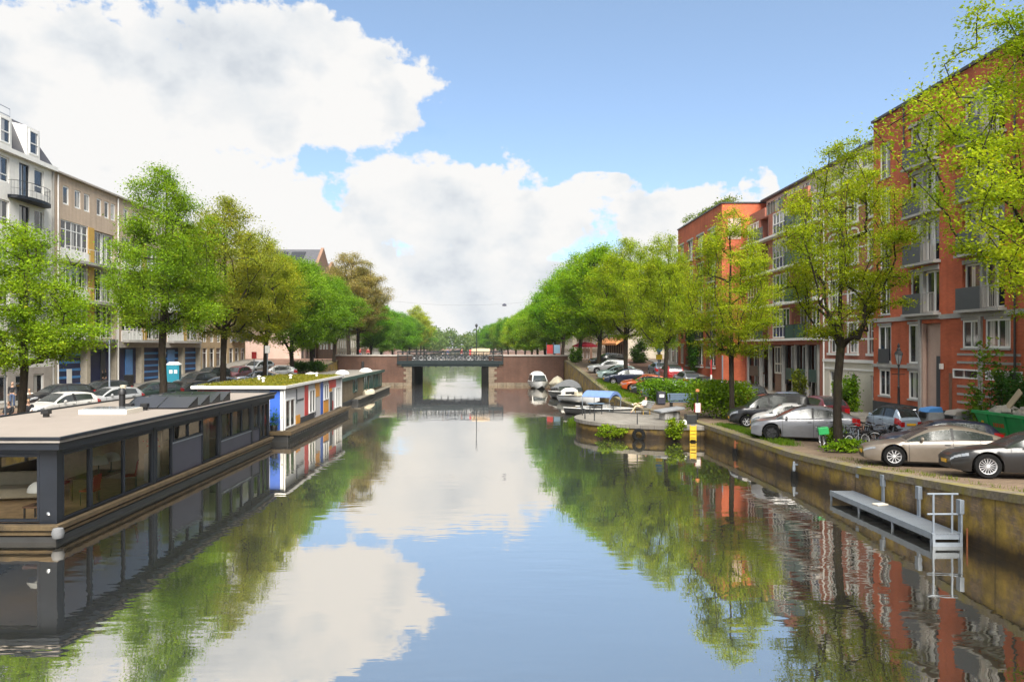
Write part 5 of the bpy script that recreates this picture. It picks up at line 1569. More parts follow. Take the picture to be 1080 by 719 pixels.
def build_bikes():
    g = 'bicycles parked by the leaning tree'
    b0 = bike('bicycle', 'black bicycle leaning among others between leaning tree and beige coupe', g)
    b0.location = (15.95, 33.1, GR(33)); b0.rotation_euler = (R(9), 0, R(20))
    b2 = bike('bicycle', 'light grey bicycle in the tangle between leaning tree and beige coupe', g, 'galv')
    b2.location = (16.1, 32.2, GR(32)); b2.rotation_euler = (R(-7), 0, R(28))
    specs = [(16.3, 33.6, 35, 8), (16.8, 33.2, -10, -8), (16.6, 32.6, 60, 10), (17.3, 33.3, 15, 9), (17.6, 32.6, 70, -8), (15.9, 32.6, 15, 8), (17.2, 34.0, 100, 9), (18.1, 33.4, 30, 8)]
    lab = ['bicycle with pale rims second from the leaning tree', 'bicycle tilted back in the middle of the tangle by the leaning tree', 'bicycle turned to the canal in the tangle behind the beige coupe',
           'bicycle at the rear of the tangle below the micro car', 'bicycle leaning left at the right end of the tangle', 'bicycle closest behind the leaning tree trunk', 'bicycle seen end on below the micro car', 'bicycle farthest right beneath the micro car plate']
    for n_, ((x, y, a, l), lb) in enumerate(zip(specs, lab)):
        c = copy_tree(b2 if n_ % 2 else b0, lb, (x, y, GR(y))); c.rotation_euler = (R(l), 0, R(a))
    b1 = bike('bicycle', 'bicycle with green crate leaning on the left of the slender tree', g, 'dark_metal', True)
    b1.location = (14.65, 32.3, GR(32)); b1.rotation_euler = (R(-8), 0, R(75))
    # bicycles chained along the bridge railing
    g2 = 'bicycles chained to the bridge railing'
    rng = random.Random(4)
    cols = ['black']*3
    for i in range(26):
        c = copy_tree(b0, 'bicycle chained to the dark railing of the canal bridge', (-12.3+i*.56, 104.35+(i % 2)*.35+rng.uniform(-.1, .1), 3.52)); c['group'] = g2
        c.rotation_euler = (0, 0, R(rng.choice([0, 180, 25, -30, 160])))
    for k, (x, y, a) in enumerate([(22.6, 55.2, 80), (23.0, 56.0, 70), (23.4, 54.5, 95)]):
        c = copy_tree(b0, ['bicycle by the concrete column of the white slab flats', 'second bicycle leaning beside the columns of the white slab flats', 'bicycle nearest the cream town house at the flats entrance'][k], (x, y, GR(y)+.12)); c['group'] = 'bicycles at the flats entrance'
        c.rotation_euler = (R(6), 0, R(a))
    # scooter
    t = thing('motor_scooter', 'black motor scooter parked right behind the light blue micro car', 'scooter', (22.2, 38.6, GR(38.6)+.12), R(60))
    w = MB()
    for x in (-.62, .6):
        wo = MB().lathe([(.12, -.05), (.24, -.06), (.27, 0), (.24, .06), (.12, .05), (.12, -.05)], 16, axis='y').build('wheel', M['rubber'], t, smooth=60); wo.location = (x, 0, .27)
    b = MB(); b.add([(.1, -.16, .3), (.8, -.14, .45), (.85, -.1, .72), (.15, -.15, .75), (.1, .16, .3), (.8, .14, .45), (.85, .1, .72), (.15, .15, .75)], [(0, 1, 2, 3), (7, 6, 5, 4), (0, 4, 5, 1), (1, 5, 6, 2), (2, 6, 7, 3), (3, 7, 4, 0)])
    b.box(-.35, .2, -.15, .15, .25, .33); b.add([(-.35, -.2, .3), (-.55, -.18, .95), (-.35, -.2, .95), (-.28, -.2, .3), (-.35, .2, .3), (-.55, .18, .95), (-.35, .2, .95), (-.28, .2, .3)], [(0, 1, 2, 3), (7, 6, 5, 4), (0, 4, 5, 1), (1, 5, 6, 2), (2, 6, 7, 3), (3, 7, 4, 0)])
    b.build('body', M['black'], t, bevel=.03)
    s = MB(); s.box(.12, .8, -.13, .13, .74, .84); s.build('saddle', M['rubber'], t, bevel=.03)
    h = MB(); h.bar((-.62, 0, .3), (-.42, 0, 1.05), .03, 6); h.tube([(-.3, -.32, 1.05), (-.42, -.1, 1.1), (-.42, .1, 1.1), (-.3, .32, 1.05)], .018, 5); h.build('handlebar', M['chrome'], t)
    hl = MB(); hl.lathe([(0, -.03), (.07, 0), (.05, .06)], 10, (-.55, 0, .95), axis='x'); hl.build('headlight', M['clear_lamp'], t)
# ------------------------------------------------------------------ houseboats and boats
def strip_windows(parent, x, y0, y1, z0, z1, n, frame='anthracite', glass='glass', th=.06, fw=.07, axis='y'):
    """a glazed strip lying in the plane x=const (axis y) or y=const (axis x)"""
    f = MB()
    def bx(a0, a1, b0, b1, t0, t1):
        if axis == 'y': f.box(x+t0, x+t1, a0, a1, b0, b1)
        else: f.box(a0, a1, x+t0, x+t1, b0, b1)
    bx(y0, y1, z0, z0+fw, -th, th); bx(y0, y1, z1-fw, z1, -th, th)
    for k in range(n+1):
        u = y0+(y1-y0)*k/n; u0 = min(max(u-fw/2, y0), y1-fw)
        bx(u0, u0+fw, z0+fw, z1-fw, -th*.95, th*.95)
    fo = f.build('window', M[frame], parent)
    g = MB()
    if axis == 'y': g.quad((x, y0+.02, z0+.02), (x, y1-.02, z0+.02), (x, y1-.02, z1-.02), (x, y0+.02, z1-.02))
    else: g.quad((y0+.02, x, z0+.02), (y1-.02, x, z0+.02), (y1-.02, x, z1-.02), (y0+.02, x, z1-.02))
    g.build('pane', M[glass], fo)
    return fo

plain('boat_pane', (.03, .036, .036), .04, 0, .1, 1, 0, .9)
def build_houseboat_one():
    t = thing('houseboat', 'long dark blue grey houseboat with cream flat roof, big windows and solar panels', 'houseboat', (0, 0, 0))
    x1, x0, y0, y1 = -12.05, -17.2, 20.6, 40.5
    zf, zr = .42, 2.62
    h = MB(); h.box(x0-.2, x1+.10, y0-.14, y1+.2, -1.0, .16); h.build('hull', M['hull_black'], t, bevel=.03)
    w = MB()
    w.box(x0-.3, x1+.22, y0-.28, y0-.045, .35, .49); w.box(x1+.035, x1+.22, y0-.045, y1+.3, .35, .49); w.box(x0-.2, x1+.16, y0-.2, y0-.142, .2, .3); w.box(x1+.102, x1+.16, y0-.142, y1+.2, .2, .3)
    w.build('rubbing_strake', M['timber'], t, bevel=.015)
    wr = MB(); wr.lathe([(0, -.16), (.13, -.13), (.17, 0), (.13, .13), (0, .16)], 10, (x1+.24, y0-.3, .3)); wr.build('corner_fender', M['grey_canvas'], t, smooth=60)
    b = MB(); b.box(x0, x1, y0, y1, .162, zf); b.box(x1-.03, x1+.03, y0-.03, y1, .30, .50); b.box(x0, x1+.03, y0-.04, y0+.02, .30, .5); b.build('base_wall', M['anthracite'], t)
    fl = MB(); fl.box(x0+.1, x1-.1, y0+.1, y1-.1, zf, zf+.03); fl.build('floor', M['wood_warm'], t)
    # posts
    for (a, b_, c_, d_) in [(x1-.13, x1+.06, u-.11, u+.11) for u in (y0+6.0, y0+12.5, y0+17.0, y1-.1)]+[(x1-.42, x1+.061, y0-.05, y0+.23), (x0, x0+.15, y0, y0+.15), (x0, x0+.15, y1-.15, y1)]:
        p = MB(); p.box(a, b_, c_, d_, zf, zr); p.build('post', M['anthracite'], t)
    # side: glass, panels
    def gl(a, b, z0, z1, n): strip_windows(t, x1, y0+a, y0+b, z0, z1, n)
    gl(.25, 1.75, .52, 2.42, 1); gl(1.75, 5.85, .52, 2.42, 2); gl(6.15, 7.5, .52, 2.42, 1)
    gl(7.6, 10.4, 1.78, 2.42, 2); gl(10.45, 12.35, .52, 2.42, 1); gl(12.65, 16.85, 1.2, 2.42, 3); gl(17.15, 18.2, 1.2, 2.42, 1); gl(18.25, 19.75, .52, 2.42, 2)
    
    for (a, b_, c_) in ((7.55, 10.42, 1.74), (12.63, 16.87, 1.17), (17.13, 18.23, 1.17)): pn = MB(); pn.box(x1-.04, x1+.02, y0+a, y0+b_, .52, c_); pn.build('side_panel', M['panel_grey'], t)
    
    for (a, b_, c_) in ((7.5, 10.45, 1.72), (12.6, 16.9, 1.14)): st = MB(); st.box(x1-.05, x1+.05, y0+a, y0+b_, c_, c_+.06); st.build('sill', M['galv'], t)
    # front
    strip_windows(t, y0, x0+.15, x1-.42, .55, 2.42, 2, axis='x')
    hd = MB(); hd.box(x0-.02, x1+.04, y0-.03, y0+.1, 2.42, zr); hd.box(x1-.1, x1+.04, y0+.1, y1, 2.42, zr); hd.build('header', M['blue_grey'], t)
    # rear and left walls
    bw = MB(); bw.box(x0, x0+.1, y0+.15, y1-.15, zf, 1.1); bw.box(x0, x0+.1, y0+.15, y1-.15, 2.3, zr); bw.box(x0+.1, x1-.1, y1-.12, y1-.02, zf, zr); bw.build('rear_wall', M['anthracite'], t)
    for (a, b_) in ((.3, 5), (5.3, 10), (10.4, 15), (15.3, 19.5)): strip_windows(t, x0+.05, y0+a, y0+b_, 1.1, 2.3, 3)
    cl = MB(); cl.box(x0+.12, x1-.12, y0+.12, y1-.13, 2.54, 2.575); cl.build('ceiling', M['white'], t)
    # roof
    r = MB(); r.box(x0-.28, x1+.28, y0-.34, y1+.25, 2.58, 2.78); r.build('roof_fascia', M['anthracite'], t, bevel=.01)
    r = MB(); r.box(x0-.34, x1+.34, y0-.40, y1+.3, 2.782, 2.86); r.build('roof_edge', M['light_concrete'], t, bevel=.01)
    r = MB()
    r.box(x0-.38, x1+.38, y0-.44, y0-.32, 2.863, 2.94); r.box(x1+.26, x1+.38, y0-.32, y1+.34, 2.863, 2.94); r.box(x0-.38, x0-.26, y0-.32, y1+.34, 2.863, 2.94); r.box(x0-.26, x1+.26, y1+.22, y1+.34, 2.863, 2.94)
    r.build('roof_upstand', M['anthracite'], t, bevel=.012)
    r = MB(); r.box(x0-.26, x1+.26, y0-.32, y1+.22, 2.863, 2.885); r.build('roof', M['roof_cream'], t)
    s = MB(); s.box(-15.3, -13.5, 27.6, 28.9, 2.887, 3.06); s.build('skylight_kerb', M['cream'], t); s = MB(); s.box(-15.2, -13.6, 27.7, 28.8, 3.063, 3.10); s.build('skylight', M['clear_lamp'], t, bevel=.02)
    for (x, y) in ((-15.9, 26.6), (-14.3, 29.5), (-13.7, 29.5)): v = MB(); v.box(x-.13, x+.13, y-.13, y+.13, 3.0, 3.16); v.box(x-.08, x+.08, y-.08, y+.08, 2.887, 3.0); v.build('roof_vent', M['black'], t, bevel=.01)
    fl_ = MB(); fl_.lathe([(.12, 2.887), (.12, 3.45), (.16, 3.46), (.16, 3.6), (.08, 3.72), (0, 3.73)], 12, (-15.0, 30.3, 0)); fl_.build('flue', M['black'], t, smooth=40)
    fw = MB(); fw.lathe([(.08, 2.887), (.08, 3.55), (.13, 3.8), (.0, 3.82)], 12, (-15.3, 31.0, 0)); fw.build('flue', M['cream_canvas'], t, smooth=40)
    for k in range(4):
        y = 30.0+k*1.3
        q = MB(); q.add([(-14.75, y, 2.95), (-12.2, y, 2.95), (-12.2, y+1.05, 3.32), (-14.75, y+1.05, 3.32), (-14.75, y+.02, 2.90), (-12.2, y+.02, 2.90), (-12.2, y+1.07, 3.27), (-14.75, y+1.07, 3.27)],
                        [(0, 1, 2, 3), (7, 6, 5, 4), (0, 4, 5, 1), (1, 5, 6, 2), (2, 6, 7, 3), (3, 7, 4, 0)])
        sp = q.build('solar_panel', M['solar'], t)
        f = MB()
        for x in (-14.75, -13.45, -12.2): f.add([(x-.02, y-.01, 2.965), (x+.02, y-.01, 2.965), (x+.02, y+1.05, 3.335), (x-.02, y+1.05, 3.335)], [(0, 1, 2, 3)])
        f.add([(-12.2, y, 2.89), (-12.2, y+1.06, 2.89), (-12.2, y+1.06, 3.26)], [(0, 1, 2)]); f.add([(-14.75, y, 2.89), (-14.75, y+1.06, 3.26), (-14.75, y+1.06, 2.89)], [(0, 1, 2)])
        f.quad((-14.75, y+1.07, 2.89), (-12.2, y+1.07, 2.89), (-12.2, y+1.07, 3.27), (-14.75, y+1.07, 3.27))
        f.build('mounting', M['dark_metal'], sp)
    # interior: partition, curtains, warm timber
    i = MB(); i.box(x0+.2, x1-.3, 27.9, 28.0, zf+.03, 2.5); i.build('partition', M['interior'], t)
    c = MB()
    for (a, b_) in ((10.6, 11.7), (12.8, 13.8), (14.2, 15.2), (16.2, 16.8), (18.35, 19.65)):
        n = 12
        for k in range(n):
            u = y0+a+(b_-a)*k/n; c.box(x1-.14-(k % 2)*.04, x1-.10-(k % 2)*.04, u, u+(b_-a)/n, zf+.05, 2.4)
    c.build('curtain', M['white'], t)
    l = MB(); l.lathe([(0, -.02), (.05, 0), (.02, .06)], 10, (x1-.16, y0-.08, .78), axis='y'); l.build('deck_lamp', M['clear_lamp'], t, smooth=50)
    # things inside
    def lamp(x, y, z, lbl, group='white dome lamps in the houseboat'):
        q = thing('table_lamp', lbl, 'lamp', (x, y, z), 0, group)
        MB().lathe([(.02, .0), (.12, .0), (.12, .02), (.02, .04), (.018, .42), (0, .42)], 12).build('stand', M['dark_metal'], q, smooth=40)
        MB().lathe([(.30, .38), (.29, .46), (.24, .56), (.14, .64), (0, .67), ], 18).build('lamp_shade', M['lampshade'], q, smooth=60)
    tb = thing('table', 'dark dining table behind the side windows of the blue grey houseboat', 'table', (-13.0, 24.6, zf+.03))
    MB().box(-.5, .5, -.9, .9, .70, .75).build('table_top', M['wood_deck'], tb)
    for sx in (-.42, .42):
        for sy in (-.8, .8): MB().box(sx-.03, sx+.03, sy-.03, sy+.03, 0, .70).build('leg', M['wood_deck'], tb)
    lamp(-12.75, 24.2, zf+.78, 'white dome lamp nearer the front of the houseboat table'); lamp(-12.75, 25.0, zf+.78, 'white dome lamp on the far end of the houseboat table')
    lo = thing('side_table', 'low dark side table in the front corner of the houseboat', 'table', (-12.95, 21.3, zf+.03)); MB().box(-.3, .3, -.3, .3, .38, .42).build('table_top', M['wood_deck'], lo)
    for sx in (-.25, .25):
        for sy in (-.25, .25): MB().box(sx-.02, sx+.02, sy-.02, sy+.02, 0, .38).build('leg', M['dark_metal'], lo)
    lamp(-12.95, 21.3, zf+.45, 'white dome lamp behind the front window of the houseboat')
    def chair(x, y, rz, lbl):
        q = thing('chair', lbl, 'chair', (x, y, zf+.03), rz, 'red chairs in the houseboat')
        MB().box(-.22, .22, -.22, .22, .43, .48).build('seat', M['red'], q); MB().obox((0, .22, .72), (.42, .04, .46), (R(-10), 0, 0)).build('backrest', M['red'], q)
        for sx in (-.19, .19):
            for sy in (-.19, .19): MB().bar((sx, sy, 0), (sx, sy, .43), .014, 5).build('leg', M['dark_metal'], q)
    chair(-12.55, 23.3, R(-90), 'red chair nearest the front corner post of the houseboat'); chair(-12.6, 26.0, R(-70), 'red chair behind the second wide side window of the houseboat'); chair(-14.2, 24.6, R(90), 'red chair on the far side of the houseboat table')
    so = thing('sofa', 'pale sofa behind the front window of the blue grey houseboat', 'sofa', (-15.6, 24.0, zf+.03), R(12))
    MB().box(-1.1, 1.1, -.4, .45, .1, .42).build('seat', M['cream_canvas'], so, bevel=.05); MB().box(-1.1, 1.1, .3, .5, .42, .85).build('backrest', M['cream_canvas'], so, bevel=.05)
    for s in (-1, 1): MB().box(min(s*1.1, s*.9), max(s*1.1, s*.9), -.4, .3, .42, .6).build('armrest', M['cream_canvas'], so, bevel=.04)
    # red flowers in the tall side window
    for k, (yy, zz) in enumerate(((27.6, 1.75), (32.3, .85))):
        v = thing('flower_vase', ['red flowers behind the narrow window right of the wide houseboat glazing', 'red flowers low in the curtained houseboat window'][k], 'flowers', (x1-.5, yy, zz))
        MB().lathe([(.0, -.3), (.09, -.28), (.12, -.1), (.06, 0)], 10).build('vase', M['white'], v, smooth=50)
        rng = np.random.default_rng(k); q = rng.normal(0, .09, (160, 3)) + np.array([0, 0, .14]); vv, qq = leaves(rng, q, np.full(160, .05)); mesh_np('bloom', vv, qq, M['red_panel'], v)
        MB().box(-.2, .2, -.2, .2, -zz+zf+.03, -.3).build('plinth', M['white'], v)

def build_houseboat_two():
    t = thing('houseboat', 'white houseboat with red, blue and orange colour panels under a sedum roof', 'houseboat', (0, 0, 0))
    x1, x0, y0, y1 = -11.95, -16.9, 42.9, 60.0
    zd = .70
    h = MB(); h.box(x0, x1+.55, y0-.75, y1+.4, -1, .46); h.build('hull', M['hull_black'], t, bevel=.05)
    g = MB()
    for k in range(34): g.box(x1+.56, x1+.60, y0-.5+k*.52, y0-.2+k*.52, .18, .36)
    g.build('hull_slots', M['concrete'], t)
    d = MB(); d.box(x0-.05, x1+.72, y0-.9, y1+.5, .463, .56); d.box(x0-.05, x1+.76, y0-.94, y0-.8, .40, .62); d.box(x1+.62, x1+.76, y0-.8, y1+.5, .40, .62); d.build('deck', M['timber'], t, bevel=.01)
    # body
    w = MB(); w.box(x0, x1, y0+.05, y1, .56, 2.95); 
    # front opening left as a real recess
    w = MB()
    w.box(x0, x1-3.1, y0, y0+.12, .56, 2.95); w.box(x1-.75, x1, y0, y0+.12, .56, 2.95); w.box(x1-3.1, x1-.75, y0, y0+.12, 2.35, 2.95); w.box(x1-3.1, x1-.75, y0, y0+.12, .56, .8)
    w.box(x1-.1, x1, y0+.12, y1, .56, 2.95); w.box(x0, x0+.1, y0+.12, y1, .56, 2.95); w.box(x0+.1, x1-.1, y1-.1, y1, .56, 2.95); w.box(x0+.1, x1-.1, y0+5, y0+5.1, .56, 2.95)
    w.build('wall', M['white_panel'], t)
    f = MB(); f.box(x0+.1, x1-.1, y0+.12, y1-.1, .563, .6); f.build('floor', M['wood_warm'], t)
    fo = strip_windows(t, y0+.02, x1-3.05, x1-.8, .82, 2.33, 2, 'white_frame', 'glass', axis='x')
    def pan(mat, a, b, z0, z1, nm='colour_panel'):
        q = MB(); q.box(x1+.002, x1+.03, y0+a, y0+b, z0, z1); q.build(nm, M[mat], t)
    # side panels: near -> far (17.1 m)
    sw = lambda a, b, z0, z1, n: strip_windows(t, x1+.03, y0+a, y0+b, z0, z1, n, 'white_frame', 'boat_pane')
    sw(.45, 2.6, .62, 2.3, 2); pan('dark_panel', 3.1, 3.25, 1.9, 2.8); pan('dark_panel', 3.25, 4.9, 2.02, 2.12); pan('orange_panel', 3.0, 4.0, .62, 1.15)
    pan('red_panel', 5.2, 6.1, .95, 2.9); sw(6.3, 7.9, .98, 2.55, 2); pan('dark_panel', 4.0, 7.9, .58, .93); pan('orange_panel', 8.1, 9.4, 1.95, 2.9); pan('dark_panel', 8.15, 8.3, .7, 1.9)
    pan('blue_panel', 9.8, 10.5, .62, 2.92); sw(10.7, 12.2, 1.55, 2.7, 2); pan('orange_panel', 10.7, 12.3, .62, 1.5); pan('red_panel', 12.4, 15.0, 2.3, 2.92); pan('orange_panel', 12.4, 13.5, 2.05, 2.27)
    pan('dark_panel', 12.9, 13.7, .62, 2.0); pan('red_panel', 13.75, 14.0, .62, 1.3); sw(14.7, 16.7, .66, 2.25, 3)
    q = MB(); q.box(x1-.72, x1-.05, y0-.03, y0-.002, .6, 2.9); q.build('colour_panel', M['blue_panel'], t)
    q = MB(); q.box(x0+.05, x1-1.6, y0-.035, y0-.002, 2.62, 2.92); q.build('colour_panel', M['white_panel'], t); q = MB(); q.box(x0+.05, x1-2.4-.6, y0-.045, y0-.006, 2.45, 2.9); q.build('colour_panel', M['red_panel'], t)
    c = MB()
    for (x, y) in ((x1, y0), (x1, y1)): c.box(x-.1, x+.07, y-.08, y+.09, .56, 2.95)
    c.bar((x1+.16, y0-.1, .6), (x1+.16, y0-.1, 3.0), .045, 8); c.build('corner_post', M['white'], t)
    r = MB(); r.box(x0-.2, x1+.22, y0-.25, y1+.2, 2.953, 3.02); r.build('roof_soffit', M['black'], t)
    r = MB(); r.box(x0-.25, x1+.28, y0-.30, y0-.2, 3.0, 3.16); r.box(x1+.2, x1+.28, y0-.2, y1+.25, 3.0, 3.16); r.box(x0-.25, x0-.17, y0-.2, y1+.25, 3.0, 3.16); r.build('gutter', M['white'], t)
    # slightly domed planted roof
    rng = np.random.default_rng(3); nx, ny = 22, 60
    vs = []; 
    for j in range(ny+1):
        for i_ in range(nx+1):
            u, v = i_/nx, j/ny
            e = min(u, 1-u, v, 1-v)
            vs.append((x0-.16+(x1-x0+.35)*u, y0-.19+(y1-y0+.4)*v, 3.05+.12*min(1, e*12)+rng.normal(0, .012)*min(1, e*20)))
    qs = [(j*(nx+1)+i_, j*(nx+1)+i_+1, (j+1)*(nx+1)+i_+1, (j+1)*(nx+1)+i_) for j in range(ny) for i_ in range(nx)]
    mesh_np('sedum_roof', np.array(vs), np.array(qs), M['sedum'], t, True)
    rng = np.random.default_rng(9); m = 9000
    pc = np.stack([rng.uniform(x0-.1, x1+.1, m), rng.uniform(y0-.1, y1+.1, m), np.full(m, 3.18)+rng.uniform(0, .05, m)], 1)
    vv, qq = leaves(rng, pc, np.full(m, .045), .2); sd = mesh_np('sedum_plants', vv, qq, M['leaf_dense'], t); sd.color = (.20, .19, .03, 1); sd['kind'] = 'stuff'
    v = MB()
    for (x, y) in ((-14.3, 47), (-13.9, 52), (-15.5, 50), (-13.0, 56)): v.lathe([(.09, 3.15), (.09, 3.38), (.14, 3.4), (.14, 3.46), (0, 3.5)], 10, (x, y, 0))
    v.build('roof_vent', M['white'], t, smooth=40)
    # pots on the front deck
    cols = ['black', 'dark_metal', 'timber', 'hull_black']
    for k in range(4):
        p = thing('plant_pot', ['green potted plant on the houseboat deck next to the blue panel', 'dark pot with a bush on the deck under the houseboat front window', 'timber pot second from the left on the houseboat deck', 'black pot at the left end of the houseboat deck'][k], 'potted plant', (x1-.35-k*.62, y0-.5, .565), 0, 'pots on the front deck of the colourful houseboat')
        MB().lathe([(0, 0), (.17, .0), (.23, .36), (.20, .36), (.18, .3), (0, .3)], 12).build('pot', M[cols[k]], p, smooth=40)
        rng = np.random.default_rng(20+k); hh = [.75, .6, .25, .2][k]
        c = rng.normal(0, 1, (340, 3))*np.array([.15, .15, hh*.3]) + np.array([0, 0, .36+hh*.5]); vv, qq = leaves(rng, c, np.full(340, .055)); f = mesh_np('foliage', vv, qq, M['leaf_dense'], p); f.color = ((.05, .13, .02, 1), (.09, .10, .03, 1), (.12, .14, .03, 1), (.06, .12, .02, 1))[k]

def build_houseboat_three():
    t = thing('houseboat', 'weathered wood and grey green houseboat farthest along, nearest the bridge', 'houseboat', (0, 0, 0))
    x1, x0, y0, y1 = -13.1, -18.3, 64.5, 91
    h = MB(); h.box(x0, x1+.7, y0+6.0, y1+2.0, -1, .40); h.box(x0, x1+.1, y0-.4, y0+6.0, -1, .40); h.build('hull', M['hull_black'], t, bevel=.05)
    d = MB(); d.box(x1+.2, x1+.85, y0+6.5, y1+2.2, .403, .50); d.build('deck', M['timber_grey'], t)
    w = MB(); w.box(x0, x1, y0, y1, .40, 2.42); w.build('wall', M['timber_boards'], t)
    r = MB(); r.box(x0-.2, x1+.25, y0-.25, y1+.25, 2.423, 2.60); r.build('roof', M['gravel_roof'], t); r = MB(); r.box(x1+.253, x1+.33, y0-.25, y1+.3, 2.36, 2.66); r.box(x0-.2, x1+.253, y0-.33, y0-.253, 2.36, 2.66); r.build('roof_fascia', M['green_dark'], t)
    for (a, b, n) in ((7.0, 9.2, 2), (13.2, 15.6, 2), (16.6, 19.5, 3), (20.4, 22.6, 2), (23.2, 25.8, 2)): strip_windows(t, x1+.02, y0+a, y0+b, .75 if a > 12 else 1.0, 2.3, n, 'green_dark', 'boat_pane')
    s = MB()
    for (x, y) in ((-16.8, 70), (-15.2, 77), (-14.0, 84.5)): s.lathe([(.75, 2.61), (.72, 2.74), (.5, 2.92), (.2, 3.02), (0, 3.04)], 14, (x, y, 0))
    s.build('skylight', M['white'], t, smooth=60)
    f = MB(); f.lathe([(.13, 2.6), (.13, 2.95), (.0, 2.96)], 10, (-14.6, 86, 0)); f.build('flue', M['white'], t); f = MB(); f.lathe([(.17, 2.95), (.17, 3.7), (0, 3.75)], 10, (-14.6, 86, 0)); f.build('flue_cap', M['black'], t)
    din = thing('upturned_dinghy', 'pale upturned dinghy resting on the side deck of the weathered houseboat', 'dinghy', (x1+.5, 77.5, .50))
    hull_mesh(3.2, .62, .45, flip=True).build('hull', M['cream_canvas'], din, smooth=50)
    MB().box(-.03, .03, -1.3, 1.3, .44, .5).build('keel', M['timber'], din)
    cr = thing('fender_crate', 'black crate on the deck corner between the two farther houseboats', 'crate', (x1-.1, 63.6, .56 if False else .40)); MB().box(-.4, .4, -.3, .3, 0, .4).build('box', M['black'], cr, bevel=.03); MB().box(-.42, .42, -.32, .32, .403, .46).build('lid', M['dark_metal'], cr)

def hull_mesh(Lg, Wd, Hh, flip=False, n=14, transom=.8):
    """an open boat hull along y, bow at -y"""
    b = MB(); secs = []
    for i in range(n+1):
        u = i/n
        w = Wd*(math.sin(min(1, u/.55)*PI/2)**.8 if u < .55 else 1-(1-transom)*((u-.55)/.45)**2)
        sh = Hh*(1.0+.28*(1-u)**2); kd = 0 + Hh*.55*max(0, (.25-u)/.25)**1.5
        y = -Lg/2+Lg*u
        sec = [(-w, y, sh), (-w*.93, y, sh*.5+kd*.5), (-w*.6, y, kd+.02), (0, y, kd), (w*.6, y, kd+.02), (w*.93, y, sh*.5+kd*.5), (w, y, sh)]
        if flip: sec = [(x, yy, Hh*1.0-z if Hh-z > 0 else .0) for x, yy, z in sec]
        secs.append(sec)
    m = 7
    vs = [p for s in secs for p in s]
    fs = [(i*m+k, (i+1)*m+k, (i+1)*m+k+1, i*m+k+1) for i in range(n) for k in range(m-1)]
    fs.append(tuple(n*m+k for k in range(m)))
    b.add(vs, fs)
    return b

def small_boat(label, loc, rz, Lg, Wd, Hh, hullmat, deckmat, extra, group='boats moored along the right quay'):
    t = thing('moored_boat', label, 'boat', loc, rz, group)
    hull_mesh(Lg, Wd, Hh).build('hull', M[hullmat], t, smooth=50)
    n = 12; pts = []
    for i in range(n+1):
        u = i/n; w = Wd*(math.sin(min(1, u/.55)*PI/2)**.8 if u < .55 else 1-.2*((u-.55)/.45)**2)*.96
        pts.append((w, -Lg/2+Lg*u, Hh*(1+.28*(1-u)**2)-.04))
    d = MB()
    for i in range(n):
        a, b = pts[i], pts[i+1]
        if i < 4 or i == n-1: d.quad((-a[0], a[1], a[2]), (a[0], a[1], a[2]), (b[0], b[1], b[2]), (-b[0], b[1], b[2]))
        else:
            for s in (-1, 1):
                q = [(s*a[0], a[1], a[2]), (s*(a[0]-.2), a[1], a[2]), (s*(b[0]-.2), b[1], b[2]), (s*b[0], b[1], b[2])]
                d.quad(*(q if s < 0 else q[::-1]))
    d.quad((-Wd*.85, -Lg/2+Lg*4/12, .25), (Wd*.85, -Lg/2+Lg*4/12, .25), (Wd*.8, Lg/2-.3, .25), (-Wd*.8, Lg/2-.3, .25))
    d.build('deck', M[deckmat], t)
    rb = MB()
    for s in (-1, 1): rb.tube([(s*p[0]*1.05, p[1], p[2]+.03) for p in pts], .035, 5)
    rb.build('gunwale', M['white' if hullmat == 'hull_black' else 'dark_metal'], t)
    extra(t, Lg, Wd, Hh)
    return t

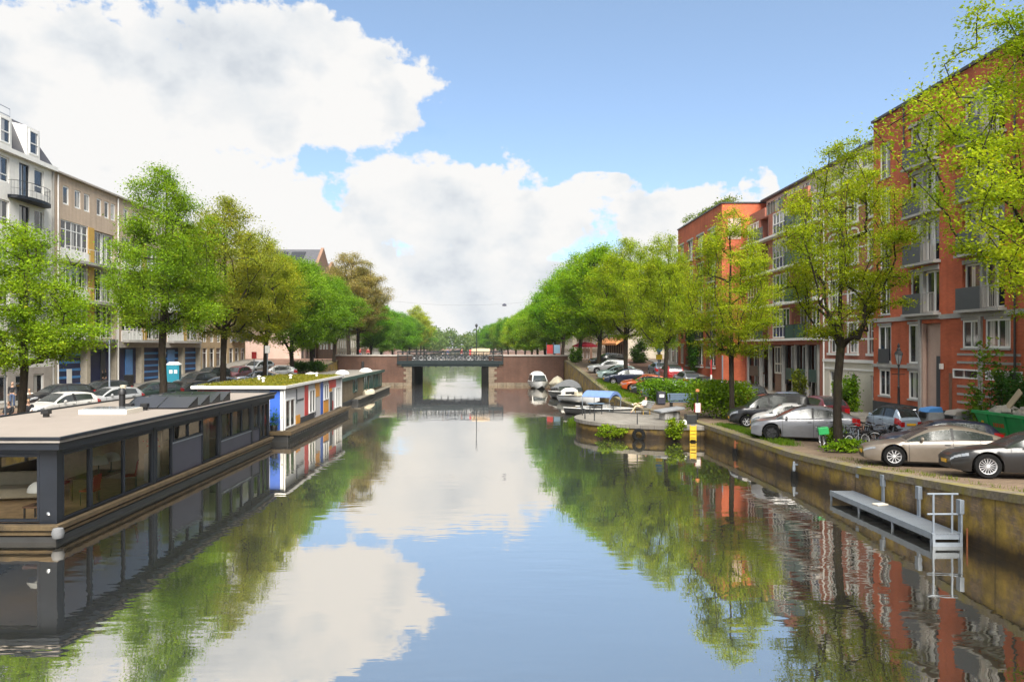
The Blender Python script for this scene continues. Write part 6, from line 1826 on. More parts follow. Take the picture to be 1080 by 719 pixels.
def build_boats():
    def canopy_cover(mat, h):                                   # a tent like cover over the whole boat
        def ex(t, Lg, Wd, Hh):
            c = MB(); n = 10
            rows = []
            for i in range(n+1):
                u = i/n; y = -Lg/2+Lg*u
                w = Wd*(math.sin(min(1, max(.02, u)/.55)*PI/2)**.8 if u < .55 else 1-.2*((u-.55)/.45)**2)*1.06
                z = Hh*(1+.28*(1-u)**2)+.02; pk = z+h*math.sin(PI*min(1, max(.0, u*1.02)))**.6
                rows.append([(-w, y, z-.12), (-w*.98, y, z+.02), (-w*.45, y, z+(pk-z)*.75), (0, y, pk), (w*.45, y, z+(pk-z)*.75), (w*.98, y, z+.02), (w, y, z-.12)])
            vs = [p for r in rows for p in r]
            c.add(vs, [(i*7+k, i*7+k+1, (i+1)*7+k+1, (i+1)*7+k) for i in range(n) for k in range(6)])
            c.add(rows[-1], [(0, 1, 2, 3, 4, 5, 6)])
            c.build('boat_cover', M[mat], t, smooth=30)
        return ex
    def cabin(t, Lg, Wd, Hh):
        b = MB(); z = Hh
        prof = [(-Wd*.85, -Lg*.2, z), (Wd*.85, -Lg*.2, z), (Wd*.85, Lg*.42, z), (-Wd*.85, Lg*.42, z), (-Wd*.66, -Lg*.06, z+.95), (Wd*.66, -Lg*.06, z+.95), (Wd*.66, Lg*.40, z+.95), (-Wd*.66, Lg*.40, z+.95)]
        b.add(prof, [(0, 1, 5, 4), (1, 2, 6, 5), (2, 3, 7, 6), (3, 0, 4, 7), (4, 5, 6, 7)]); b.build('cabin', M['gelcoat'], t, bevel=.05)
        def q(a, b2, c, d_, o, nm):
            A, B, C_, D_ = [Vector(prof[i]) for i in (a, b2, c, d_)]
            def P(u, v): return tuple(A.lerp(B, u).lerp(D_.lerp(C_, u), v)+Vector(o))
            m = MB(); m.quad(P(.05, .16), P(.95, .16), P(.94, .92), P(.06, .92)); m.build(nm, M['boat_pane'], t)
        q(0, 1, 5, 4, (0, -.012, .006), 'windscreen'); q(1, 2, 6, 5, (.012, 0, .004), 'side_window'); q(3, 0, 4, 7, (-.012, 0, .004), 'side_window')
        c = MB(); c.lathe([(0, .42), (.35*Wd, .38), (.62*Wd, .22), (.74*Wd, 0)], 16, (0, Lg*.17, z+.95)); o = c.build('canopy', M['white_canvas'], t, smooth=60); 
        r = MB(); r.tube([(-Wd*.8, -Lg*.1, z+.1), (-Wd*.55, -Lg*.36, z+.42), (0, -Lg*.47, z+.5), (Wd*.55, -Lg*.36, z+.42), (Wd*.8, -Lg*.1, z+.1)], .02, 5); r.build('bow_rail', M['chrome'], t)
    small_boat('white cabin boat with canopy facing the camera in front of the brick abutment', (at(568, 97), 97, 0), R(6), 5.6, 1.25, .85, 'gelcoat', 'gelcoat', cabin)
    small_boat('cream covered small boat right beside the white cabin boat', (at(588, 95), 95, 0), R(0), 4.6, 1.0, .7, 'cream_canvas', 'cream', canopy_cover('cream_canvas', .95))
    small_boat('boat under a pitched grey tarpaulin behind the black hulled boat', (at(600, 86), 86, 0), R(25), 5.4, 1.1, .6, 'grey_canvas', 'concrete', canopy_cover('grey_canvas', 1.0))
    def launch(t, Lg, Wd, Hh):
        c = MB(); c.lathe([(0, .34), (.5, .3), (.8, .12), (.86, 0)], 14, (0, -Lg*.18, Hh+.12)); c.build('bow_cover', M['white_canvas'], t, smooth=60)
        w = MB(); w.add([(-.8, .1, Hh), (.8, .1, Hh), (.62, .35, Hh+.55), (-.62, .35, Hh+.55)], [(0, 1, 2, 3)]); w.build('windscreen', M['boat_pane'], t)
        s = MB(); s.box(-.3, .3, .9, 1.3, .25, .95); s.build('console', M['cream_canvas'], t, bevel=.06)
        m = MB(); m.box(-.18, .18, Lg/2, Lg/2+.3, .1, 1.05); m.build('outboard_motor', M['black'], t, bevel=.06)
    small_boat('black hulled launch with white bow cover at the outer end of the row', (at(597, 77), 77, 0), R(18), 5.2, 1.15, .75, 'hull_black', 'white', launch)
    def open_boat(t, Lg, Wd, Hh):
        s = MB(); s.box(-.34, .34, .2, .7, .25, 1.15); s.build('console', M['cream_canvas'], t, bevel=.08)
        w = MB(); w.add([(-.3, .1, 1.15), (.3, .1, 1.15), (.25, .3, 1.5), (-.25, .3, 1.5)], [(0, 1, 2, 3)]); w.build('windscreen', M['boat_pane'], t)
        b = MB(); b.box(-Wd*.8, Wd*.8, 1.5, 1.95, .25, .62); b.build('bench', M['orange_panel'] if False else M['timber'], t, bevel=.03)
        m = MB(); m.box(-.18, .18, Lg/2, Lg/2+.32, .1, 1.1); m.build('outboard_motor', M['white'], t, bevel=.06)
    small_boat('open white sloop with cream steering console', (at(613, 71), 71, 0), R(30), 5.6, 1.15, .7, 'gelcoat', 'cream', open_boat)
    def bimini(t, Lg, Wd, Hh):
        c = MB()
        n = 8
        for i in range(n):
            a0, a1 = -1+2*i/n, -1+2*(i+1)/n
            z0, z1 = 1.6+.45*(1-a0*a0), 1.6+.45*(1-a1*a1)
            c.quad((a0*.95, -1.2, z0), (a1*.95, -1.2, z1), (a1*.95, 1.3, z1), (a0*.95, 1.3, z0)); c.quad((a0*.95, -1.2, z0-.03), (a0*.95, 1.3, z0-.03), (a1*.95, 1.3, z1-.03), (a1*.95, -1.2, z1-.03))
            c.quad((a0*.95, -1.2, z0-.25), (a1*.95, -1.2, z1-.25), (a1*.95, -1.2, z1), (a0*.95, -1.2, z0))
        c.build('canopy', M['blue_canvas'], t)
        p = MB()
        for x in (-.93, .93):
            for y in (-1.15, 1.25): p.bar((x, y, .5), (x, y, 1.62), .025, 6)
        p.build('canopy_pole', M['galv'], t)
        s = MB(); s.box(-.8, .8, 1.4, 1.9, .25, .65); s.box(-.3, .3, -.6, -.2, .25, 1.0); s.build('seat', M['white_canvas'], t, bevel=.04)
    small_boat('flat sloop with blue canopy on poles moored behind the terrace tip', (at(635, 58.6), 58.6, -.1), R(52), 6.0, 1.15, .65, 'hull_black', 'timber_grey', bimini)
    small_boat('low grey rowing boat tied along the quay behind the blue canopy sloop', (at(655, 60.3), 60.3, 0), R(62), 4.4, .8, .5, 'panel_grey', 'concrete', lambda *a: MB().box(-.6, .6, -.2, .15, .3, .36).build('thwart', M['timber'], a[0]))
    def bench_raft(t, Lg, Wd, Hh): pass
# ------------------------------------------------------------------ people
POSES = {
 'stand': dict(pelvis=(0, 0, .95), chest=(0, .01, 1.30), neck=(0, .01, 1.48), head=(0, -.01, 1.60), crown=(0, 0, 1.70),
    hip=.09, kneeL=(.10, -.02, .50), footL=(.11, .02, .08), toeL=(.12, -.14, .04), kneeR=(-.10, -.01, .50), footR=(-.11, .03, .08), toeR=(-.13, -.13, .04),
    shL=(.19, .01, 1.40), elL=(.25, .04, 1.12), haL=(.24, -.06, .88), shR=(-.19, .01, 1.40), elR=(-.25, .05, 1.12), haR=(-.23, -.05, .88)),
 'walk': dict(pelvis=(0, 0, .93), chest=(0, -.02, 1.28), neck=(0, -.03, 1.46), head=(0, -.06, 1.58), crown=(0, -.06, 1.68),
    hip=.09, kneeL=(.09, -.20, .52), footL=(.10, -.30, .09), toeL=(.10, -.47, .07), kneeR=(-.09, .02, .48), footR=(-.10, .32, .13), toeR=(-.10, .20, .04),
    shL=(.18, .0, 1.38), elL=(.24, .14, 1.13), haL=(.23, .16, .90), shR=(-.18, -.03, 1.38), elR=(-.24, -.10, 1.12), haR=(-.22, -.27, .98)),
 'phone': dict(pelvis=(0, 0, .95), chest=(0, .01, 1.30), neck=(0, .0, 1.48), head=(0, -.03, 1.60), crown=(0, -.03, 1.70),
    hip=.09, kneeL=(.10, -.02, .50), footL=(.11, .02, .08), toeL=(.12, -.14, .04), kneeR=(-.10, -.04, .50), footR=(-.13, .0, .08), toeR=(-.16, -.15, .04),
    shL=(.19, .01, 1.40), elL=(.25, -.02, 1.13), haL=(.12, -.28, 1.20), shR=(-.19, .01, 1.40), elR=(-.25, .05, 1.12), haR=(-.23, -.05, .88)),
 # seated, leaning well back, one foot forward on the floor and the other leg crossed (faces -y)
 'recline': dict(pelvis=(0, .0, .47), chest=(0, .22, .78), neck=(0, .32, .94), head=(0, .33, 1.06), crown=(0, .36, 1.15),
    hip=.10, kneeL=(.11, -.46, .56), footL=(.11, -.82, .10), toeL=(.12, -.98, .06), kneeR=(-.10, -.40, .72), footR=(.05, -.62, .62), toeR=(.10, -.76, .70),
    shL=(.19, .27, .88), elL=(.27, .18, .62), haL=(.20, -.05, .58), shR=(-.19, .27, .88), elR=(-.30, .10, .70), haR=(-.16, -.14, .72)),
 'sit': dict(pelvis=(0, .0, .50), chest=(0, .06, .84), neck=(0, .05, 1.02), head=(0, .02, 1.14), crown=(0, .02, 1.24),
    hip=.10, kneeL=(.12, -.42, .52), footL=(.13, -.42, .08), toeL=(.14, -.57, .05), kneeR=(-.12, -.42, .52), footR=(-.13, -.40, .08), toeR=(-.14, -.55, .05),
    shL=(.19, .06, .94), elL=(.25, -.03, .68), haL=(.14, -.28, .62), shR=(-.19, .06, .94), elR=(-.25, -.03, .68), haR=(-.14, -.28, .62)),
}
def skin_mesh(name, V, E, Rr, mat, parent, root=0, sub=1):
    me = bpy.data.meshes.new(name); me.from_pydata([tuple(v) for v in V], E, []); me.update()
    o = bpy.data.objects.new(name, me); link(o, parent); me.materials.append(mat)
    md = o.modifiers.new('skin', 'SKIN'); md.use_smooth_shade = True
    import bmesh
    bm = bmesh.new(); bm.from_mesh(me); ly = bm.verts.layers.skin.verify(); bm.verts.ensure_lookup_table()
    for i, r in enumerate(Rr):
        bm.verts[i][ly].radius = r if isinstance(r, tuple) else (r, r); bm.verts[i][ly].use_root = (i == root)
    bm.to_mesh(me); bm.free()
    if sub:
        s = o.modifiers.new('sub', 'SUBSURF'); s.levels = sub; s.render_levels = sub
    return o

def person(label, loc, rz, pose, top, legs, hair='hair_brown', group=None, detail=1):
    P = {k: (Vector(v) if isinstance(v, tuple) else v) for k, v in POSES[pose].items()}
    t = thing('person', label, 'person', loc, rz, group)
    hipL, hipR = P['pelvis']+Vector((P['hip'], 0, -.03)), P['pelvis']+Vector((-P['hip'], 0, -.03))
    waist = P['pelvis'].lerp(P['chest'], .45)
    # continuous body
    V = [P['pelvis'], waist, P['chest'], P['neck'], P['head'], P['crown']]; Rr = [(.12, .10), (.11, .085), (.125, .10), .052, (.078, .095), (.058, .07)]
    E = [(0, 1), (1, 2), (2, 3), (3, 4), (4, 5)]
    def chain(s, pts, rs):
        p = s
        for q, r in zip(pts, rs):
            V.append(q); Rr.append(r); E.append((p, len(V)-1)); p = len(V)-1
        return p
    hands = []
    for s in 'LR':
        d = (P['ha'+s]-P['el'+s]).normalized()
        h = chain(2, [P['sh'+s], P['el'+s], P['ha'+s]], [.058, .042, .03])
        palm = P['ha'+s]+d*.05
        hp = chain(h, [palm], [(.034, .02)])
        if detail > 1:
            side = d.cross(Vector((0, 1, 0))).normalized() if abs(d.y) < .9 else Vector((1, 0, 0))
            bend = side.cross(d).normalized()
            for k in range(4):
                b = palm+side*(.022*(k-1.5)); ln = (.032, .038, .036, .028)[k]
                chain(hp, [b+d*ln+bend*.006, b+d*ln*1.9+bend*.02], [.009, .0075])
            chain(h, [P['ha'+s]+d*.025+side*.04, P['ha'+s]+d*.06+side*.05+bend*.015], [.011, .009])
        hip = hipL if s == 'L' else hipR
        chain(0, [hip, P['knee'+s], P['foot'+s], P['toe'+s]], [.082, .055, .04, .03])
    # nose and ears give the head its front
    f = (Vector((0, -1, 0)))
    chain(4, [P['head']+f*.105+Vector((0, 0, -.01))], [.014])
    body = skin_mesh('body', V, E, Rr, M['skin'], t)
    for sx in (-1, 1):
        e = MB(); e.lathe([(0, -.013), (.011, -.006), (.013, 0), (.011, .006), (0, .013)], 8, tuple(P['head']+Vector((sx*.032, -.083, .012)))); e.build('eye', M['black'], body, smooth=60)
    # clothes
    V2 = [P['pelvis']+Vector((0, 0, .0)), waist, P['chest'], P['chest'].lerp(P['neck'], .62)]; R2 = [(.15, .125), (.135, .11), (.15, .125), (.085, .075)]; E2 = [(0, 1), (1, 2), (2, 3)]
    for s in 'LR':
        w = P['ha'+s].lerp(P['el'+s], .12); i = len(V2)
        V2 += [P['sh'+s], P['el'+s], w]; R2 += [.075, .058, .043]; E2 += [(2, i), (i, i+1), (i+1, i+2)]
    skin_mesh('jacket', V2, E2, R2, M[top], t)
    V3 = [P['pelvis']+Vector((0, 0, .06)), P['pelvis']+Vector((0, 0, -.02))]; R3 = [(.13, .105), (.135, .11)]; E3 = [(0, 1)]
    for s in 'LR':
        hip = hipL if s == 'L' else hipR; a = P['foot'+s].lerp(P['knee'+s], .10); i = len(V3)
        V3 += [hip, P['knee'+s], a]; R3 += [.10, .07, .055]; E3 += [(1, i), (i, i+1), (i+1, i+2)]
    skin_mesh('trousers', V3, E3, R3, M[legs], t)
    for s in 'LR':
        skin_mesh('shoe', [P['foot'+s]+Vector((0, .02, -.03)), P['foot'+s].lerp(P['toe'+s], .5)+Vector((0, 0, -.01)), P['toe'+s]], [(0, 1), (1, 2)], [.045, .045, .038], M['white'], t)
    ax = (P['crown']-P['head']).normalized()
    skin_mesh('hair', [P['head']+Vector((0, .045, -.03)), P['head']+ax*.06+Vector((0, .035, 0)), P['crown']+ax*.0+Vector((0, .01, .012))], [(0, 1), (1, 2)], [(.08, .065), (.088, .082), (.068, .068)], M[hair], t)
    return t

def build_people():
    person('person in cream clothes reclining on a bench at the terrace, legs towards the water', (10.45, 50.4, .86), R(-78), 'recline', 'cloth_white', 'cloth_beige', 'hair_brown', detail=2)
    person('person in a black jacket and jeans standing beside the small bright green tree', (at(13, 49), 49, GL(49)), R(10), 'stand', 'cloth_black', 'denim', 'skin', detail=1)
    person('person in a white top sitting outside behind the small green tree trunk', (at(31, 49.5), 49.5, GL(49.5)), R(35), 'sit', 'cloth_white', 'denim', 'hair_fair')
    person('person in white shirt and jeans walking along the navy striped ground floor', (at(89, 63), 63, GL(63)+.12), R(-60), 'walk', 'cloth_white', 'denim', 'hair_brown')
    person('person in dark coat before the dark door of the navy ground floor', (at(107.5, 66), 66, GL(66)+.12), R(20), 'stand', 'cloth_black', 'cloth_black', 'hair_brown')
    person('second dark clad person right of the one at the navy ground floor door', (at(111, 66.6), 66.6, GL(66.6)+.12), R(-40), 'phone', 'cloth_black', 'denim', 'hair_fair')
    person('person with reddish hair low behind the houseboat roof beside the white hatchback', (at(30, 40), 40, GL(40)), R(30), 'sit', 'cloth_black', 'cloth_black', 'hair_fair')
    person('person with brown hair at the left edge low behind the houseboat roof', (at(9, 38.5), 38.5, GL(38.5)), R(0), 'sit', 'cloth_black', 'denim', 'hair_brown')
    for i, (x, y, a, top, lab) in enumerate([(-6.6, 107, 90, 'cloth_black', 'person in dark coat crossing the left part of the bridge'), (-5.9, 107.4, -90, 'cloth_blue', 'person in blue jacket crossing the bridge close to the one in dark coat'),
            (-3.9, 108, 90, 'cloth_red', 'person in red jacket on the middle of the bridge'), (-.2, 107, 95, 'cloth_grey', 'person in grey walking on the bridge right of the tan tarpaulin cart')]):
        person(lab, (x, y, 3.52), R(a), 'walk', top, 'denim', 'hair_brown')
    person('person in magenta red top standing on the left quay corner behind the brick abutment', (-18.2, 112, 3.56), R(30), 'stand', 'cloth_red', 'cloth_black', 'hair_brown')
    person('person in red walking on the left quay corner farther from the bridge', (-19.6, 113, 3.56), R(60), 'walk', 'cloth_red', 'denim', 'hair_fair')

# ------------------------------------------------------------------ street things
def build_street():
    # old lantern with crown before the orange brick block
    t = thing('street_lantern', 'old black street lantern with crown top before the orange brick block', 'lantern', (21.75, 39.2, GR(39)+.1))
    p = MB(); p.lathe([(.16, 0), (.16, .12), (.11, .2), (.10, .7), (.13, .74), (.07, .82), (.055, 2.2), (.075, 2.25), (.045, 2.3), (.04, 3.35), (.09, 3.4), (.03, 3.45)], 12); p.box(-.35, .35, -.02, .02, 2.9, 2.94); p.build('pole', M['black'], t, smooth=40)
    q = MB(); q.lathe([(.09, 3.46), (.20, 3.98)], 6); q.build('lamp_glass', M['clear_lamp'], t)
    q = MB(); q.lathe([(.23, 3.98), (.21, 4.02), (.10, 4.2), (.12, 4.24), (.05, 4.34), (.08, 4.42), (.0, 4.6)], 6)
    for k in range(6):
        a = 2*PI*k/6; q.bar((.09*math.cos(a), .09*math.sin(a), 3.46), (.21*math.cos(a), .21*math.sin(a), 3.99), .012, 4)
        q.bar((.22*math.cos(a), .22*math.sin(a), 4.0), (.16*math.cos(a), .16*math.sin(a), 4.16), .015, 4, .004)
    q.build('crown', M['black'], t)
    # underground waste inlets
    for k, (x, y, lb) in enumerate(((22.9, 38.3, 'grey waste container with blue lid at the foot of the orange brick block'), (23.2, 36.6, 'grey waste container with pale lid beside the green skip'))):
        t = thing('waste_container', lb, 'container', (x, y, GR(y)+.12), R(4), 'waste containers on the right pavement')
        b = MB(); b.add([(-.5, -.5, 0), (.5, -.5, 0), (.5, .5, 0), (-.5, .5, 0), (-.36, -.42, 1.0), (.42, -.42, 1.0), (.42, .42, 1.0), (-.36, .42, 1.0)], [(0, 1, 5, 4), (1, 2, 6, 5), (2, 3, 7, 6), (3, 0, 4, 7), (4, 5, 6, 7)]); b.build('body', M['stone_grey'], t, bevel=.03)
        l = MB(); l.add([(-.42, -.4, 1.0), (.42, -.4, 1.0), (.42, .4, 1.0), (-.42, .4, 1.0), (-.3, -.4, 1.18), (.34, -.4, 1.26), (.34, .4, 1.26), (-.3, .4, 1.18)], [(0, 1, 5, 4), (1, 2, 6, 5), (2, 3, 7, 6), (3, 0, 4, 7), (4, 5, 6, 7)])
        l.build('lid', M['stripe_blue' if k == 0 else 'light_concrete'], t, bevel=.02)
        h = MB(); h.box(-.45, -.4, -.25, .25, .7, .95); h.build('flap', M['dark_metal'], t)
    # skip
    t = thing('rubbish_skip', 'green steel rubbish skip heaped with rubble and a plank at the right edge', 'skip', (22.7, 30.6, GR(31)), 0)
    s = MB()
    L2, w0, w1, h = 2.6, .62, .95, 1.62
    s.add([(-w0, -L2*.72, .12), (w0, -L2*.72, .12), (w0, L2*.72, .12), (-w0, L2*.72, .12), (-w1, -L2, h), (w1, -L2, h), (w1, L2, h), (-w1, L2, h), (-w1+.06, -L2+.08, h), (w1-.06, -L2+.08, h), (w1-.06, L2-.08, h), (-w1+.06, L2-.08, h), (-w0+.05, -L2*.70, .3), (w0-.05, -L2*.70, .3), (w0-.05, L2*.70, .3), (-w0+.05, L2*.70, .3)],
          [(0, 3, 2, 1), (0, 1, 5, 4), (1, 2, 6, 5), (2, 3, 7, 6), (3, 0, 4, 7), (4, 5, 9, 8), (5, 6, 10, 9), (6, 7, 11, 10), (7, 4, 8, 11), (8, 9, 13, 12), (9, 10, 14, 13), (10, 11, 15, 14), (11, 8, 12, 15)])
    for y in (-1.6, -.5, .6, 1.7): s.add([(-w0-.09, y-.06, .2), (-w0-.09, y+.06, .2), (-w1-.07, y+.06, h-.02), (-w1-.07, y-.06, h-.02), (-w0+.05, y-.06, .2), (-w0+.05, y+.06, .2), (-w1+.04, y+.06, h-.02), (-w1+.04, y-.06, h-.02)], [(0, 1, 2, 3), (0, 3, 7, 4), (1, 5, 6, 2)])
    s.box(-w1-.08, -w1+.02, -L2, L2, h-.1, h+.04); s.box(w1-.02, w1+.08, -L2, L2, h-.1, h+.04)
    s.build('container', M['skip_green'], t, bevel=.012)
    def on_side(y, z, w, hh, mat, nm, off=.02):
        f = lambda zz: -(w0+(w1-w0)*(zz-.12)/(h-.12))-off
        m = MB(); m.quad((f(z), y+w/2, z), (f(z), y-w/2, z), (f(z+hh), y-w/2, z+hh), (f(z+hh), y+w/2, z+hh)); m.build(nm, M[mat], t)
    on_side(2.05, .8, .16, .42, 'yellow', 'sticker', .03)
    for k in range(7): on_side(-.28+k*.105+.1 if False else 1.35-k*.115, 1.02, .075 if k % 3 else .05, .17, 'orange_text', 'lettering', .025)
    for k in range(6): on_side(1.28-k*.115, .72, .07, .09, 'orange_text', 'lettering', .025)
    r = MB(); rng = random.Random(2)
    for k in range(70): r.obox((rng.uniform(-.7, .7), rng.uniform(-2.2, 2.2), 1.45+rng.uniform(0, .28)), (rng.uniform(.15, .5), rng.uniform(.15, .5), rng.uniform(.08, .3)), (rng.uniform(-.8, .8), rng.uniform(-.8, .8), rng.uniform(0, 3)))
    o = r.build('rubble', M['rubble'], None); o.location = (22.7, 30.6, GR(31)); tag(o, 'pale broken rubble heaped in the green skip', 'rubble', None, 'stuff')
    pk = MB(); pk.obox((0, 0, 0), (.05, .3, 1.5), (R(38), R(10), 0)); o = pk.build('plank', M['cloth_beige'], bevel=.005); o.location = (22.6, 32.0, GR(31)+2.0); tag(o, 'pale plank sticking up out of the green skip', 'plank')
    t = thing('red_pallet_truck', 'low red pallet truck between waste container and green skip', 'pallet truck', (22.6, 34.6, GR(34)+.12), R(20))
    m = MB()
    for y in (-.2, .2): m.box(-.5, .5, y-.08, y+.08, .1, .18)
    m.box(-.62, -.5, -.28, .28, .1, .3); m.build('forks', M['red'], t); m = MB(); m.bar((-.58, 0, .25), (-.85, 0, .9), .02, 6); m.bar((-.85, -.15, .9), (-.85, .15, .9), .02, 6); m.build('handle', M['red'], t)
    # bin, bench, post, boulder, yellow ladder on the terrace side
    t = thing('litter_bin', 'grey metal litter bin before the hedge behind the terrace', 'bin', (13.35, 57.2, GR(57)))
    b = MB(); b.box(-.3, .3, -.3, .3, .1, .98); b.build('body', M['panel_grey'], t, bevel=.04); b = MB(); b.box(-.33, .33, -.33, .33, .983, 1.06); b.build('lid', M['dark_metal'], t, bevel=.03); b = MB(); b.box(-.18, .18, -.312, -.302, .62, .85); b.build('sticker', M['white'], t)
    b = MB(); b.box(-.24, .24, -.24, .24, 0, .1); b.build('foot', M['dark_metal'], t)
    t = thing('park_bench', 'blue grey slatted park bench in front of the hedge right of the bin', 'bench', (14.3, 54.5, GR(54)), R(6))
    s = MB()
    for k in range(4): s.box(-1.0, 1.0, -.25+k*.13, -.15+k*.13, .44, .48)
    s.build('seat', M['blue_bench'], t); s = MB()
    for k in range(4): s.add([(-1.0, .26+k*.03, .56+k*.13), (1.0, .26+k*.03, .56+k*.13), (1.0, .285+k*.03, .67+k*.13), (-1.0, .285+k*.03, .67+k*.13), (-1.0, .29+k*.03, .55+k*.13), (1.0, .29+k*.03, .55+k*.13), (1.0, .315+k*.03, .66+k*.13), (-1.0, .315+k*.03, .66+k*.13)], [(0, 1, 2, 3), (7, 6, 5, 4), (3, 2, 6, 7), (4, 5, 1, 0)])
    s.build('backrest', M['blue_bench'], t)
    for x in (-.85, .85): m = MB(); m.box(x-.04, x+.04, -.22, .22, 0, .44); m.box(x-.03, x+.03, .27, .33, .4, 1.0); m.build('leg', M['dark_metal'], t)
    t = thing('lifebuoy_post', 'dark post with orange cap and white red edged panel in front of the clipped bush', 'post', (12.9, 45.6, GR(45)))
    m = MB(); m.bar((0, 0, 0), (0, 0, 1.75), .05, 8); m.build('pole', M['black'], t); m = MB(); m.box(-.16, .16, -.10, .10, .45, 1.02); m.build('panel', M['white'], t, bevel=.01); m = MB()
    for x in (-.185, .163): m.box(x, x+.022, -.11, .11, .45, 1.02)
    m.build('panel_edge', M['red'], t); m = MB(); m.lathe([(.0, 1.9), (.10, 1.87), (.13, 1.80), (.12, 1.72), (0, 1.7)], 12); m.build('cap', M['awning_orange'], t, smooth=50)
    t = thing('stone_bench', 'low grey stone slab table with dark base near the terrace rim', 'stone table', (11.35, 46.4, .86), R(15))
    m = MB(); m.obox((0, 0, .62), (1.7, 1.0, .16), (0, R(-7), 0)); m.build('slab', M['stone_grey'], t, bevel=.05); m = MB(); m.obox((-.2, 0, .28), (.7, .6, .55), (0, 0, .3)); m.obox((.5, .1, .25), (.4, .5, .5), (0, 0, .7)); m.build('base', M['concrete'], t, bevel=.06)
    t = thing('flower_tub', 'dark square tub standing at the right end of the terrace rail', 'tub', (12.0, 43.9, .86)); MB().box(-.3, .3, -.3, .3, 0, .55).build('body', M['dark_metal'], t, bevel=.03); MB().box(-.27, .27, -.27, .27, .553, .58).build('soil', M['earth'], t)
    t = thing('bollard', 'small white stone bollard beside the dark terrace tub', 'bollard', (11.5, 43.35, .86)); MB().lathe([(.14, 0), (.15, .12), (.1, .26), (0, .3)], 10).build('body', M['white'], t, smooth=50)
    t = thing('ladder', 'bright yellow ladder panel on the quay wall at the end of the terrace', 'ladder', (at(725.5, 43.3), 42.2, 0), R(-8))
    m = MB(); m.box(-.15, .15, -.03, .03, .12, .9); m.build('panel', M['yellow'], t, bevel=.01); m = MB()
    for z in (.28, .48, .68): m.bar((-.15, -.06, z), (.15, -.06, z), .02, 6)
    m.box(-.18, -.15, -.05, .05, .05, .98); m.box(.15, .18, -.05, .05, .05, .98); m.build('rungs', M['yellow'], t)
    # bench under the reclining person
    t = thing('garden_bench', 'pale slatted bench carrying the reclining person on the terrace', 'bench', (10.5, 50.4, .86), R(-78))
    s = MB()
    for k in range(4): s.box(-.75, .75, -.28+k*.14, -.17+k*.14, .33, .37)
    s.build('seat', M['timber_grey'], t); s = MB()
    for k in range(4): s.obox((0, .30+k*.09, .46+k*.12), (1.5, .03, .10), (R(-36), 0, 0))
    s.build('backrest', M['stone_grey'], t)
    for x in (-.65, .65):
        for y in (-.22, .25): m = MB(); m.bar((x, y, 0), (x, y, .34), .025, 6); m.build('leg', M['ochre'], t)
    # terrace tip table
    t = thing('terrace_table', 'blue topped metal table at the outer tip of the terrace', 'table', (7.3, 50.2, .86)); MB().box(-.55, .55, -.3, .3, .70, .74).build('table_top', M['blue_bench'], t, bevel=.01)
    for x in (-.4, .4): m = MB(); m.bar((x, 0, 0), (x, 0, .7), .035, 6); m.build('leg', M['dark_metal'], t)
    # black mooring posts on the near quay wall
    for k, (y, lb) in enumerate(((37.2, 'rusty dark mooring fender on the quay wall below the black van'), (30.4, 'dark mooring fender with pale top on the quay wall below the leaning tree'))):
        x = QR(y)-.17
        t = thing('mooring_fender', lb, 'fender', (x, y, 0), 0, 'mooring fenders on the quay wall')
        MB().lathe([(.0, -.6), (.12, -.58), (.15, -.1), (.12, .30), (.0, .32)], 10).build('body', M['rubber'], t, smooth=50)
        m = MB(); m.lathe([(.05, .3), (.07, .42), (.04, .7), (0, .72)], 8); m.box(-.03, .16, -.02, .02, .55, .62); m.build('bracket', M['rust' if k == 0 else 'galv'], t, smooth=40)
    # left bank: camera pole, cabin, sign
    t = thing('camera_pole', 'slim grey pole with camera head in front of the navy ground floor', 'pole', (at(115.5, 52), 52, GL(52)))
    m = MB(); m.lathe([(.10, 0), (.09, .9), (.065, 1.0), (.05, 4.6), (0, 4.62)], 10); m.build('pole', M['galv'], t, smooth=40); m = MB(); m.box(-.22, -.02, -.1, .12, 4.2, 4.45); m.box(-.03, .34, -.03, .03, 4.52, 4.58); m.box(.1, .36, -.1, .1, 4.35, 4.52); m.build('camera_head', M['dark_metal'], t, bevel=.02)
    t = thing('toilet_cabin', 'teal portable toilet cabin with white roof on the left quay', 'toilet cabin', (at(183.5, 69), 69, GL(69)), R(12))
    MB().box(-.55, .55, -.55, .55, .08, 2.1).build('body', M['teal'], t, bevel=.03); m = MB(); m.add([(-.6, -.6, 2.1), (.6, -.6, 2.1), (.6, .6, 2.1), (-.6, .6, 2.1), (-.35, -.35, 2.36), (.35, -.35, 2.36), (.35, .35, 2.36), (-.35, .35, 2.36)], [(0, 1, 5, 4), (1, 2, 6, 5), (2, 3, 7, 6), (3, 0, 4, 7), (4, 5, 6, 7)]); m.build('roof', M['white'], t, bevel=.03)
    m = MB(); m.box(-.42, .42, -.585, -.553, .12, 2.0); m.build('door', M['teal'], t, bevel=.01)
    for x in (-.3, .12): m = MB(); m.box(x, x+.28, -.60, -.588, 1.3, 1.62); m.build('sticker', M['white'], t)
    t = thing('parking_sign', 'blue parking sign with white lower plate on a pole at the left edge', 'sign', (at(5.5, 36), 36, GL(36)))
    m = MB(); m.bar((0, 0, 0), (0, 0, 4.2), .035, 8); m.build('pole', M['galv'], t); m = MB(); m.box(-.2, .2, -.06, -.04, 3.45, 4.15); m.build('sign_plate', M['stripe_blue'], t); m = MB(); m.box(-.18, .18, -.06, -.04, 3.0, 3.4); m.build('lower_plate', M['white'], t)
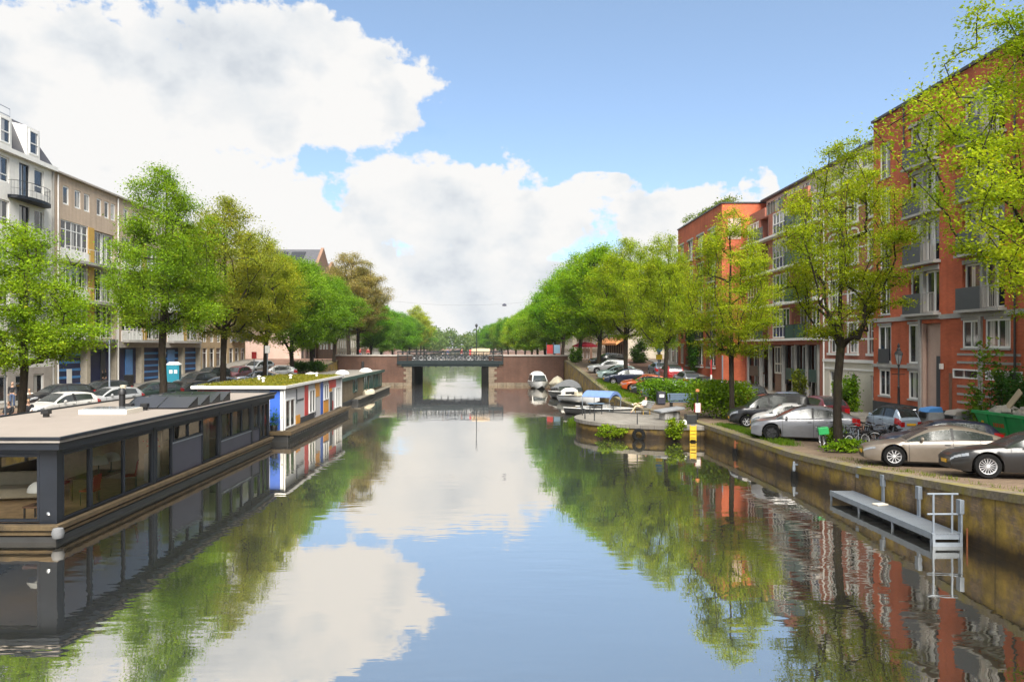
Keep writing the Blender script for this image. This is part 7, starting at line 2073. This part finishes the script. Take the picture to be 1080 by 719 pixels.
    m = MB(); m.box(-.07, -.03, -.066, -.062, 3.62, 4.02); m.box(-.03, .07, -.066, -.062, 3.98, 4.02); m.box(-.03, .07, -.066, -.062, 3.80, 3.84); m.box(.06, .09, -.066, -.062, 3.84, 3.98); m.build('lettering', M['white'], t)
    for k, (px, y, lb) in enumerate(((268, 66, 'thin grey sign pole left of the yellowish tree above the sedum roof'), (282, 64, 'grey pole with white box right of the yellowish tree above the sedum roof'))):
        t = thing('sign_pole', lb, 'pole', (at(px, y), y, GL(y))); m = MB(); m.bar((0, 0, 0), (0, 0, 3.4+k*.6), .04, 8); m.build('pole', M['galv'], t)
        m = MB(); m.box(-.2, .2, -.08, .08, 2.8+k*.55, 3.4+k*.6); m.build('sign_plate', M['red' if k == 0 else 'white'], t, bevel=.01)
    t = thing('wheelie_bin', 'dark wheelie bin at the blue door of the navy ground floor', 'bin', (at(136, 68.5), 68.5, GL(68)+.12)); m = MB(); m.add([(-.25, -.3, .08), (.25, -.3, .08), (.25, .3, .08), (-.25, .3, .08), (-.32, -.38, 1.0), (.32, -.38, 1.0), (.32, .38, 1.0), (-.32, .38, 1.0)], [(3, 2, 1, 0), (0, 1, 5, 4), (1, 2, 6, 5), (2, 3, 7, 6), (3, 0, 4, 7)]); m.build('body', M['black'], t, bevel=.02); m = MB(); m.box(-.34, .34, -.4, .4, 1.003, 1.09); m.build('lid', M['dark_metal'], t, bevel=.02)
    for x in (-.25, .25): m = MB(); m.lathe([(.1, -.03), (.1, .03)], 12, (x, .3, .1), axis='x'); m.build('wheel', M['rubber'], t)
    # right bank signs
    for k, (px, y, top, lb, c) in enumerate(((750, 53, 3.6, 'dark red and white striped pole between bush and white slab flats', 'red'), (762, 52, 3.9, 'slim grey pole right of the striped pole above the bush', 'galv'), (695, 66, 4.4, 'pole with round blue traffic sign on the right street', 'galv'))):
        t = thing('sign_pole', lb, 'pole', (at(px, y), y, GR(y))); m = MB(); m.bar((0, 0, 0), (0, 0, top), .05, 8); m.build('pole', M[c], t)
        if k == 2: m = MB(); m.lathe([(0, -.02), (.33, -.02), (.33, .02), (0, .02)], 20, (0, -.08, top-.35), axis='y'); m.build('sign_plate', M['stripe_blue'], t); m = MB(); m.box(-.28, .28, -.1, -.06, top-1.35, top-.9); m.build('lower_plate', M['yellow'], t)
        if k == 0: m = MB(); m.box(-.055, .055, -.055, .055, .9, 1.4); m.box(-.054, .054, -.054, .054, 2.0, 2.5); m.build('white_band', M['white'], t)
    # cafe parasol and banners at the bridge corner
    t = thing('cafe_parasol', 'wide crimson parasol at the right end of the bridge', 'parasol', (at(617, 103), 103, GR(102))); m = MB(); m.bar((0, 0, 0), (0, 0, 2.5), .04, 8); m.build('pole', M['cream'], t)
    m = MB(); m.lathe([(1.75, 1.85), (1.78, 2.05), (.9, 2.42), (0, 2.6)], 8); m.build('canopy', M['awning_red'], t)
    for k, (px, c, lb) in enumerate(((580, 'red_panel', 'red hoarding banner on the bridge corner behind the right abutment'), (587.5, 'stripe_blue', 'light blue hoarding banner right of the red one at the bridge corner'))):
        t = thing('banner', lb, 'banner', (at(px, 111), 111, 3.55), 0, 'banners at the bridge corner'); m = MB(); m.box(-.45, .45, -.04, .04, .9, 2.2); m.build('panel', M[c] if k == 0 else plain('sky_panel', (.28, .45, .6), .6, 0, .05), t); m = MB()
        for x in (-.48, .48): m.bar((x, .05, 0), (x, .05, 2.55), .03, 6)
        m.build('frame', M['galv'], t)
    t = thing('cargo_cart', 'tan tarpaulin covered cart with red and white end standing on the bridge', 'cart', (-1.1, 106.2, 3.52))
    m = MB(); m.lathe([(0, -1.35), (.62, -1.3), (.68, 0), (.62, 1.3), (0, 1.35)], 14, (0, 0, 1.05), axis='x'); m.build('cover', M['tan_tarp'], t, smooth=50); m = MB(); m.box(-1.3, 1.3, -.6, .6, .35, .75); m.build('body', M['timber'], t, bevel=.03)
    m = MB(); m.box(-1.62, -1.36, -.45, .45, .5, 1.5); m.build('end_panel', M['red_panel'], t, bevel=.02); m = MB(); m.box(-1.63, -1.35, -.2, .2, .6, 1.15); m.build('white_panel', M['white'], t)
    for x in (-.8, .8):
        for y in (-.6, .6): m = MB(); m.lathe([(.22, -.05), (.32, -.06), (.34, 0), (.32, .06), (.22, .05), (.22, -.05)], 16, (x, y, .34), axis='y'); m.build('wheel', M['rubber'], t, smooth=60)
    t = thing('lamp_post', 'slender dark lamp post on the middle of the bridge', 'lamp post', (at(502.5, 104.3), 104.35, 3.5)); m = MB(); m.lathe([(.12, 0), (.1, .6), (.06, .7), (.045, 4.6), (0, 4.62)], 10); m.build('pole', M['bridge_green'], t, smooth=40); m = MB(); m.lathe([(.06, 4.6), (.2, 4.95), (.22, 4.97), (.1, 5.15), (0, 5.2)], 8); m.build('lamp_head', M['dark_metal'], t)
    # wire over the canal with its lamp
    t = thing('overhead_lamp', 'hanging street lamp on a wire high above the right bank', 'lamp', (at(532, 92), 92, zat(322, 92)))
    m = MB(); m.lathe([(0, .25), (.12, .22), (.30, .0), (.28, -.06), (0, -.1)], 12); m.build('lamp_head', M['panel_grey'], t, smooth=50)
    t = thing('overhead_wire', 'thin wire carrying the hanging lamp between the two rows of trees', 'wire', (0, 92, 0)); w = []
    for k in range(17):
        u = k/16; x = -22+38*u; w.append((x, 0, 13.6-3.1*4*u*(1-u)*.8 if False else 12.6-2.0*math.sin(PI*u)+.0))
    MB().tube(w, .009, 4).build('cable', M['black'], t)

# ------------------------------------------------------------------ sky, sun, camera
SUN_DIR = Vector((.09, -.66, .72)).normalized()
def build_world():
    w = bpy.data.worlds.new('World'); scene.world = w; w.use_nodes = True
    nt = w.node_tree; nt.nodes.clear()
    out = nt.nodes.new('ShaderNodeOutputWorld')
    sky = nt.nodes.new('ShaderNodeTexSky'); sky.sky_type = 'NISHITA'; sky.sun_disc = False
    sky.sun_elevation = math.asin(SUN_DIR.z); sky.sun_rotation = math.atan2(SUN_DIR.x, SUN_DIR.y)
    sky.altitude = 0; sky.air_density = 1.0; sky.dust_density = .6; sky.ozone_density = 2.0
    geo = nt.nodes.new('ShaderNodeTexCoord')
    sp = nt.nodes.new('ShaderNodeSeparateXYZ'); L(nt, geo.outputs['Generated'], sp.inputs[0])
    az = math_(nt, 'ARCTAN2', sp.outputs[0], sp.outputs[1]); el = math_(nt, 'ARCSINE', sp.outputs[2])
    cb = nt.nodes.new('ShaderNodeCombineXYZ'); L(nt, az, cb.inputs[0]); L(nt, math_(nt, 'MULTIPLY', el, 1.25), cb.inputs[1])
    n1 = noise(nt, 9, 8, .6, cb.outputs[0]); n2 = noise(nt, 3.0, 5, .55, cb.outputs[0]); n3 = noise(nt, 24, 7, .62, cb.outputs[0]); n4 = noise(nt, 13, 4, .5, cb.outputs[0])
    def ang(px, py):
        x, z = (px-HX)/F, (HY-py)/F
        return math.atan2(x, 1), math.atan2(z, math.sqrt(1+x*x))
    # cumulus banks: centre column, row, half width, half height (in the photograph's degrees), strength
    blobs = [(60, 95, 290, 115), (270, 85, 190, 100), (380, 95, 85, 70), (330, 45, 70, 45), (120, 190, 260, 75), (-120, 140, 250, 150),
             (270, 255, 210, 72), (462, 222, 150, 62), (560, 235, 95, 55), (420, 300, 260, 60), (500, 335, 260, 40), (715, 228, 88, 40), (640, 300, 150, 45), (800, 195, 22, 22), (632, 194, 40, 14), (900, 250, 150, 60), (1400, 150, 300, 120), (-700, 200, 300, 160)]
    acc = None
    for (px, py, rw, rh) in blobs:
        u0, v0 = ang(px, py); u1, _ = ang(px+rw, py); _, v1 = ang(px, py-rh)
        ru, rv = abs(u1-u0), abs(v1-v0)
        du = math_(nt, 'MULTIPLY', math_(nt, 'SUBTRACT', az, u0), 1/ru); dv = math_(nt, 'MULTIPLY', math_(nt, 'SUBTRACT', el, v0), 1/rv)
        q = math_(nt, 'SUBTRACT', 1.0, math_(nt, 'SQRT', math_(nt, 'ADD', math_(nt, 'MULTIPLY', du, du), math_(nt, 'MULTIPLY', dv, dv))))
        q = math_(nt, 'MINIMUM', q, .5 if rh > 25 else .16)
        acc = q if acc is None else math_(nt, 'SMOOTH_MAX', acc, q, .12)
    back = math_(nt, 'MULTIPLY_ADD', math_(nt, 'SUBTRACT', n2, .5), 2.2, .22)
    side = math_(nt, 'GREATER_THAN', math_(nt, 'ABSOLUTE', az), 1.05)
    um = nt.nodes.new('ShaderNodeMapRange'); um.interpolation_type = 'SMOOTHSTEP'; um.inputs[1].default_value = .43; um.inputs[2].default_value = .50; L(nt, el, um.inputs[0]); up = um.outputs[0]  # unseen cloud bank above the view, added to whiten the water's reflections
    els = math_(nt, 'MAXIMUM', side, up)
    acc = math_(nt, 'MAXIMUM', acc, math_(nt, 'ADD', math_(nt, 'MULTIPLY', els, back), math_(nt, 'MULTIPLY', math_(nt, 'SUBTRACT', els, 1.0), 5.0)))
    dens = math_(nt, 'ADD', acc, math_(nt, 'ADD', math_(nt, 'MULTIPLY', math_(nt, 'SUBTRACT', n1, .5), 1.75), math_(nt, 'MULTIPLY', math_(nt, 'SUBTRACT', n3, .5), .7)))
    dens = math_(nt, 'ADD', dens, math_(nt, 'MULTIPLY', math_(nt, 'ABSOLUTE', math_(nt, 'SUBTRACT', n4, .5)), .9))
    dens = math_(nt, 'SUBTRACT', dens, .09)
    mr = nt.nodes.new('ShaderNodeMapRange'); mr.interpolation_type = 'SMOOTHSTEP'; mr.inputs[1].default_value = -.03; mr.inputs[2].default_value = .17; L(nt, dens, mr.inputs[0])
    mask = mr.outputs[0]
    # thin veil low over the horizon
    veil = nt.nodes.new('ShaderNodeMapRange'); veil.interpolation_type = 'SMOOTHSTEP'; L(nt, el, veil.inputs[0]); veil.inputs[1].default_value = .11; veil.inputs[2].default_value = 0.0; veil.inputs[3].default_value = 0; veil.inputs[4].default_value = .75
    mask = math_(nt, 'MAXIMUM', mask, veil.outputs[0])
    mask = math_(nt, 'MAXIMUM', mask, .15)                       # even white added over all the blue to pale its reflection in the water
    # light and grey parts inside the clouds
    shade = math_(nt, 'ADD', math_(nt, 'MULTIPLY', n2, .7), math_(nt, 'ADD', math_(nt, 'MULTIPLY', n1, .6), math_(nt, 'ADD', math_(nt, 'MULTIPLY', math_(nt, 'SUBTRACT', n4, .5), .35), math_(nt, 'MULTIPLY', dens, -.2))))
    cc = ramp(nt, shade, [(.415, (.70, .745, .805)), (.495, (.855, .885, .915)), (.58, (1.01, 1.0, .985))])
    bg1 = nt.nodes.new('ShaderNodeBackground'); bg1.inputs[1].default_value = SKY_STRENGTH
    tm = nt.nodes.new('ShaderNodeMapRange'); tm.inputs[1].default_value = 0; tm.inputs[2].default_value = .45; L(nt, el, tm.inputs[0])
    L(nt, mixc(nt, 1.0, sky.outputs[0], mixc(nt, tm.outputs[0], (.76, .78, .90), (.68, .82, .86)), 'MULTIPLY'), bg1.inputs[0])
    bg2 = nt.nodes.new('ShaderNodeBackground'); bg2.inputs[1].default_value = CLOUD_STRENGTH; L(nt, cc, bg2.inputs[0])
    mx = nt.nodes.new('ShaderNodeMixShader'); L(nt, mask, mx.inputs[0]); L(nt, bg1.outputs[0], mx.inputs[1]); L(nt, bg2.outputs[0], mx.inputs[2]); L(nt, mx.outputs[0], out.inputs[0])
    s = bpy.data.lights.new('sun', 'SUN'); s.energy = SUN_STRENGTH; s.angle = R(SUN_ANGLE); s.color = (1.0, .95, .87)
    so = bpy.data.objects.new('sun', s); COL.objects.link(so); so.rotation_euler = SUN_DIR.to_track_quat('Z', 'Y').to_euler(); so.location = (-30, -30, 60)

def build_haze():
    b = MB(); b.box(-4100, 4100, -500, 5200, -2.7, 30)
    m, nt, out = nmat('haze')
    v = nt.nodes.new('ShaderNodeVolumePrincipled'); v.inputs['Color'].default_value = (.80, .88, .96, 1); v.inputs['Density'].default_value = HAZE; v.inputs['Anisotropy'].default_value = .2
    L(nt, v.outputs[0], out.inputs['Volume'])
    o = b.build('haze', m); tag(o, kind='stuff')

def build_camera():
    c = bpy.data.cameras.new('camera'); o = bpy.data.objects.new('camera', c); COL.objects.link(o)
    o.location = (0, 0, CZ); o.rotation_euler = (R(90), 0, 0)
    c.sensor_width = 36; c.lens = 36*F/1080
    c.shift_x = (540-HX)/1080; c.shift_y = (HY-359.5)/1080
    c.clip_start = .3; c.clip_end = 9000
    scene.camera = o
SKY_STRENGTH, CLOUD_STRENGTH, SUN_STRENGTH, SUN_ANGLE, HAZE = .108, .43, 5.0, 48.0, .00012
SKY_TINT = (.95, .95, 1.06)
build_setting(); build_bridge(); build_houses(); build_terrace(); build_platform()
build_houseboat_one(); build_houseboat_two(); build_houseboat_three(); build_boats()
build_trees(); build_plants(); build_cars(); build_bikes(); build_people(); build_street()
build_world(); build_camera()
if HAZE > 0: build_haze()
scene.view_settings.view_transform = 'Standard'; scene.view_settings.look = 'None'; scene.view_settings.gamma = 1
scene.view_settings.exposure = 1.15; scene.view_settings.use_curve_mapping = False
cy = scene.cycles
cy.max_bounces = 7; cy.diffuse_bounces = 3; cy.glossy_bounces = 4; cy.transmission_bounces = 6; cy.transparent_max_bounces = 12; cy.volume_bounces = 0
cy.caustics_reflective = False; cy.caustics_refractive = False; cy.sample_clamp_indirect = 6
cy.use_adaptive_sampling = True; cy.adaptive_threshold = .02
try: cy.use_denoising = True; cy.denoiser = 'OPENIMAGEDENOISE'
except Exception: pass
